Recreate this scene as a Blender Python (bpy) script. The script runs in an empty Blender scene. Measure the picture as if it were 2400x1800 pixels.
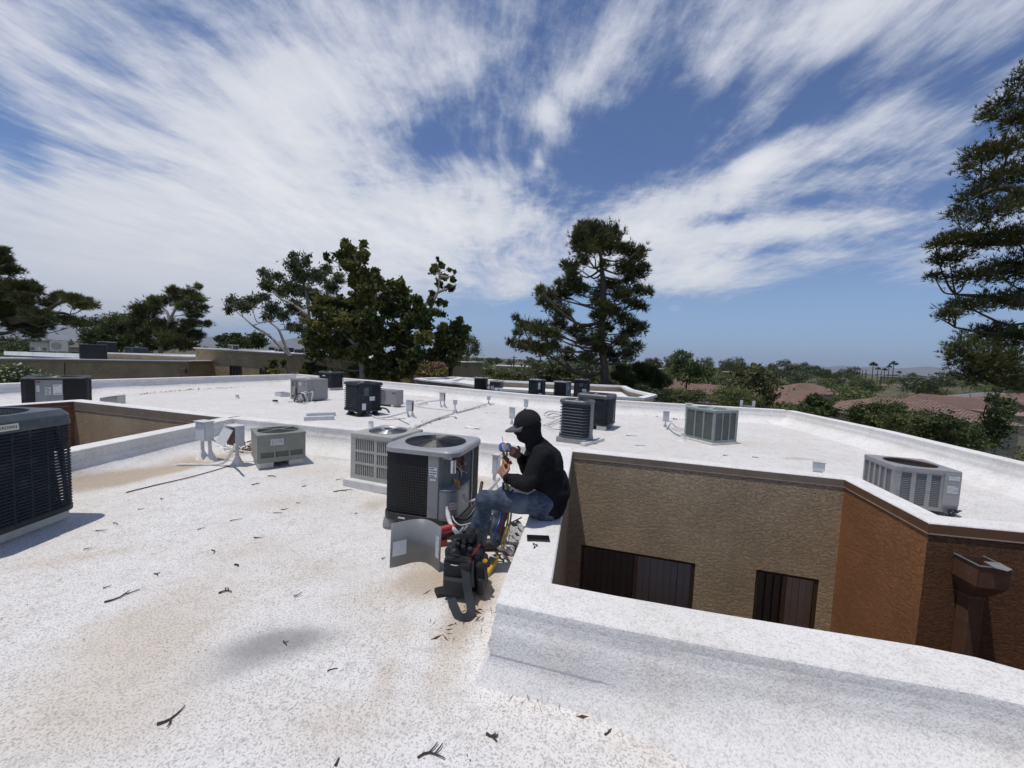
import bpy, bmesh, math, random
import numpy as np
from mathutils import Vector, Matrix, noise as mnoise

rnd = random.Random(11)
rad = math.radians
scene = bpy.context.scene
col = scene.collection

# ------------------------------------------------------------------ camera
FOC = 901.0            # focal length in pixels of a 2400 px wide frame
CAMH = 1.65            # eye height over the roof
ROLL = rad(2.37)
PITCH = math.atan((900 - 840.6) * math.cos(ROLL) / FOC)
_f = Vector((0, math.cos(PITCH), -math.sin(PITCH)))
_r = Vector((1, 0, 0))
_u = _r.cross(_f)
_R = _r * math.cos(ROLL) + _u * math.sin(ROLL)
_U = _u * math.cos(ROLL) - _r * math.sin(ROLL)
EYE = Vector((0, 0, CAMH))
cam_d = bpy.data.cameras.new('camera')
cam_d.sensor_width = 36.0
cam_d.sensor_fit = 'HORIZONTAL'
cam_d.lens = 36.0 * FOC / 2400.0
cam_d.clip_start = 0.05
cam_d.clip_end = 60000
cam = bpy.data.objects.new('camera', cam_d)
cam.matrix_world = Matrix(((_R.x, _U.x, -_f.x, EYE.x), (_R.y, _U.y, -_f.y, EYE.y), (_R.z, _U.z, -_f.z, EYE.z), (0, 0, 0, 1)))
col.objects.link(cam)
scene.camera = cam

def ray(px, py):
    return _f + _R * ((px - 1200) / FOC) + _U * ((900 - py) / FOC)
def G(px, py, z=0.0):            # the point at height z seen in that direction
    d = ray(px, py)
    return EYE + d * ((z - CAMH) / d.z)
def D(px, py, y):                # the point at distance y along the view axis
    d = ray(px, py)
    return EYE + d * (y / d.y)
def PX(y):                       # metres per photo pixel at distance y
    return y / FOC

# ------------------------------------------------------------------ node helper
class NT:
    def __init__(s, tree):
        s.t = tree
        tree.nodes.clear()
    def n(s, typ, ins=None, **props):
        nd = s.t.nodes.new(typ)
        for k, v in props.items():
            setattr(nd, k, v)
        if ins:
            for k, v in ins.items():
                s.put(nd.inputs[k], v)
        return nd
    def put(s, sock, v):
        if hasattr(v, 'is_output'):
            s.t.links.new(v, sock)
        elif isinstance(v, (tuple, list)) and sock.type == 'RGBA' and len(v) == 3:
            sock.default_value = (*v, 1)
        else:
            sock.default_value = v
    def m(s, op, a, b=0.0, c=None, clamp=False):
        nd = s.t.nodes.new('ShaderNodeMath')
        nd.operation = op
        nd.use_clamp = clamp
        s.put(nd.inputs[0], a); s.put(nd.inputs[1], b)
        if c is not None: s.put(nd.inputs[2], c)
        return nd.outputs[0]
    def vm(s, op, a, b=None, scale=None):
        nd = s.t.nodes.new('ShaderNodeVectorMath')
        nd.operation = op
        s.put(nd.inputs[0], a)
        if b is not None: s.put(nd.inputs[1], b)
        if scale is not None: s.put(nd.inputs['Scale'], scale)
        return nd.outputs[0]
    def xyz(s, v):
        nd = s.n('ShaderNodeSeparateXYZ', {0: v})
        return nd.outputs[0], nd.outputs[1], nd.outputs[2]
    def comb(s, x, y, z):
        return s.n('ShaderNodeCombineXYZ', {0: x, 1: y, 2: z}).outputs[0]
    def noise(s, vec, scale, detail=3, rough=0.55, dist=0.0):
        return s.n('ShaderNodeTexNoise', {'Vector': vec, 'Scale': scale, 'Detail': detail, 'Roughness': rough, 'Distortion': dist}).outputs[0]
    def ss(s, v, lo, hi, a=0.0, b=1.0):
        nd = s.n('ShaderNodeMapRange', {0: v, 1: lo, 2: hi, 3: a, 4: b}, interpolation_type='SMOOTHSTEP')
        return nd.outputs[0]
    def mr(s, v, lo, hi, a=0.0, b=1.0):
        return s.n('ShaderNodeMapRange', {0: v, 1: lo, 2: hi, 3: a, 4: b}).outputs[0]
    def mix(s, f, a, b, typ='MIX'):
        nd = s.t.nodes.new('ShaderNodeMix')
        nd.data_type = 'RGBA'
        nd.blend_type = typ
        s.put(nd.inputs[0], f); s.put(nd.inputs[6], a); s.put(nd.inputs[7], b)
        return nd.outputs[2]
    def blob(s, x, y, cx, cy, sx, sy, rot, w):       # elliptical gaussian in x, y
        c, k = math.cos(rot), math.sin(rot)
        dx = s.m('SUBTRACT', x, cx); dy = s.m('SUBTRACT', y, cy)
        a = s.m('ADD', s.m('MULTIPLY', dx, c / sx), s.m('MULTIPLY', dy, k / sx))
        b = s.m('ADD', s.m('MULTIPLY', dx, -k / sy), s.m('MULTIPLY', dy, c / sy))
        r2 = s.m('ADD', s.m('MULTIPLY', a, a), s.m('MULTIPLY', b, b))
        return s.m('MULTIPLY', s.m('EXPONENT', s.m('MULTIPLY', r2, -1.0)), w)

# ------------------------------------------------------------------ sky and sun
SUN_EL, SUN_AZ = rad(77), rad(-113)          # azimuth from +Y, to the left
world = bpy.data.worlds.new('World')
scene.world = world
world.use_nodes = True
w = NT(world.node_tree)
tc = w.n('ShaderNodeTexCoord')
dirv = w.vm('NORMALIZE', tc.outputs['Generated'])
dx, dy, dz = w.xyz(dirv)
sky = w.n('ShaderNodeTexSky', sky_type='NISHITA', sun_disc=False, sun_elevation=SUN_EL, sun_rotation=SUN_AZ,
          altitude=800.0, air_density=1.0, dust_density=0.15, ozone_density=2.2)
w.put(sky.inputs[0], dirv) if sky.inputs else None
az = w.m('ARCTAN2', dx, dy)
el = w.m('ARCSINE', dz)
# the cirrus sheet: streaks that run away to one point on the horizon
zz = w.m('ADD', w.m('MAXIMUM', dz, 0.0), 0.05)
pu = w.m('DIVIDE', dx, zz)
pv = w.m('DIVIDE', dy, zz)
ROTC = rad(3)
u1 = w.m('ADD', w.m('MULTIPLY', pu, math.cos(ROTC)), w.m('MULTIPLY', pv, -math.sin(ROTC)))
v1 = w.m('ADD', w.m('MULTIPLY', pu, math.sin(ROTC)), w.m('MULTIPLY', pv, math.cos(ROTC)))
plane = w.comb(u1, v1, 0.0)
warp = w.n('ShaderNodeTexNoise', {'Vector': plane, 'Scale': 0.55, 'Detail': 2.0}).outputs[1]
plane2 = w.vm('ADD', plane, w.vm('SCALE', w.vm('SUBTRACT', warp, (0.5, 0.5, 0.5)), scale=0.7))
px_, py_, pz_ = w.xyz(plane2)
n_str = w.noise(w.comb(w.m('MULTIPLY', px_, 1.6), w.m('MULTIPLY', py_, 0.55), 1.7), 1.0, 6, 0.6)
n_fin = w.noise(w.comb(w.m('MULTIPLY', px_, 7.5), w.m('MULTIPLY', py_, 1.9), 4.1), 1.0, 7, 0.68)
n_mid = w.noise(plane2, 1.0, 6, 0.62)
n_puf = w.noise(plane2, 5.0, 8, 0.70)
nz = w.m('ADD', w.m('MULTIPLY', w.m('SUBTRACT', n_str, 0.5), 0.95), w.m('MULTIPLY', w.m('SUBTRACT', n_mid, 0.5), 0.75))
nz = w.m('ADD', nz, w.m('MULTIPLY', w.m('SUBTRACT', n_fin, 0.5), 0.72))
nz = w.m('ADD', nz, w.m('MULTIPLY', w.m('SUBTRACT', n_puf, 0.5), 0.72))
cov = w.m('MULTIPLY', nz, w.mr(dz, 0.08, 0.30, 0.45, 1.0))
def azel(px, py):
    d = ray(px, py).normalized()
    return math.atan2(d.x, d.y), math.asin(d.z)
#        x0   y0    x1   y1   half width px  weight  (a soft band from one point to the other)
BANDS = [(-200, 520, 700, 560, 150, .62), (600, 560, 1250, 590, 130, .55), (-100, 700, 900, 680, 75, .42),
         (700, 520, 600, 150, 150, .40), (600, 330, 690, 60, 120, .36), (850, 330, 960, -60, 130, .40), (1080, 180, 1130, 90, 50, .22),
         (250, 60, 480, 270, 60, .34), (-100, 20, 200, 140, 110, .26), (120, 280, 420, 380, 60, .18),
         (900, 470, 1280, 500, 70, .30), (1050, 395, 1200, 410, 35, .20), (1160, 690, 1250, 660, 30, .35),
         (1180, 40, 1500, 130, 130, .22), (1500, 30, 1370, 195, 30, .24), (1370, 195, 1220, 265, 35, .24), (1250, 255, 1330, 315, 28, .22),
         (1650, 60, 2350, 40, 110, .36), (1650, 200, 1700, 150, 40, .30), (1760, 260, 1850, 210, 45, .26), (1460, 320, 1475, 310, 16, .35), (1520, 310, 1550, 305, 14, .2), (1260, 385, 1262, 375, 14, .3),
         (1380, 600, 1690, 460, 50, .62), (1690, 460, 1850, 350, 40, .42), (1800, 370, 2320, 250, 48, .40), (1740, 395, 1800, 370, 22, .40),
         (1400, 640, 1830, 655, 42, .62), (1500, 590, 1900, 520, 40, .50), (1700, 560, 2190, 500, 32, .34), (1850, 430, 2200, 400, 26, .24),
         (2060, 660, 2300, 600, 60, .42), (1880, 610, 2000, 590, 14, .22), (1570, 722, 1590, 720, 10, .30), (1660, 745, 1720, 735, 9, .2), (1930, 725, 1980, 720, 14, .25), (425, 607, 440, 607, 8, .35),
         (0, 260, 60, 420, 60, -.40), (130, 340, 330, 400, 40, -.30), (400, 180, 480, 190, 60, -.16), (900, 350, 1230, 400, 60, -.17), (870, 260, 1050, 290, 60, -.08),
         (1330, 420, 1620, 270, 60, -.42), (1550, 230, 2000, 180, 50, -.14), (1680, 340, 2100, 230, 34, -.16), (1640, 520, 1760, 500, 14, -.30), (1760, 590, 1850, 570, 14, -.2),
         (1950, 480, 2400, 440, 28, -.20), (1560, 750, 2500, 750, 80, -.70), (1000, 780, 1500, 750, 60, -.50), (480, 790, 1000, 760, 40, -.2), (2150, 150, 2400, 330, 60, -.12)]
tot = 0.02
for (xa, ya, xb, yb, hw, wt) in BANDS:
    a0, e0 = azel(xa, ya); a1, e1 = azel(xb, yb); am, em = azel((xa + xb) / 2, (ya + yb) / 2)
    k = math.cos(em)
    L = math.hypot((a1 - a0) * k, e1 - e0) / 2 + 0.02
    th = math.atan2(e1 - e0, (a1 - a0) * k)
    mx, my = (xa + xb) / 2, (ya + yb) / 2
    q = math.hypot(xb - xa, yb - ya) or 1
    nx, ny = -(yb - ya) / q * hw, (xb - xa) / q * hw
    a2, e2 = azel(mx + nx, my + ny)
    W = math.hypot((a2 - am) * k, e2 - em)
    xk = w.m('MULTIPLY', az, k)
    tot = w.m('ADD', w.blob(xk, el, am * k, em, L * 0.95, W * 1.15, th, wt), tot)
cov = w.m('ADD', cov, w.m('ADD', tot, 0.15))
mask = w.ss(cov, 0.04, 0.64)
mask = w.m('MULTIPLY', mask, w.ss(dz, 0.0, 0.035))
dens = w.ss(cov, 0.35, 1.15)
ccol = w.mix(dens, (0.70, 0.74, 0.84), (0.97, 0.97, 0.99))
grey = w.m('MULTIPLY', w.ss(dz, 0.30, 0.05), w.ss(az, -0.15, -0.75))
ccol = w.mix(w.m('MULTIPLY', grey, 0.55), ccol, (0.56, 0.60, 0.70))
skyc = w.mix(1.0, sky.outputs[0], (0.084, 0.094, 0.116), 'MULTIPLY')
skyc = w.mix(w.m('MULTIPLY', w.ss(dz, 0.30, 0.0), 0.85), skyc, (0.33, 0.51, 0.78))
final = w.mix(w.m('MULTIPLY', mask, 0.93), skyc, w.mix(1.0, ccol, (1.03, 1.03, 1.03), 'MULTIPLY'))
bg = w.n('ShaderNodeBackground', {'Color': final, 'Strength': 1.0})
wo = w.n('ShaderNodeOutputWorld', {'Surface': bg.outputs[0]})

sun_d = bpy.data.lights.new('sun', 'SUN')
sun_d.energy = 3.3
sun_d.angle = rad(0.5)
sun_d.color = (1.0, 0.955, 0.89)
sun = bpy.data.objects.new('sun', sun_d)
S = Vector((math.sin(SUN_AZ) * math.cos(SUN_EL), math.cos(SUN_AZ) * math.cos(SUN_EL), math.sin(SUN_EL)))
sun.rotation_euler = S.to_track_quat('Z', 'Y').to_euler()
sun.location = (0, 0, 30)
col.objects.link(sun)
scene.view_settings.view_transform = 'Standard'
scene.view_settings.look = 'None'
scene.view_settings.exposure = -0.19
scene.view_settings.gamma = 1.0
scene.view_settings.use_curve_mapping = False
scene.cycles.max_bounces = 6
scene.cycles.transparent_max_bounces = 8
scene.cycles.use_adaptive_sampling = True

# ------------------------------------------------------------------ mesh helper
class MB:
    def __init__(s):
        s.v = []; s.f = []; s.mi = []; s.cur = 0
    def add(s, vs, fs):
        o = len(s.v)
        s.v.extend(tuple(p) for p in vs)
        s.f.extend([tuple(i + o for i in q) for q in fs])
        s.mi.extend([s.cur] * len(fs))
        return s
    def box(s, c, size, rot=0.0, M=None):
        x, y, z = (k / 2 for k in size)
        vs = [Vector((sx * x, sy * y, sz * z)) for sz in (-1, 1) for sy in (-1, 1) for sx in (-1, 1)]
        if M is None:
            M = Matrix.Rotation(rot, 3, 'Z')
        c = Vector(c)
        vs = [M @ p + c for p in vs]
        return s.add(vs, [(0, 2, 3, 1), (4, 5, 7, 6), (0, 1, 5, 4), (2, 6, 7, 3), (0, 4, 6, 2), (1, 3, 7, 5)])
    def bar(s, a, b, wx, wz, up=(0, 0, 1)):         # box section from a to b
        a = Vector(a); b = Vector(b); d = (b - a)
        L = d.length
        d = d.normalized(); up = Vector(up)
        if abs(d.dot(up)) > 0.98: up = Vector((1, 0, 0))
        sd = d.cross(up).normalized(); up = sd.cross(d)
        M = Matrix((sd, d, up)).transposed()
        return s.box((a + b) / 2, (wx, L, wz), M=M)
    def tube(s, pts, r, n=8, cap=True):
        pts = [Vector(p) for p in pts]
        rs = r if isinstance(r, (list, tuple)) else [r] * len(pts)
        vs = []; fs = []
        t0 = (pts[1] - pts[0]).normalized()
        ref = Vector((0, 0, 1)) if abs(t0.z) < 0.9 else Vector((1, 0, 0))
        a = t0.cross(ref).normalized()
        for i, p in enumerate(pts):
            t = (pts[min(i + 1, len(pts) - 1)] - pts[max(i - 1, 0)]).normalized()
            a = (a - t * a.dot(t))
            if a.length < 1e-6: a = t.orthogonal()
            a.normalize()
            b = t.cross(a)
            for k in range(n):
                th = 2 * math.pi * k / n
                vs.append(p + (a * math.cos(th) + b * math.sin(th)) * rs[i])
        for i in range(len(pts) - 1):
            for k in range(n):
                q = i * n + k; q2 = i * n + (k + 1) % n
                fs.append((q, q2, q2 + n, q + n))
        if cap:
            fs.append(tuple(range(n - 1, -1, -1)))
            o = (len(pts) - 1) * n
            fs.append(tuple(o + k for k in range(n)))
        return s.add(vs, fs)
    def cyl(s, a, b, r0, r1=None, n=16, cap=True):
        return s.tube([a, b], [r0, r0 if r1 is None else r1], n, cap)
    def prism(s, poly, z0, z1):
        n = len(poly)
        vs = [(p[0], p[1], z0) for p in poly] + [(p[0], p[1], z1) for p in poly]
        fs = [tuple(range(n - 1, -1, -1)), tuple(range(n, 2 * n))]
        fs += [(i, (i + 1) % n, n + (i + 1) % n, n + i) for i in range(n)]
        return s.add(vs, fs)
    def lathe(s, prof, c=(0, 0, 0), n=24, a0=0.0, a1=None):
        c = Vector(c); m = len(prof)
        vs = [c + Vector((r * math.cos(2 * math.pi * k / n), r * math.sin(2 * math.pi * k / n), z)) for k in range(n) for r, z in prof]
        fs = [(k * m + i, ((k + 1) % n) * m + i, ((k + 1) % n) * m + i + 1, k * m + i + 1) for k in range(n) for i in range(m - 1)]
        return s.add(vs, fs)
    def ring(s, path, z0, z1, off0=0.0, off1=None, th=0.01):   # closed band that follows a rounded rectangle
        off1 = off0 if off1 is None else off1
        n = len(path)
        vs = []
        for (x, y, nx, ny) in path:
            vs += [(x + nx * off0, y + ny * off0, z0), (x + nx * (off0 - th), y + ny * (off0 - th), z0),
                   (x + nx * (off1 - th), y + ny * (off1 - th), z1), (x + nx * off1, y + ny * off1, z1)]
        fs = []
        for i in range(n):
            j = (i + 1) % n
            for k in range(4):
                fs.append((i * 4 + k, j * 4 + k, j * 4 + (k + 1) % 4, i * 4 + (k + 1) % 4))
        return s.add(vs, [tuple(reversed(q)) for q in fs])
    def ball(s, c, r, n=12, m=8, M=None):
        r = r if isinstance(r, (tuple, list)) else (r, r, r)
        vs = []; c = Vector(c)
        for i in range(m + 1):
            ph = math.pi * i / m
            for k in range(n):
                th = 2 * math.pi * k / n
                p = Vector((r[0] * math.sin(ph) * math.cos(th), r[1] * math.sin(ph) * math.sin(th), r[2] * math.cos(ph)))
                vs.append(c + (M @ p if M else p))
        fs = [(i * n + k, (i + 1) * n + k, (i + 1) * n + (k + 1) % n, i * n + (k + 1) % n) for i in range(m) for k in range(n)]
        return s.add(vs, fs)
    def mesh(s, name, mats, smooth=False):
        me = bpy.data.meshes.new(name)
        me.from_pydata(s.v, [], s.f)
        for mt in (mats if isinstance(mats, (list, tuple)) else [mats]):
            me.materials.append(mt)
        if s.cur or any(s.mi):
            me.polygons.foreach_set('material_index', s.mi)
        if smooth:
            me.polygons.foreach_set('use_smooth', [True] * len(me.polygons))
        me.update()
        return me
    def build(s, name, mats, parent=None, smooth=False, bevel=0.0, seg=2, auto=None):
        o = bpy.data.objects.new(name, s.mesh(name, mats, smooth))
        col.objects.link(o)
        if parent is not None: o.parent = parent
        if bevel:
            b = o.modifiers.new('bevel', 'BEVEL'); b.width = bevel; b.segments = seg; b.limit_method = 'ANGLE'; b.angle_limit = rad(40)
            b.harden_normals = False
        return o

def obj_from(me, name, parent=None):
    o = bpy.data.objects.new(name, me)
    col.objects.link(o)
    if parent is not None: o.parent = parent
    return o
def np_mesh(name, V, F, mat, smooth=False, mi=None):
    """V (n,3) floats, F (m,k) ints with one k"""
    me = bpy.data.meshes.new(name)
    V = np.asarray(V, dtype=np.float32); F = np.asarray(F, dtype=np.int32)
    me.vertices.add(len(V)); me.vertices.foreach_set('co', V.ravel())
    k = F.shape[1]
    me.loops.add(F.size); me.loops.foreach_set('vertex_index', F.ravel())
    me.polygons.add(len(F))
    me.polygons.foreach_set('loop_start', np.arange(0, F.size, k, dtype=np.int32))
    try: me.polygons.foreach_set('loop_total', np.full(len(F), k, dtype=np.int32))
    except Exception: pass
    for mt in (mat if isinstance(mat, (list, tuple)) else [mat]): me.materials.append(mt)
    if mi is not None: me.polygons.foreach_set('material_index', np.asarray(mi, dtype=np.int32))
    if smooth: me.polygons.foreach_set('use_smooth', np.ones(len(F), dtype=bool))
    me.update(calc_edges=True)
    return me
def tag(o, label=None, cat=None, group=None, kind=None):
    if label: o['label'] = label
    if cat: o['category'] = cat
    if group: o['group'] = group
    if kind: o['kind'] = kind
    return o
def thing(name, label, cat, loc=(0, 0, 0), rot=0.0, group=None):
    o = bpy.data.objects.new(name, None)
    o.empty_display_size = 0.1
    col.objects.link(o)
    o.location = loc
    o.rotation_euler = (0, 0, rot)
    return tag(o, label, cat, group)
def copy_tree(o, parent=None):
    c = o.copy(); col.objects.link(c)
    if parent is not None: c.parent = parent
    for ch in list(o.children): copy_tree(ch, c)
    return c
def rrect(hx, hy, r, seg=5, lin=0):
    """rounded rectangle as (x, y, nx, ny), counter-clockwise"""
    out = []
    for (cx, cy, a) in ((hx - r, hy - r, 0), (-hx + r, hy - r, 90), (-hx + r, -hy + r, 180), (hx - r, -hy + r, 270)):
        for k in range(seg + 1):
            t = rad(a + 90.0 * k / seg)
            out.append((cx + r * math.cos(t), cy + r * math.sin(t), math.cos(t), math.sin(t)))
    if lin:
        full = []
        for i, p in enumerate(out):
            full.append(p)
            if i % (seg + 1) == seg:
                q = out[(i + 1) % len(out)]
                full += [(p[0] + (q[0] - p[0]) * k / (lin + 1), p[1] + (q[1] - p[1]) * k / (lin + 1), p[2], p[3]) for k in range(1, lin + 1)]
        out = full
    return out

# ------------------------------------------------------------------ materials
def mat(name, c, rough=0.6, metal=0.0, var=0.12, vscale=6.0, bump=0.0, bscale=60.0, dirt=None, dirt_amt=0.0, dscale=4.0, spec=0.5, coat=0.0, alpha=None):
    m = bpy.data.materials.new(name)
    m.use_nodes = True
    t = NT(m.node_tree)
    tcn = t.n('ShaderNodeTexCoord').outputs['Object']
    n1 = t.noise(tcn, vscale, 5, 0.6)
    cc = t.mix(t.ss(n1, 0.25, 0.75), tuple(max(0, k * (1 - var)) for k in c), tuple(min(1, k * (1 + var)) for k in c))
    if dirt is not None:
        n2 = t.noise(tcn, dscale, 6, 0.65, 0.4)
        cc = t.mix(t.m('MULTIPLY', t.ss(n2, 0.48, 0.72), dirt_amt), cc, dirt)
    p = t.n('ShaderNodeBsdfPrincipled', {'Base Color': cc, 'Metallic': metal, 'Specular IOR Level': spec})
    n3 = t.noise(tcn, vscale * 3.1, 3, 0.6)
    t.put(p.inputs['Roughness'], t.mr(n3, 0.2, 0.8, max(0.02, rough - 0.1), min(1, rough + 0.1)))
    if coat: p.inputs['Coat Weight'].default_value = coat
    if bump:
        nb = t.noise(tcn, bscale, 4, 0.6)
        b = t.n('ShaderNodeBump', {'Strength': min(1.0, bump), 'Distance': 0.01, 'Height': nb})
        t.put(p.inputs['Normal'], b.outputs[0])
    t.n('ShaderNodeOutputMaterial', {'Surface': p.outputs[0]})
    return m
# ------------------------------------------------------------------ roof coating
AX = rad(-16.3)                       # the building's long axis
UX = Vector((math.cos(AX), math.sin(AX), 0)); UY = Vector((-math.sin(AX), math.cos(AX), 0))

def roof_material(name, stains, speck=1.0, base=(0.795, 0.773, 0.742)):
    m = bpy.data.materials.new(name); m.use_nodes = True
    t = NT(m.node_tree)
    P = t.n('ShaderNodeTexCoord').outputs['Object']
    x, y, z = t.xyz(P)
    big = t.noise(P, 0.55, 5, 0.6); mid = t.noise(P, 3.0, 5, 0.62); fine = t.noise(P, 26.0, 4, 0.6)
    c = t.mix(t.ss(big, 0.35, 0.7), base, (base[0] * 0.93, base[1] * 0.915, base[2] * 0.885))
    c = t.mix(t.m('MULTIPLY', t.ss(mid, 0.45, 0.70), 0.34), c, (0.66, 0.61, 0.53))
    wob = t.m('ADD', t.m('MULTIPLY', t.m('SUBTRACT', mid, 0.5), 0.8), t.m('MULTIPLY', t.m('SUBTRACT', t.noise(P, 9.0, 4, 0.6), 0.5), 0.5))
    for (colr, blobs) in stains:
        tot = 0.0
        for (cx, cy, sx, sy, rot, wt) in blobs:
            tot = t.m('ADD', t.blob(x, y, cx, cy, sx, sy, rot, wt), tot)
        f = t.m('MULTIPLY', t.ss(t.m('ADD', tot, t.m('MULTIPLY', wob, t.m('MINIMUM', tot, 0.6))), 0.02, 0.80), 0.92, clamp=True)
        c = t.mix(f, c, colr)
    # bare granules that show dark through the white coat
    g1 = t.noise(P, 105.0, 2, 0.55); g2 = t.noise(P, 48.0, 3, 0.6)
    thr = t.mr(mid, 0.3, 0.7, 0.520, 0.480)
    sp = t.ss(t.m('SUBTRACT', g1, thr), 0.0, 0.07)
    sp = t.m('MULTIPLY', sp, t.mr(g2, 0.35, 0.6, 0.25, 1.0))
    c = t.mix(t.m('MULTIPLY', sp, 0.64 * speck), c, (0.25, 0.235, 0.215))
    c = t.mix(t.m('MULTIPLY', t.ss(fine, 0.55, 0.72), 0.26), c, (0.42, 0.39, 0.35))
    c = t.mix(t.m('MULTIPLY', t.ss(t.noise(P, 11.0, 5, 0.7), 0.49, 0.68), 0.40 * speck), c, (0.44, 0.41, 0.365))
    p = t.n('ShaderNodeBsdfPrincipled', {'Base Color': c, 'Roughness': 0.85, 'Specular IOR Level': 0.25})
    hgt = t.m('ADD', t.m('MULTIPLY', g1, -0.5), t.m('MULTIPLY', fine, 0.8))
    hgt = t.m('ADD', hgt, t.m('MULTIPLY', mid, 1.2))
    b = t.n('ShaderNodeBump', {'Strength': 0.55, 'Distance': 0.012, 'Height': hgt})
    t.put(p.inputs['Normal'], b.outputs[0])
    t.n('ShaderNodeOutputMaterial', {'Surface': p.outputs[0]})
    return m
def st(px, py, rx, ry, wt, rot=0.0):
    """a stain given by its middle and its reach across and away, in metres on the roof"""
    g = G(px, py)
    return (g.x, g.y, rx, ry, rot, wt)
TAN = (0.50, 0.40, 0.29); GREY_PATCH = (0.30, 0.295, 0.285); PALE = (0.655, 0.585, 0.495)
a_ = G(215, 1145); b_ = G(545, 1068)
drain_rot = math.atan2(b_.y - a_.y, b_.x - a_.x)
stains = [(TAN, [((a_.x + b_.x) / 2, (a_.y + b_.y) / 2, 1.35, 0.17, drain_rot, 0.85), st(470, 1075, 0.45, 0.16, 0.5, drain_rot), st(260, 1130, .6, .16, .5, drain_rot),
                 st(985, 1370, 0.26, 0.16, 0.85), st(1090, 1235, .30, .25, .7), st(1000, 1270, .3, .22, .5), st(880, 1180, .22, .3, .45), st(1060, 1500, .12, .22, .5), st(1115, 1400, 0.13, 0.28, 0.8, -0.3), st(1120, 1330, .2, .2, .5), st(800, 1075, 0.35, 0.12, 0.5), st(905, 1590, 0.09, 0.26, 0.42, 0.2),
                 st(1010, 1330, .25, .2, .4), st(960, 1010, 0.4, 0.5, 0.25), st(1120, 1130, .35, .35, .55), st(1240, 1125, .25, .35, .6),
                 st(1560, 975, 0.9, 0.25, 0.6), st(1870, 1075, 0.35, 0.12, .55), st(1000, 930, .7, .5, .4), st(880, 935, .5, .3, .3), st(1140, 945, .6, .4, .5)]),
          (PALE, [st(300, 1560, .5, .25, .6), st(200, 1700, .5, .2, .5), st(480, 1400, .5, .25, .5), st(800, 1700, .35, .2, .5), st(900, 1400, .3, .2, .5), st(560, 1290, 0.5, 0.35, 0.45), st(330, 1480, 0.35, 0.2, 0.55), st(760, 1330, 0.45, 0.25, 0.4), st(1040, 1580, .12, .2, .5), st(640, 1180, 0.6, 0.25, 0.5), st(150, 1310, 0.5, 0.12, 0.6, 0.5),
                  st(760, 1105, .6, .3, .5), st(940, 1480, .2, .15, .4), st(1500, 1740, .3, .1, .3), st(1300, 1100, .5, .4, .5), st(1760, 1040, .6, .3, .4)]),
          (GREY_PATCH, [st(655, 1505, 0.31, 0.12, 0.80, 0.25), st(560, 1565, 0.26, 0.11, 0.40, 0.4), st(1945, 1025, .5, .12, .15)])]  # last entry: soft grey ellipses on the white coat
M_ROOF = roof_material('white_roof_coating', stains)
M_WALLTOP = roof_material('white_parapet_coating', [(TAN, stains[0][1][:3])], 0.55, (0.84, 0.82, 0.79))
M_WHITE = mat('white_elastomeric', (0.79, 0.79, 0.78), 0.7, var=0.05, vscale=4, bump=0.4, bscale=70, dirt=(0.45, 0.42, 0.38), dirt_amt=0.25, dscale=7)
M_FARROOF = mat('far_white_roof', (0.78, 0.775, 0.76), 0.8, var=0.06, vscale=1.2, bump=0.3, bscale=20, dirt=(0.5, 0.45, 0.38), dirt_amt=0.35, dscale=0.9)

def stucco(name, c, vr=0.14, scale=1.0, stretch=(1.0, 1.0, 2.0)):
    m = bpy.data.materials.new(name); m.use_nodes = True
    t = NT(m.node_tree)
    P = t.n('ShaderNodeTexCoord').outputs['Object']
    Q = t.vm('MULTIPLY', P, stretch)
    wv = t.n('ShaderNodeTexNoise', {'Vector': Q, 'Scale': 6.0 * scale, 'Detail': 2.0}).outputs[1]
    Q2 = t.vm('ADD', Q, t.vm('SCALE', t.vm('SUBTRACT', wv, (0.5, 0.5, 0.5)), scale=0.11 / scale))
    n1 = t.noise(Q2, 11.0 * scale, 6, 0.68, 0.25); n2 = t.noise(Q2, 40.0 * scale, 4, 0.65); n0 = t.noise(P, 1.1, 4, 0.6)
    ridge = t.m('SUBTRACT', 1.0, t.m('MULTIPLY', t.m('ABSOLUTE', t.m('SUBTRACT', n1, 0.5)), 9.0), clamp=True)
    plate = t.ss(n1, 0.475, 0.545)
    h = t.m('ADD', t.m('MULTIPLY', plate, 0.9), t.m('ADD', t.m('MULTIPLY', ridge, 0.20), t.m('MULTIPLY', n2, 0.45)))
    cc = t.mix(t.ss(n0, 0.3, 0.7), tuple(k * (1 - vr) for k in c), tuple(k * (1 + vr) for k in c))
    cc = t.mix(t.m('MULTIPLY', t.ss(n2, 0.55, 0.75), 0.18), cc, tuple(k * 0.72 for k in c))
    p = t.n('ShaderNodeBsdfPrincipled', {'Base Color': cc, 'Roughness': 0.88, 'Specular IOR Level': 0.2})
    b = t.n('ShaderNodeBump', {'Strength': 1.0, 'Distance': 0.013 / scale, 'Height': h})
    t.put(p.inputs['Normal'], b.outputs[0])
    t.n('ShaderNodeOutputMaterial', {'Surface': p.outputs[0]})
    return m
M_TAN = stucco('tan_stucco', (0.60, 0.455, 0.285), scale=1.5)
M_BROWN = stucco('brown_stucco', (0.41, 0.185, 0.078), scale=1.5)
M_BROWN_SHADE = stucco('shaded_brown_stucco', (0.21, 0.100, 0.048), scale=1.5)  # same brown paint, its shade put into a darker colour
M_FARTAN = stucco('far_tan_stucco', (0.42, 0.325, 0.185), scale=0.6)
M_FASCIA_T = mat('tan_fascia_metal', (0.30, 0.235, 0.165), 0.5, var=0.08, dirt=(0.16, 0.12, 0.08), dirt_amt=0.4)
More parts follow.
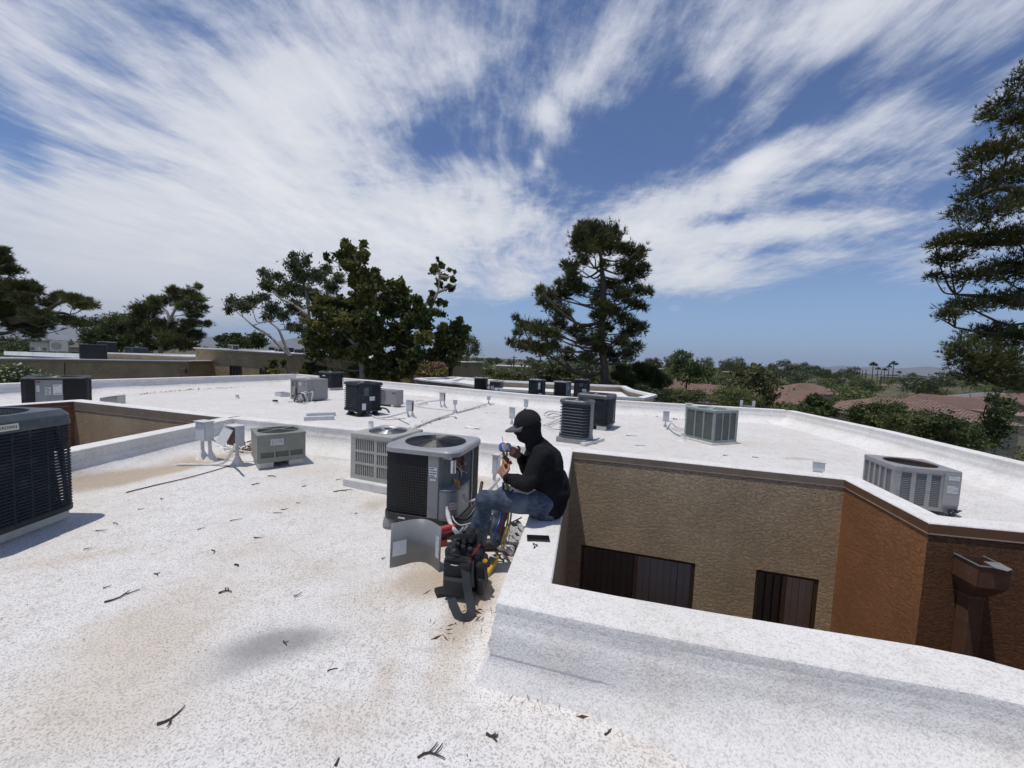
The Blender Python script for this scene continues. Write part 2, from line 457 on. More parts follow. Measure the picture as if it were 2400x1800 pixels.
M_FASCIA_B = mat('brown_fascia_metal', (0.20, 0.10, 0.05), 0.45, var=0.08, dirt=(0.1, 0.05, 0.03), dirt_amt=0.4)
M_LIP = mat('drip_edge_lip', (0.50, 0.38, 0.27), 0.4, var=0.1)

# ------------------------------------------------------------------ plan of the roof
def p2(v): return (v.x, v.y)
I0 = G(1266, 1377, .4); I1 = G(1342, 1057, .4); P2 = G(1980, 1123, .4); P3 = G(2178, 1225, .4); P4 = G(2400, 1246, .4)
P4b = P3 + (P4 - P3).normalized() * 3.2
FR = [G(1629, 1438, .4), G(1923, 1489, .4), G(2128, 1526, .4), G(2275, 1551, .4), G(2400, 1585, .4)]
FR.append(FR[-1] + (FR[-1] - FR[-2]).normalized() * 0.25)
FR.append(FR[-1] + Vector((1.0, -0.38, 0)))
FR.append(FR[-1] + Vector((1.9, -0.55, 0)))
PIT = [I0, I1, P2, P3, P4b, FR[-1]] + FR[-2::-1]
W0 = G(172, 940, .4); W1 = G(523, 978, .4); W2 = G(172, 1046, .4)
W3 = W2 + (W2 - W1).normalized() * 1.3
W0b = W0 - UY * 3.4
WELL = [W1, W0, W0b, W3]
BL = [Vector((-14.2, 3.0, .4)), G(0, 900, .4), G(220, 891, .4), G(695, 877, .4), G(1000, 903, .4), G(1245, 925, .4), G(1500, 942, .4), G(1853, 962, .4), G(2100, 1014, .4), G(2400, 1085, .4), Vector((7.4, 2.5, .4)), Vector((6.9, -3.5, .4))]
OUT = BL + [Vector((-15.0, -3.5, .4))]

def inside(x, y, poly):
    r = False; n = len(poly)
    for i in range(n):
        a, b = poly[i], poly[i - 1]
        if (a.y > y) != (b.y > y) and x < (b.x - a.x) * (y - a.y) / (b.y - a.y) + a.x:
            r = not r
    return r
# roof deck: a fine sheet with gentle hollows, open over the two courtyards
st_ = 0.14
x0, x1, y0, y1 = -15.2, 9.2, -3.6, 20.4
nx, ny = int((x1 - x0) / st_), int((y1 - y0) / st_)
V = []; idx = {}
F = []
def rz(x, y):
    return 0.010 * mnoise.noise(Vector((x * 0.7, y * 0.7, 0.3))) + 0.006 * mnoise.noise(Vector((x * 2.3, y * 2.3, 4.3)))
def vid(i, j):
    k = (i, j)
    if k not in idx:
        x = x0 + i * st_; y = y0 + j * st_
        idx[k] = len(V); V.append((x, y, rz(x, y)))
    return idx[k]
for i in range(nx):
    for j in range(ny):
        cx, cy = x0 + (i + .5) * st_, y0 + (j + .5) * st_
        cs = [(cx, cy)] + [(cx + ex * st_ / 2, cy + ey * st_ / 2) for ex in (-1, 1) for ey in (-1, 1)]
        if inside(cx, cy, OUT) and not any(inside(ex, ey, PIT) or inside(ex, ey, WELL) for ex, ey in cs):
            F.append((vid(i, j), vid(i + 1, j), vid(i + 1, j + 1), vid(i, j + 1)))
roof = obj_from(np_mesh('roof', V, F, M_ROOF, True), 'roof')
tag(roof, kind='structure')

# ------------------------------------------------------------------ parapets
PROF_T = 0.26
def parapet(path, width, label, right=True, both=False, name='parapet', height=0.4, cant=0.32, seed=0, drop=0.10, closed=False, step=0.09, group=None, ramp=None):
    """path = edge of the coping on the roof side; the wall's other face is width further to the left (right) of the path"""
    pts = [Vector((p.x, p.y, 0)) for p in path]
    sgn = 1 if right else -1
    dirs = [(pts[i + 1] - pts[i]).normalized() for i in range(len(pts) - 1)]
    nrm = [Vector((d.y, -d.x, 0)) * sgn for d in dirs]          # towards the roof
    mit = []
    for i in range(len(pts)):
        if i == 0: mit.append(nrm[0])
        elif i == len(pts) - 1: mit.append(nrm[-1])
        else:
            s = nrm[i - 1] + nrm[i]
            mit.append(s / max(0.35, s.length_squared / 2))
    fine = []; mfine = []; cfine = []
    for i in range(len(pts) - 1):
        L = (pts[i + 1] - pts[i]).length; k = max(1, int(L / step))
        for q in range(k):
            f = q / k
            fine.append(pts[i].lerp(pts[i + 1], f)); mfine.append(mit[i].lerp(mit[i + 1], f))
    fine.append(pts[-1]); mfine.append(mit[-1])
    for p in fine: cfine.append(max(0.0, min(1.0, (p.x - ramp[0]) / (ramp[1] - ramp[0]))) * ramp[2] if ramp else 0.0)
    h = height
    top = [(0.004, h - .055), (0.006, h - .028), (0.003, h - .007), (-0.006, h), (-width * .35, h + .004), (-width * .7, h + .003), (-width + .008, h), (-width, h - .008), (-width, h - drop * .5), (-width, h - drop)]
    face = [(cant, -.012), (cant * .72, .028), (cant * .45, .075), (cant * .22, .13), (.035, .19), (.016, .235), (.018, h - .135), (.010, h - .125), (.006, h - .09), (.004, h - .055)]
    if both:
        top = top[:6] + [(-width + .014, h), (-width, h - .012), (-width - .006, h - .03), (-width - .004, h - .055)]
    def sweep(prof, nm, jit, parent, ang=60):
        m = len(prof); vs = []
        for i, p in enumerate(fine):
            for j, (o, z) in enumerate(prof):
                q = p + mfine[i] * (o + cfine[i] * max(0.0, 1 - max(0.0, z) / .21) ** 1.2 * (1 if prof is face else 0))
                n_ = mnoise.noise(Vector((q.x * 2.2 + seed, q.y * 2.2, z * 3))) + 0.6 * mnoise.noise(Vector((q.x * 7 + seed, q.y * 7, z * 9)))
                amp = jit if 0 < j < m - 1 else 0.0
                vs.append((q.x + mfine[i].x * n_ * amp, q.y + mfine[i].y * n_ * amp, z + n_ * amp * (0.5 if z > .02 else 0)))
        fs = []
        for i in range(len(fine) - 1):
            for j in range(m - 1):
                a = i * m + j
                q = (a, a + 1, a + 1 + m, a + m)
                fs.append(q if right else tuple(reversed(q)))
        me_ = np_mesh(nm, vs, fs, M_WALLTOP, True)
        me_.set_sharp_from_angle(angle=rad(ang))
        return obj_from(me_, nm, parent)
    th = thing(name, label, 'parapet', (0, 0, 0), 0, group)
    sweep(top, 'coping', 0.0022, th, 22)
    sweep(face, 'base_flashing', 0.009, th)
    if both:
        f2 = [(-width - o, z) for (o, z) in reversed(face)]
        sweep(f2, 'base_flashing', 0.010, th)
    return th
OI0 = G(1165, 1410, .4)
wl = 0.26
dL = (I1 - I0).normalized(); nL = Vector((-dL.y, dL.x, 0))          # towards the roof on the left
OL1 = I1 + nL * wl
fro = [OI0, G(1453, 1471, .4), G(1688, 1516, .4), G(1981, 1569, .4), G(2275, 1620, .4), G(2400, 1648, .4)]
fro.append(fro[-1] + Vector((.3, -.16, 0))); fro.append(fro[-1] + Vector((1.0, -.40, 0)))
# front and left side of the courtyard in one run
near_path = [OL1 - dL * 0.0, OI0] + fro[1:]
parapet([OL1 + dL * 0.05] + near_path[1:], wl, 'low white parapet with the man sitting on it, nearest round the courtyard', right=True, name='courtyard_parapet', seed=3, drop=0.02, cant=.10, ramp=(.5, 1.9, .42))
# divider between the two roofs, then the far rim of the courtyard
parapet([W1 + UX * 0.15, I1 - UX * 0.02], 0.24, 'long white divider parapet behind the short three-grille air conditioner', right=True, both=True, name='divider_parapet', seed=9)
far_rim = [I1 - UX * .02, P2, P3, P4b]
# (the roof lies on the left of this run, seen from the courtyard the coping ends in the drip edge)
def off_path(path, d):
    out = []
    for i, p in enumerate(path):
        a = (path[i] - path[i - 1]).normalized() if i else (path[1] - path[0]).normalized()
        b = (path[i + 1] - path[i]).normalized() if i < len(path) - 1 else a
        n1 = Vector((-a.y, a.x, 0)); n2 = Vector((-b.y, b.x, 0)); s = n1 + n2
        out.append(p + s / max(.35, s.length_squared / 2) * d)
    return out
parapet(off_path(far_rim, .22), .22, 'white parapet rim above the tan and brown courtyard walls', right=False, name='courtyard_parapet', seed=12, drop=0.02)
# left courtyard
parapet([W1 + UY * .0 + UX * .24, W3 + UX * .24], .24, 'white parapet behind the two white disconnect boxes, shaded on its near face', right=False, name='parapet', seed=15, drop=.02, cant=.45)
parapet([W0b + UY * .2 - UX * .24, W0 + UY * .24 - UX * .24, W1 + UY * .24 + UX * .1], .24, 'white parapet rim in front of the low grey and black condenser', right=False, name='parapet', seed=18, drop=.02)
# outer edges: roof on the right when walking from the left front round the back to the right front
inner = off_path(BL, -.24)
parapet(inner[:4], .24, 'white parapet along the left back edge of the far roof', right=True, name='parapet', seed=21, height=.42, step=.2)
parapet(inner[3:8], .24, 'white parapet along the back edge of the far roof below the pine', right=True, name='parapet', seed=24, height=.42, step=.2)
parapet(inner[7:], .24, 'white parapet running along the right edge of the roof beside the red roofs', right=True, name='parapet', seed=27, height=.42, cant=.42, step=.14)

# ------------------------------------------------------------------ courtyard walls
GZ = -6.0
def wall_frame(a, b):
    d = Vector((b.x - a.x, b.y - a.y, 0)); L = d.length; d.normalize()
    return Vector((a.x, a.y, 0)), d, L, Vector((d.y, -d.x, 0))          # origin, along, length, right-hand normal
def hit(px, py, a, b, off=0.0):
    o, d, L, n = wall_frame(a, b); o = o + n * off
    r = ray(px, py); k = (o - EYE).dot(n) / r.dot(n)
    q = EYE + r * k
    return (q - o).dot(d), q.z
def stucco_wall(a, b, label, m, mf, holes=(), back=0.004, thick=0.13, ztop=0.385, side=1, zbot=GZ, fascia=True, lip=M_LIP, name='stucco_wall', fh=0.085, e0=0.03, e1=0.03):
    """visible face on the right-hand side of a>b (side=1)"""
    o, d, L, n = wall_frame(a, b); n = n * side
    ang = math.atan2(d.y, d.x)
    t = thing(name, label, 'wall', (o.x, o.y, 0), ang)
    sy = -1 * side          # local y of the visible side
    mb = MB()
    us = sorted({-e0, L + e1} | {h[0] for h in holes} | {h[1] for h in holes}); vs = sorted({zbot, ztop} | {h[2] for h in holes} | {h[3] for h in holes})
    for i in range(len(us) - 1):
        for j in range(len(vs) - 1):
            uc, vc = (us[i] + us[i + 1]) / 2, (vs[j] + vs[j + 1]) / 2
            if any(h[0] < uc < h[1] and h[2] < vc < h[3] for h in holes): continue
            y = sy * (-back)
            q = [(us[i], y, vs[j]), (us[i + 1], y, vs[j]), (us[i + 1], y, vs[j + 1]), (us[i], y, vs[j + 1])]
            mb.add(q, [(0, 1, 2, 3)] if side == 1 else [(3, 2, 1, 0)])
    for (u0, u1, v0, v1) in holes:
        ya, yb = sy * -back, sy * -(back + .10)
        for (A, B) in (((u0, v0), (u0, v1)), ((u0, v1), (u1, v1)), ((u1, v1), (u1, v0)), ((u1, v0), (u0, v0))):
            mb.add([(A[0], ya, A[1]), (B[0], ya, B[1]), (B[0], yb, B[1]), (A[0], yb, A[1])], [(0, 1, 2, 3)])
    mb.build('wall_face', m, t)
    yb = sy * -(back + thick)
    MB().add([(.2, yb, zbot), (L - .2, yb, zbot), (L - .2, yb, ztop), (.2, yb, ztop)], [(0, 1, 2, 3)]).build('wall_back', m, t)
    if fascia:
        MB().box((L / 2, sy * -(back / 2 - .001), ztop - fh / 2 + .004), (L - .004, back + .001, fh)).build('fascia', mf, t)
        MB().box((L / 2, sy * -(back / 2 - .002), ztop - fh + .004), (L - .004, back + .003, .010)).build('drip_edge', lip, t)
    return t, d, n, ang
h1 = [hit(1363, 1281, I1, P2, -.0), hit(1631, 1316, I1, P2), hit(1773, 1337, I1, P2), hit(1921, 1357, I1, P2), hit(1492, 1300, I1, P2), hit(1842, 1347, I1, P2)]
wt1 = (h1[0][1] + h1[1][1]) / 2; wt2 = (h1[2][1] + h1[3][1]) / 2
holes = [(h1[0][0], h1[1][0], wt1 - 1.25, wt1), (h1[2][0], h1[3][0], wt2 - 1.2, wt2)]
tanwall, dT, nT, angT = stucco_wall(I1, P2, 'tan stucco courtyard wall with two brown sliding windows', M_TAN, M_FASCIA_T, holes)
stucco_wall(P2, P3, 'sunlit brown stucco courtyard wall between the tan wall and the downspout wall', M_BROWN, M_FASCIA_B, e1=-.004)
dkwall, dB, nB, angB = stucco_wall(P3, P4b, 'shaded brown stucco wall behind the downspout', M_BROWN_SHADE, M_FASCIA_B, e0=-.004)
stucco_wall(I0, I1, 'narrow tan courtyard wall below the parapet the man sits on', M_TAN, M_FASCIA_T)
# faces away from the camera, below the near parapet
for i, (a, b) in enumerate(zip([I0] + FR[:-1], FR)):
    if i == 0:
        nearw = thing('stucco_wall', 'tan courtyard wall below the nearest white parapet, facing away', 'wall')
    mb = MB(); mb.add([(a.x, a.y, GZ), (b.x, b.y, GZ), (b.x, b.y, .385), (a.x, a.y, .385)], [(3, 2, 1, 0)])
    mb.build('wall_face', M_TAN, nearw)
MB().add([(P4b.x, P4b.y, GZ), (FR[-1].x, FR[-1].y, GZ), (FR[-1].x, FR[-1].y, .39), (P4b.x, P4b.y, .39)], [(0, 1, 2, 3)]).build('wall_face', M_BROWN, nearw)
# left courtyard walls
stucco_wall(W0, W1, 'brown stucco wall of the left courtyard below its far white rim', M_TAN, M_FASCIA_T, fh=.16)
stucco_wall(W0b, W0, 'dark end wall of the left courtyard beside the big slotted condenser', M_BROWN, M_FASCIA_B)
for nm, a, b in (('stucco_wall', W1, W3), ('stucco_wall', W3, W0b)):
    pass
lw = thing('stucco_wall', 'hidden side walls of the left courtyard below the shaded parapet', 'wall')
for a, b in ((W1, W3), (W3, W0b)):
    MB().add([(a.x, a.y, GZ), (b.x, b.y, GZ), (b.x, b.y, .39), (a.x, a.y, .39)], [(0, 1, 2, 3)]).build('wall_face', M_TAN, lw)
# outer walls of the building
ow = thing('building_wall', 'tan outer walls of the white roofed building, below the roof edge', 'building')
ob = [p for p in OUT]
for a, b in zip(ob, ob[1:] + ob[:1]):
    MB().add([(a.x, a.y, GZ), (b.x, b.y, GZ), (b.x, b.y, .33), (a.x, a.y, .33)], [(0, 1, 2, 3)]).build('wall_face', M_FARTAN, ow)
    L = (b - a).length; aa = math.atan2(b.y - a.y, b.x - a.x)
    MB().box(((a.x + b.x) / 2, (a.y + b.y) / 2, .352), (L, .03, .075), aa).build('fascia', M_FASCIA_T, ow)

# ------------------------------------------------------------------ windows
M_BRONZE = mat('bronze_window_frame', (0.10, 0.062, 0.042), 0.45, metal=0.3, var=0.15)
M_BLIND = mat('taupe_vertical_blind', (0.88, 0.85, 0.81), 0.75, var=0.08, vscale=3)
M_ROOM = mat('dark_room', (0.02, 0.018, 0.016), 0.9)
def glass_mat(name, tint, refl=0.10, dark=0.0):
    m = bpy.data.materials.new(name); m.use_nodes = True
    t = NT(m.node_tree)
    tr = t.n('ShaderNodeBsdfTransparent', {'Color': tint})
    gl = t.n('ShaderNodeBsdfGlossy', {'Color': (1, 1, 1), 'Roughness': 0.02})
    fr = t.n('ShaderNodeFresnel', {'IOR': 1.5})
    mx = t.n('ShaderNodeMixShader', {0: t.m('MULTIPLY', fr.outputs[0], 1.0), 1: tr.outputs[0], 2: gl.outputs[0]})
    t.n('ShaderNodeOutputMaterial', {'Surface': mx.outputs[0]})
    return m
M_GLASS = glass_mat('window_glass', (1.0, 0.99, 0.98))
M_SCREEN = glass_mat('window_screen', (0.78, 0.76, 0.74))
def sliding_window(parent, u0, u1, um, v0, v1, label, screen_left=True):
    f = MB()
    y0 = 0.008
    fw = .035
    for (a, b) in (((u0, v0), (u0 + fw, v1)), ((u1 - fw, v0), (u1, v1)), ((u0 + fw, v1 - fw), (u1 - fw, v1)), ((u0 + fw, v0), (u1 - fw, v0 + fw))):
        f.box(((a[0] + b[0]) / 2, y0 + .03, (a[1] + b[1]) / 2), (b[0] - a[0], .05, b[1] - a[1]))
    wn = f.build('window', M_BRONZE, parent, bevel=.004)
    wn['label'] = label
    MB().box((um, y0 + .028, (v0 + v1) / 2), (.045, .056, v1 - v0 - 2 * fw - .002)).build('mullion', M_BRONZE, wn, bevel=.004)
    for (a, b, m_, yy, nm) in ((u0 + fw, um - .0225, M_SCREEN if screen_left else M_GLASS, .010, 'insect_screen'), (um + .0225, u1 - fw, M_GLASS, .014, 'pane')):
        MB().box(((a + b) / 2, y0 + yy, (v0 + v1) / 2), (b - a - .002, .004, v1 - v0 - 2 * fw - .002)).build(nm, m_, wn)
        k = max(2, round((b - a) / .082)); wd = (b - a) / k
        for q in range(k):
            c = MB()
            x = a + (q + .5) * wd
            c.box((0, 0, 0), (wd * .96, .0025, v1 - v0 - .06), rot=0)
            s = c.build('blind_slat', M_BLIND, wn)
            s.location = (x, y0 + .038 + .004 * (q % 2), (v0 + v1) / 2)
            s.rotation_euler = (0, 0, rad(rnd.uniform(3, 14) if nm == 'pane' else rnd.uniform(5, 24)))
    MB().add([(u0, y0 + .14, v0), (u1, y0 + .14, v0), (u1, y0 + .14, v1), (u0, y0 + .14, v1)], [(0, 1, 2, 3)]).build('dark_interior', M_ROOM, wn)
sliding_window(tanwall, h1[0][0], h1[1][0], h1[4][0], wt1 - 1.25, wt1, 'wide brown sliding window with its left half screened')
sliding_window(tanwall, h1[2][0], h1[3][0], h1[5][0], wt2 - 1.2, wt2, 'narrow brown sliding window near the wall corner')

# ------------------------------------------------------------------ rain head and downspout on the brown wall
M_SPOUT = mat('brown_painted_tin', (0.16, 0.082, 0.045), 0.38, var=0.12, dirt=(0.5, 0.48, 0.46), dirt_amt=0.12, dscale=9, spec=0.6)
M_ZINC = mat('bare_zinc', (0.62, 0.62, 0.62), 0.3, metal=0.7, var=0.12)
c0 = hit(2237, 1303, P3, P4b); c1 = hit(2290, 1388, P3, P4b)
sp = thing('downspout', 'brown tin downspout with an open funnel head on the shaded brown wall', 'downspout', (P3.x + dB.x * (c0[0] + .10), P3.y + dB.y * (c0[0] + .10), 0), angB)
zt = c0[1] + .02
hw = .105
top = [(-hw, -.02), (hw, -.02), (hw, -.21), (-hw, -.21)]
top = [(-hw, -.21), (hw, -.21), (hw, .0), (-hw, .0)]
low = [(-.055, -.11), (.055, -.11), (.055, -.005), (-.055, -.005)]
zz1 = zt - .17; zz2 = zt - .30
mb = MB()
for k in range(4):
    a, b = top[k], top[(k + 1) % 4]; c, d_ = low[k], low[(k + 1) % 4]
    mb.add([(a[0], a[1], zt), (b[0], b[1], zt), (b[0], b[1], zz1), (a[0], a[1], zz1)], [(3, 2, 1, 0)])
    mb.add([(a[0], a[1], zz1), (b[0], b[1], zz1), (d_[0], d_[1], zz2), (c[0], c[1], zz2)], [(3, 2, 1, 0)])
o = mb.build('funnel_head', M_SPOUT, sp)
so = o.modifiers.new('solid', 'SOLIDIFY'); so.thickness = .004
mb = MB()
for (a, b) in ((top[0], top[1]), (top[1], top[2]), (top[3], top[0])):
    mb.bar((a[0], a[1], zt + .004), (b[0], b[1], zt + .004), .012, .008)
mb.build('rim', M_ZINC, sp)
MB().add([(-.02, -.235, zt + .010), (.10, -.225, zt + .010), (.10, -.13, zt + .018), (-.02, -.14, zt + .018), (.04, -.255, zt + .006)], [(0, 4, 1, 2, 3)]).build('bent_flap', M_ZINC, sp)
MB().box((0, -.0575, (zz2 + GZ) / 2), (.11, .105, zz2 - GZ)).build('pipe', M_SPOUT, sp, bevel=.008)
MB().box((0, -.058, zz2 - .02), (.118, .112, .03)).build('collar', M_SPOUT, sp, bevel=.004)
# ------------------------------------------------------------------ air conditioners
M_COIL = mat('black_coil', (0.012, 0.012, 0.013), 0.55, var=0.3, vscale=30, bump=0.6, bscale=220)
M_CASE_DK = mat('slate_case', (0.017, 0.022, 0.027), 0.5, spec=0.3, var=0.12, dirt=(0.14, 0.13, 0.12), dirt_amt=0.35, dscale=6)
M_CASE_BL = mat('blue_grey_case', (0.060, 0.078, 0.090), 0.42, var=0.10, dirt=(0.2, 0.19, 0.17), dirt_amt=0.35, dscale=6)
M_CASE_GR = mat('mid_grey_case', (0.23, 0.235, 0.24), 0.42, var=0.08, dirt=(0.13, 0.115, 0.10), dirt_amt=0.3, dscale=7)
M_CASE_TOP = mat('light_grey_top', (0.30, 0.305, 0.32), 0.4, var=0.08, dirt=(0.2, 0.18, 0.16), dirt_amt=0.35, dscale=9)
M_CASE_BG = mat('cream_case', (0.39, 0.385, 0.345), 0.5, var=0.08, dirt=(0.25, 0.22, 0.17), dirt_amt=0.35, dscale=7)
M_CASE_GN = mat('sage_case', (0.22, 0.23, 0.195), 0.45, var=0.08, dirt=(0.12, 0.10, 0.075), dirt_amt=0.35, dscale=8)
M_CASE_LG = mat('pale_sage_case', (0.25, 0.285, 0.26), 0.45, var=0.08, dirt=(0.15, 0.14, 0.12), dirt_amt=0.3, dscale=8)
M_CASE_SV = mat('weathered_grey_case', (0.30, 0.295, 0.29), 0.5, var=0.12, dirt=(0.16, 0.13, 0.10), dirt_amt=0.55, dscale=6)
M_RUST = mat('rusty_steel', (0.085, 0.045, 0.028), 0.8, var=0.35, vscale=18, bump=0.3)
M_STICK = mat('white_sticker', (0.62, 0.63, 0.64), 0.5, var=0.06, vscale=20)
M_INK = mat('printed_ink', (0.06, 0.06, 0.07), 0.6)
M_GREYINK = mat('grey_print', (0.30, 0.31, 0.32), 0.6)
M_BLACK = mat('black_plastic', (0.014, 0.014, 0.015), 0.45, var=0.2)
M_STEEL = mat('galvanised_steel', (0.42, 0.43, 0.44), 0.4, metal=0.6, var=0.15, dirt=(0.3, 0.27, 0.24), dirt_amt=0.3)
M_PAD = mat('white_coated_pad', (0.66, 0.65, 0.62), 0.8, var=0.06, bump=0.4, dirt=(0.4, 0.36, 0.3), dirt_amt=0.35, dscale=8)

def top_cap(t, hx, hy, r, z0, z1, hole, m, lip=0.012, name='top_cover', slope=0.0, cx=0, cy=0):
    path = rrect(hx, hy, r, 6, 9)
    n = len(path)
    mb = MB()
    inner = []
    for (x, y, nx_, ny_) in path:
        a = math.atan2(y - cy, x - cx)
        inner.append((cx + hole * math.cos(a), cy + hole * math.sin(a)))
    vs = []
    for (x, y, nx_, ny_), (ix, iy) in zip(path, inner):
        mx, my = x - nx_ * lip, y - ny_ * lip
        vs += [(x, y, z0), (x, y, z1 - lip), (mx, my, z1), (ix, iy, z1 + slope), (ix, iy, z0 - .05), (x - nx_ * .02, y - ny_ * .02, z0)]
    fs = []
    for i in range(n):
        j = (i + 1) % n
        for k in range(4): fs.append((i * 6 + k, j * 6 + k, j * 6 + k + 1, i * 6 + k + 1))
        fs.append((i * 6, i * 6 + 5, j * 6 + 5, j * 6))
    mb.add(vs, fs)
    o = mb.build(name, m, t, bevel=0)
    return o
def fan_guard(t, R_, z, m, rings=10, spokes=8, hub=0.07, dome=0.02, wire=0.0028, cx=0, cy=0, hubm=None):
    mb = MB()
    for k in range(rings):
        rr = hub + (R_ - hub) * (k + 0.6) / rings
        zz_ = z + dome * (1 - (rr / R_) ** 2)
        mb.tube([(cx + rr * math.cos(a), cy + rr * math.sin(a), zz_) for a in [2 * math.pi * q / 28 for q in range(29)]], wire, 4, False)
    for k in range(spokes):
        a = 2 * math.pi * k / spokes + .2
        mb.tube([(cx + math.cos(a) * rr, cy + math.sin(a) * rr, z + dome * (1 - (rr / R_) ** 2) - .004) for rr in (hub * .5, R_ * .5, R_ + .02)], wire * 1.5, 4)
    mb.build('fan_guard', m, t)
    MB().lathe([(0, z + dome + .012), (hub * .8, z + dome + .010), (hub, z + dome), (hub, z + dome - .012), (0, z + dome - .012)], (cx, cy, 0), 18).build('guard_hub', hubm or m, t)
def fan(t, R_, z, m, blades=4, cx=0, cy=0):
    mb = MB()
    mb.lathe([(0, z + .03), (.055, z + .03), (.06, z - .05), (0, z - .05)], (cx, cy, 0), 14)
    for k in range(blades):
        a = 2 * math.pi * k / blades
        pts = []
        for rr, wd in ((.06, .25), (R_ * .55, .34), (R_ * .94, .30)):
            for s in (-1, 1):
                th = a + s * wd * (1.0 if rr > .1 else 1.3)
                pts.append((cx + rr * math.cos(th), cy + rr * math.sin(th), z + s * .025))
        mb.add(pts, [(0, 1, 3, 2), (2, 3, 5, 4)])
    mb.build('fan', m, t)
    MB().lathe([(R_ * 1.02, z + .09), (R_ * 1.02, z - .12)], (cx, cy, 0), 28).build('fan_shroud', M_BLACK, t)
    MB().lathe([(0, z - .14), (R_ * 1.05, z - .14)], (cx, cy, 0), 24).build('inner_deck', M_BLACK, t)
def sticker(t, face, u, z, w_, h_, lines=4, m=None, ink=None, label=None, header=False, name='sticker', proud=.0022):
    """face = (origin xy, along xy, normal xy)"""
    (ox, oy), (ax, ay), (nx_, ny_) = face
    def pt(a, zz_, d): return (ox + ax * a + nx_ * d, oy + ay * a + ny_ * d, zz_)
    mb = MB()
    mb.add([pt(u - w_ / 2, z - h_ / 2, proud), pt(u + w_ / 2, z - h_ / 2, proud), pt(u + w_ / 2, z + h_ / 2, proud), pt(u - w_ / 2, z + h_ / 2, proud)], [(0, 1, 2, 3)])
    mb.cur = 1
    for k in range(lines):
        zz_ = z + h_ * (.38 - .76 * k / max(1, lines - 1)) if lines > 1 else z
        ww = w_ * (.84 if k % 3 else .6)
        hh = h_ * .045 if not (header and k == 0) else h_ * .10
        a0 = u - w_ * .42
        mb.add([pt(a0, zz_ - hh, proud + .001), pt(a0 + ww, zz_ - hh, proud + .001), pt(a0 + ww, zz_ + hh, proud + .001), pt(a0, zz_ + hh, proud + .001)], [(0, 1, 2, 3)])
    o = mb.build(name, [m or M_STICK, ink or M_GREYINK], t)
    if label: o['label'] = label
    return o
def faces(hx, hy):
    return {'F': ((0, -hy), (1, 0), (0, -1)), 'B': ((0, hy), (-1, 0), (0, 1)), 'L': ((-hx, 0), (0, -1), (-1, 0)), 'R': ((hx, 0), (0, 1), (1, 0))}
def text_mesh(name, body, size, m, parent, M, extrude=0.0006):
    c = bpy.data.curves.new(name, 'FONT'); c.body = body; c.size = size; c.align_x = 'CENTER'; c.align_y = 'CENTER'; c.extrude = extrude
    o = bpy.data.objects.new(name, c); col.objects.link(o)
    dg = bpy.context.evaluated_depsgraph_get()
    me = bpy.data.meshes.new_from_object(o.evaluated_get(dg)); me.name = name
    bpy.data.objects.remove(o); bpy.data.curves.remove(c)
    me.materials.clear(); me.materials.append(m)
    r = obj_from(me, name, parent); r.matrix_local = M
    return r
def pad(loc, rot, sx, sy, h, label, m=None, group='white pads under the air conditioners', z=0.0):
    mb = MB().box((0, 0, h / 2), (sx, sy, h))
    o = mb.build('equipment_pad', m or M_PAD, bevel=.012)
    o.location = (loc[0], loc[1], z); o.rotation_euler = (0, 0, rot)
    return tag(o, label, 'pad', group)

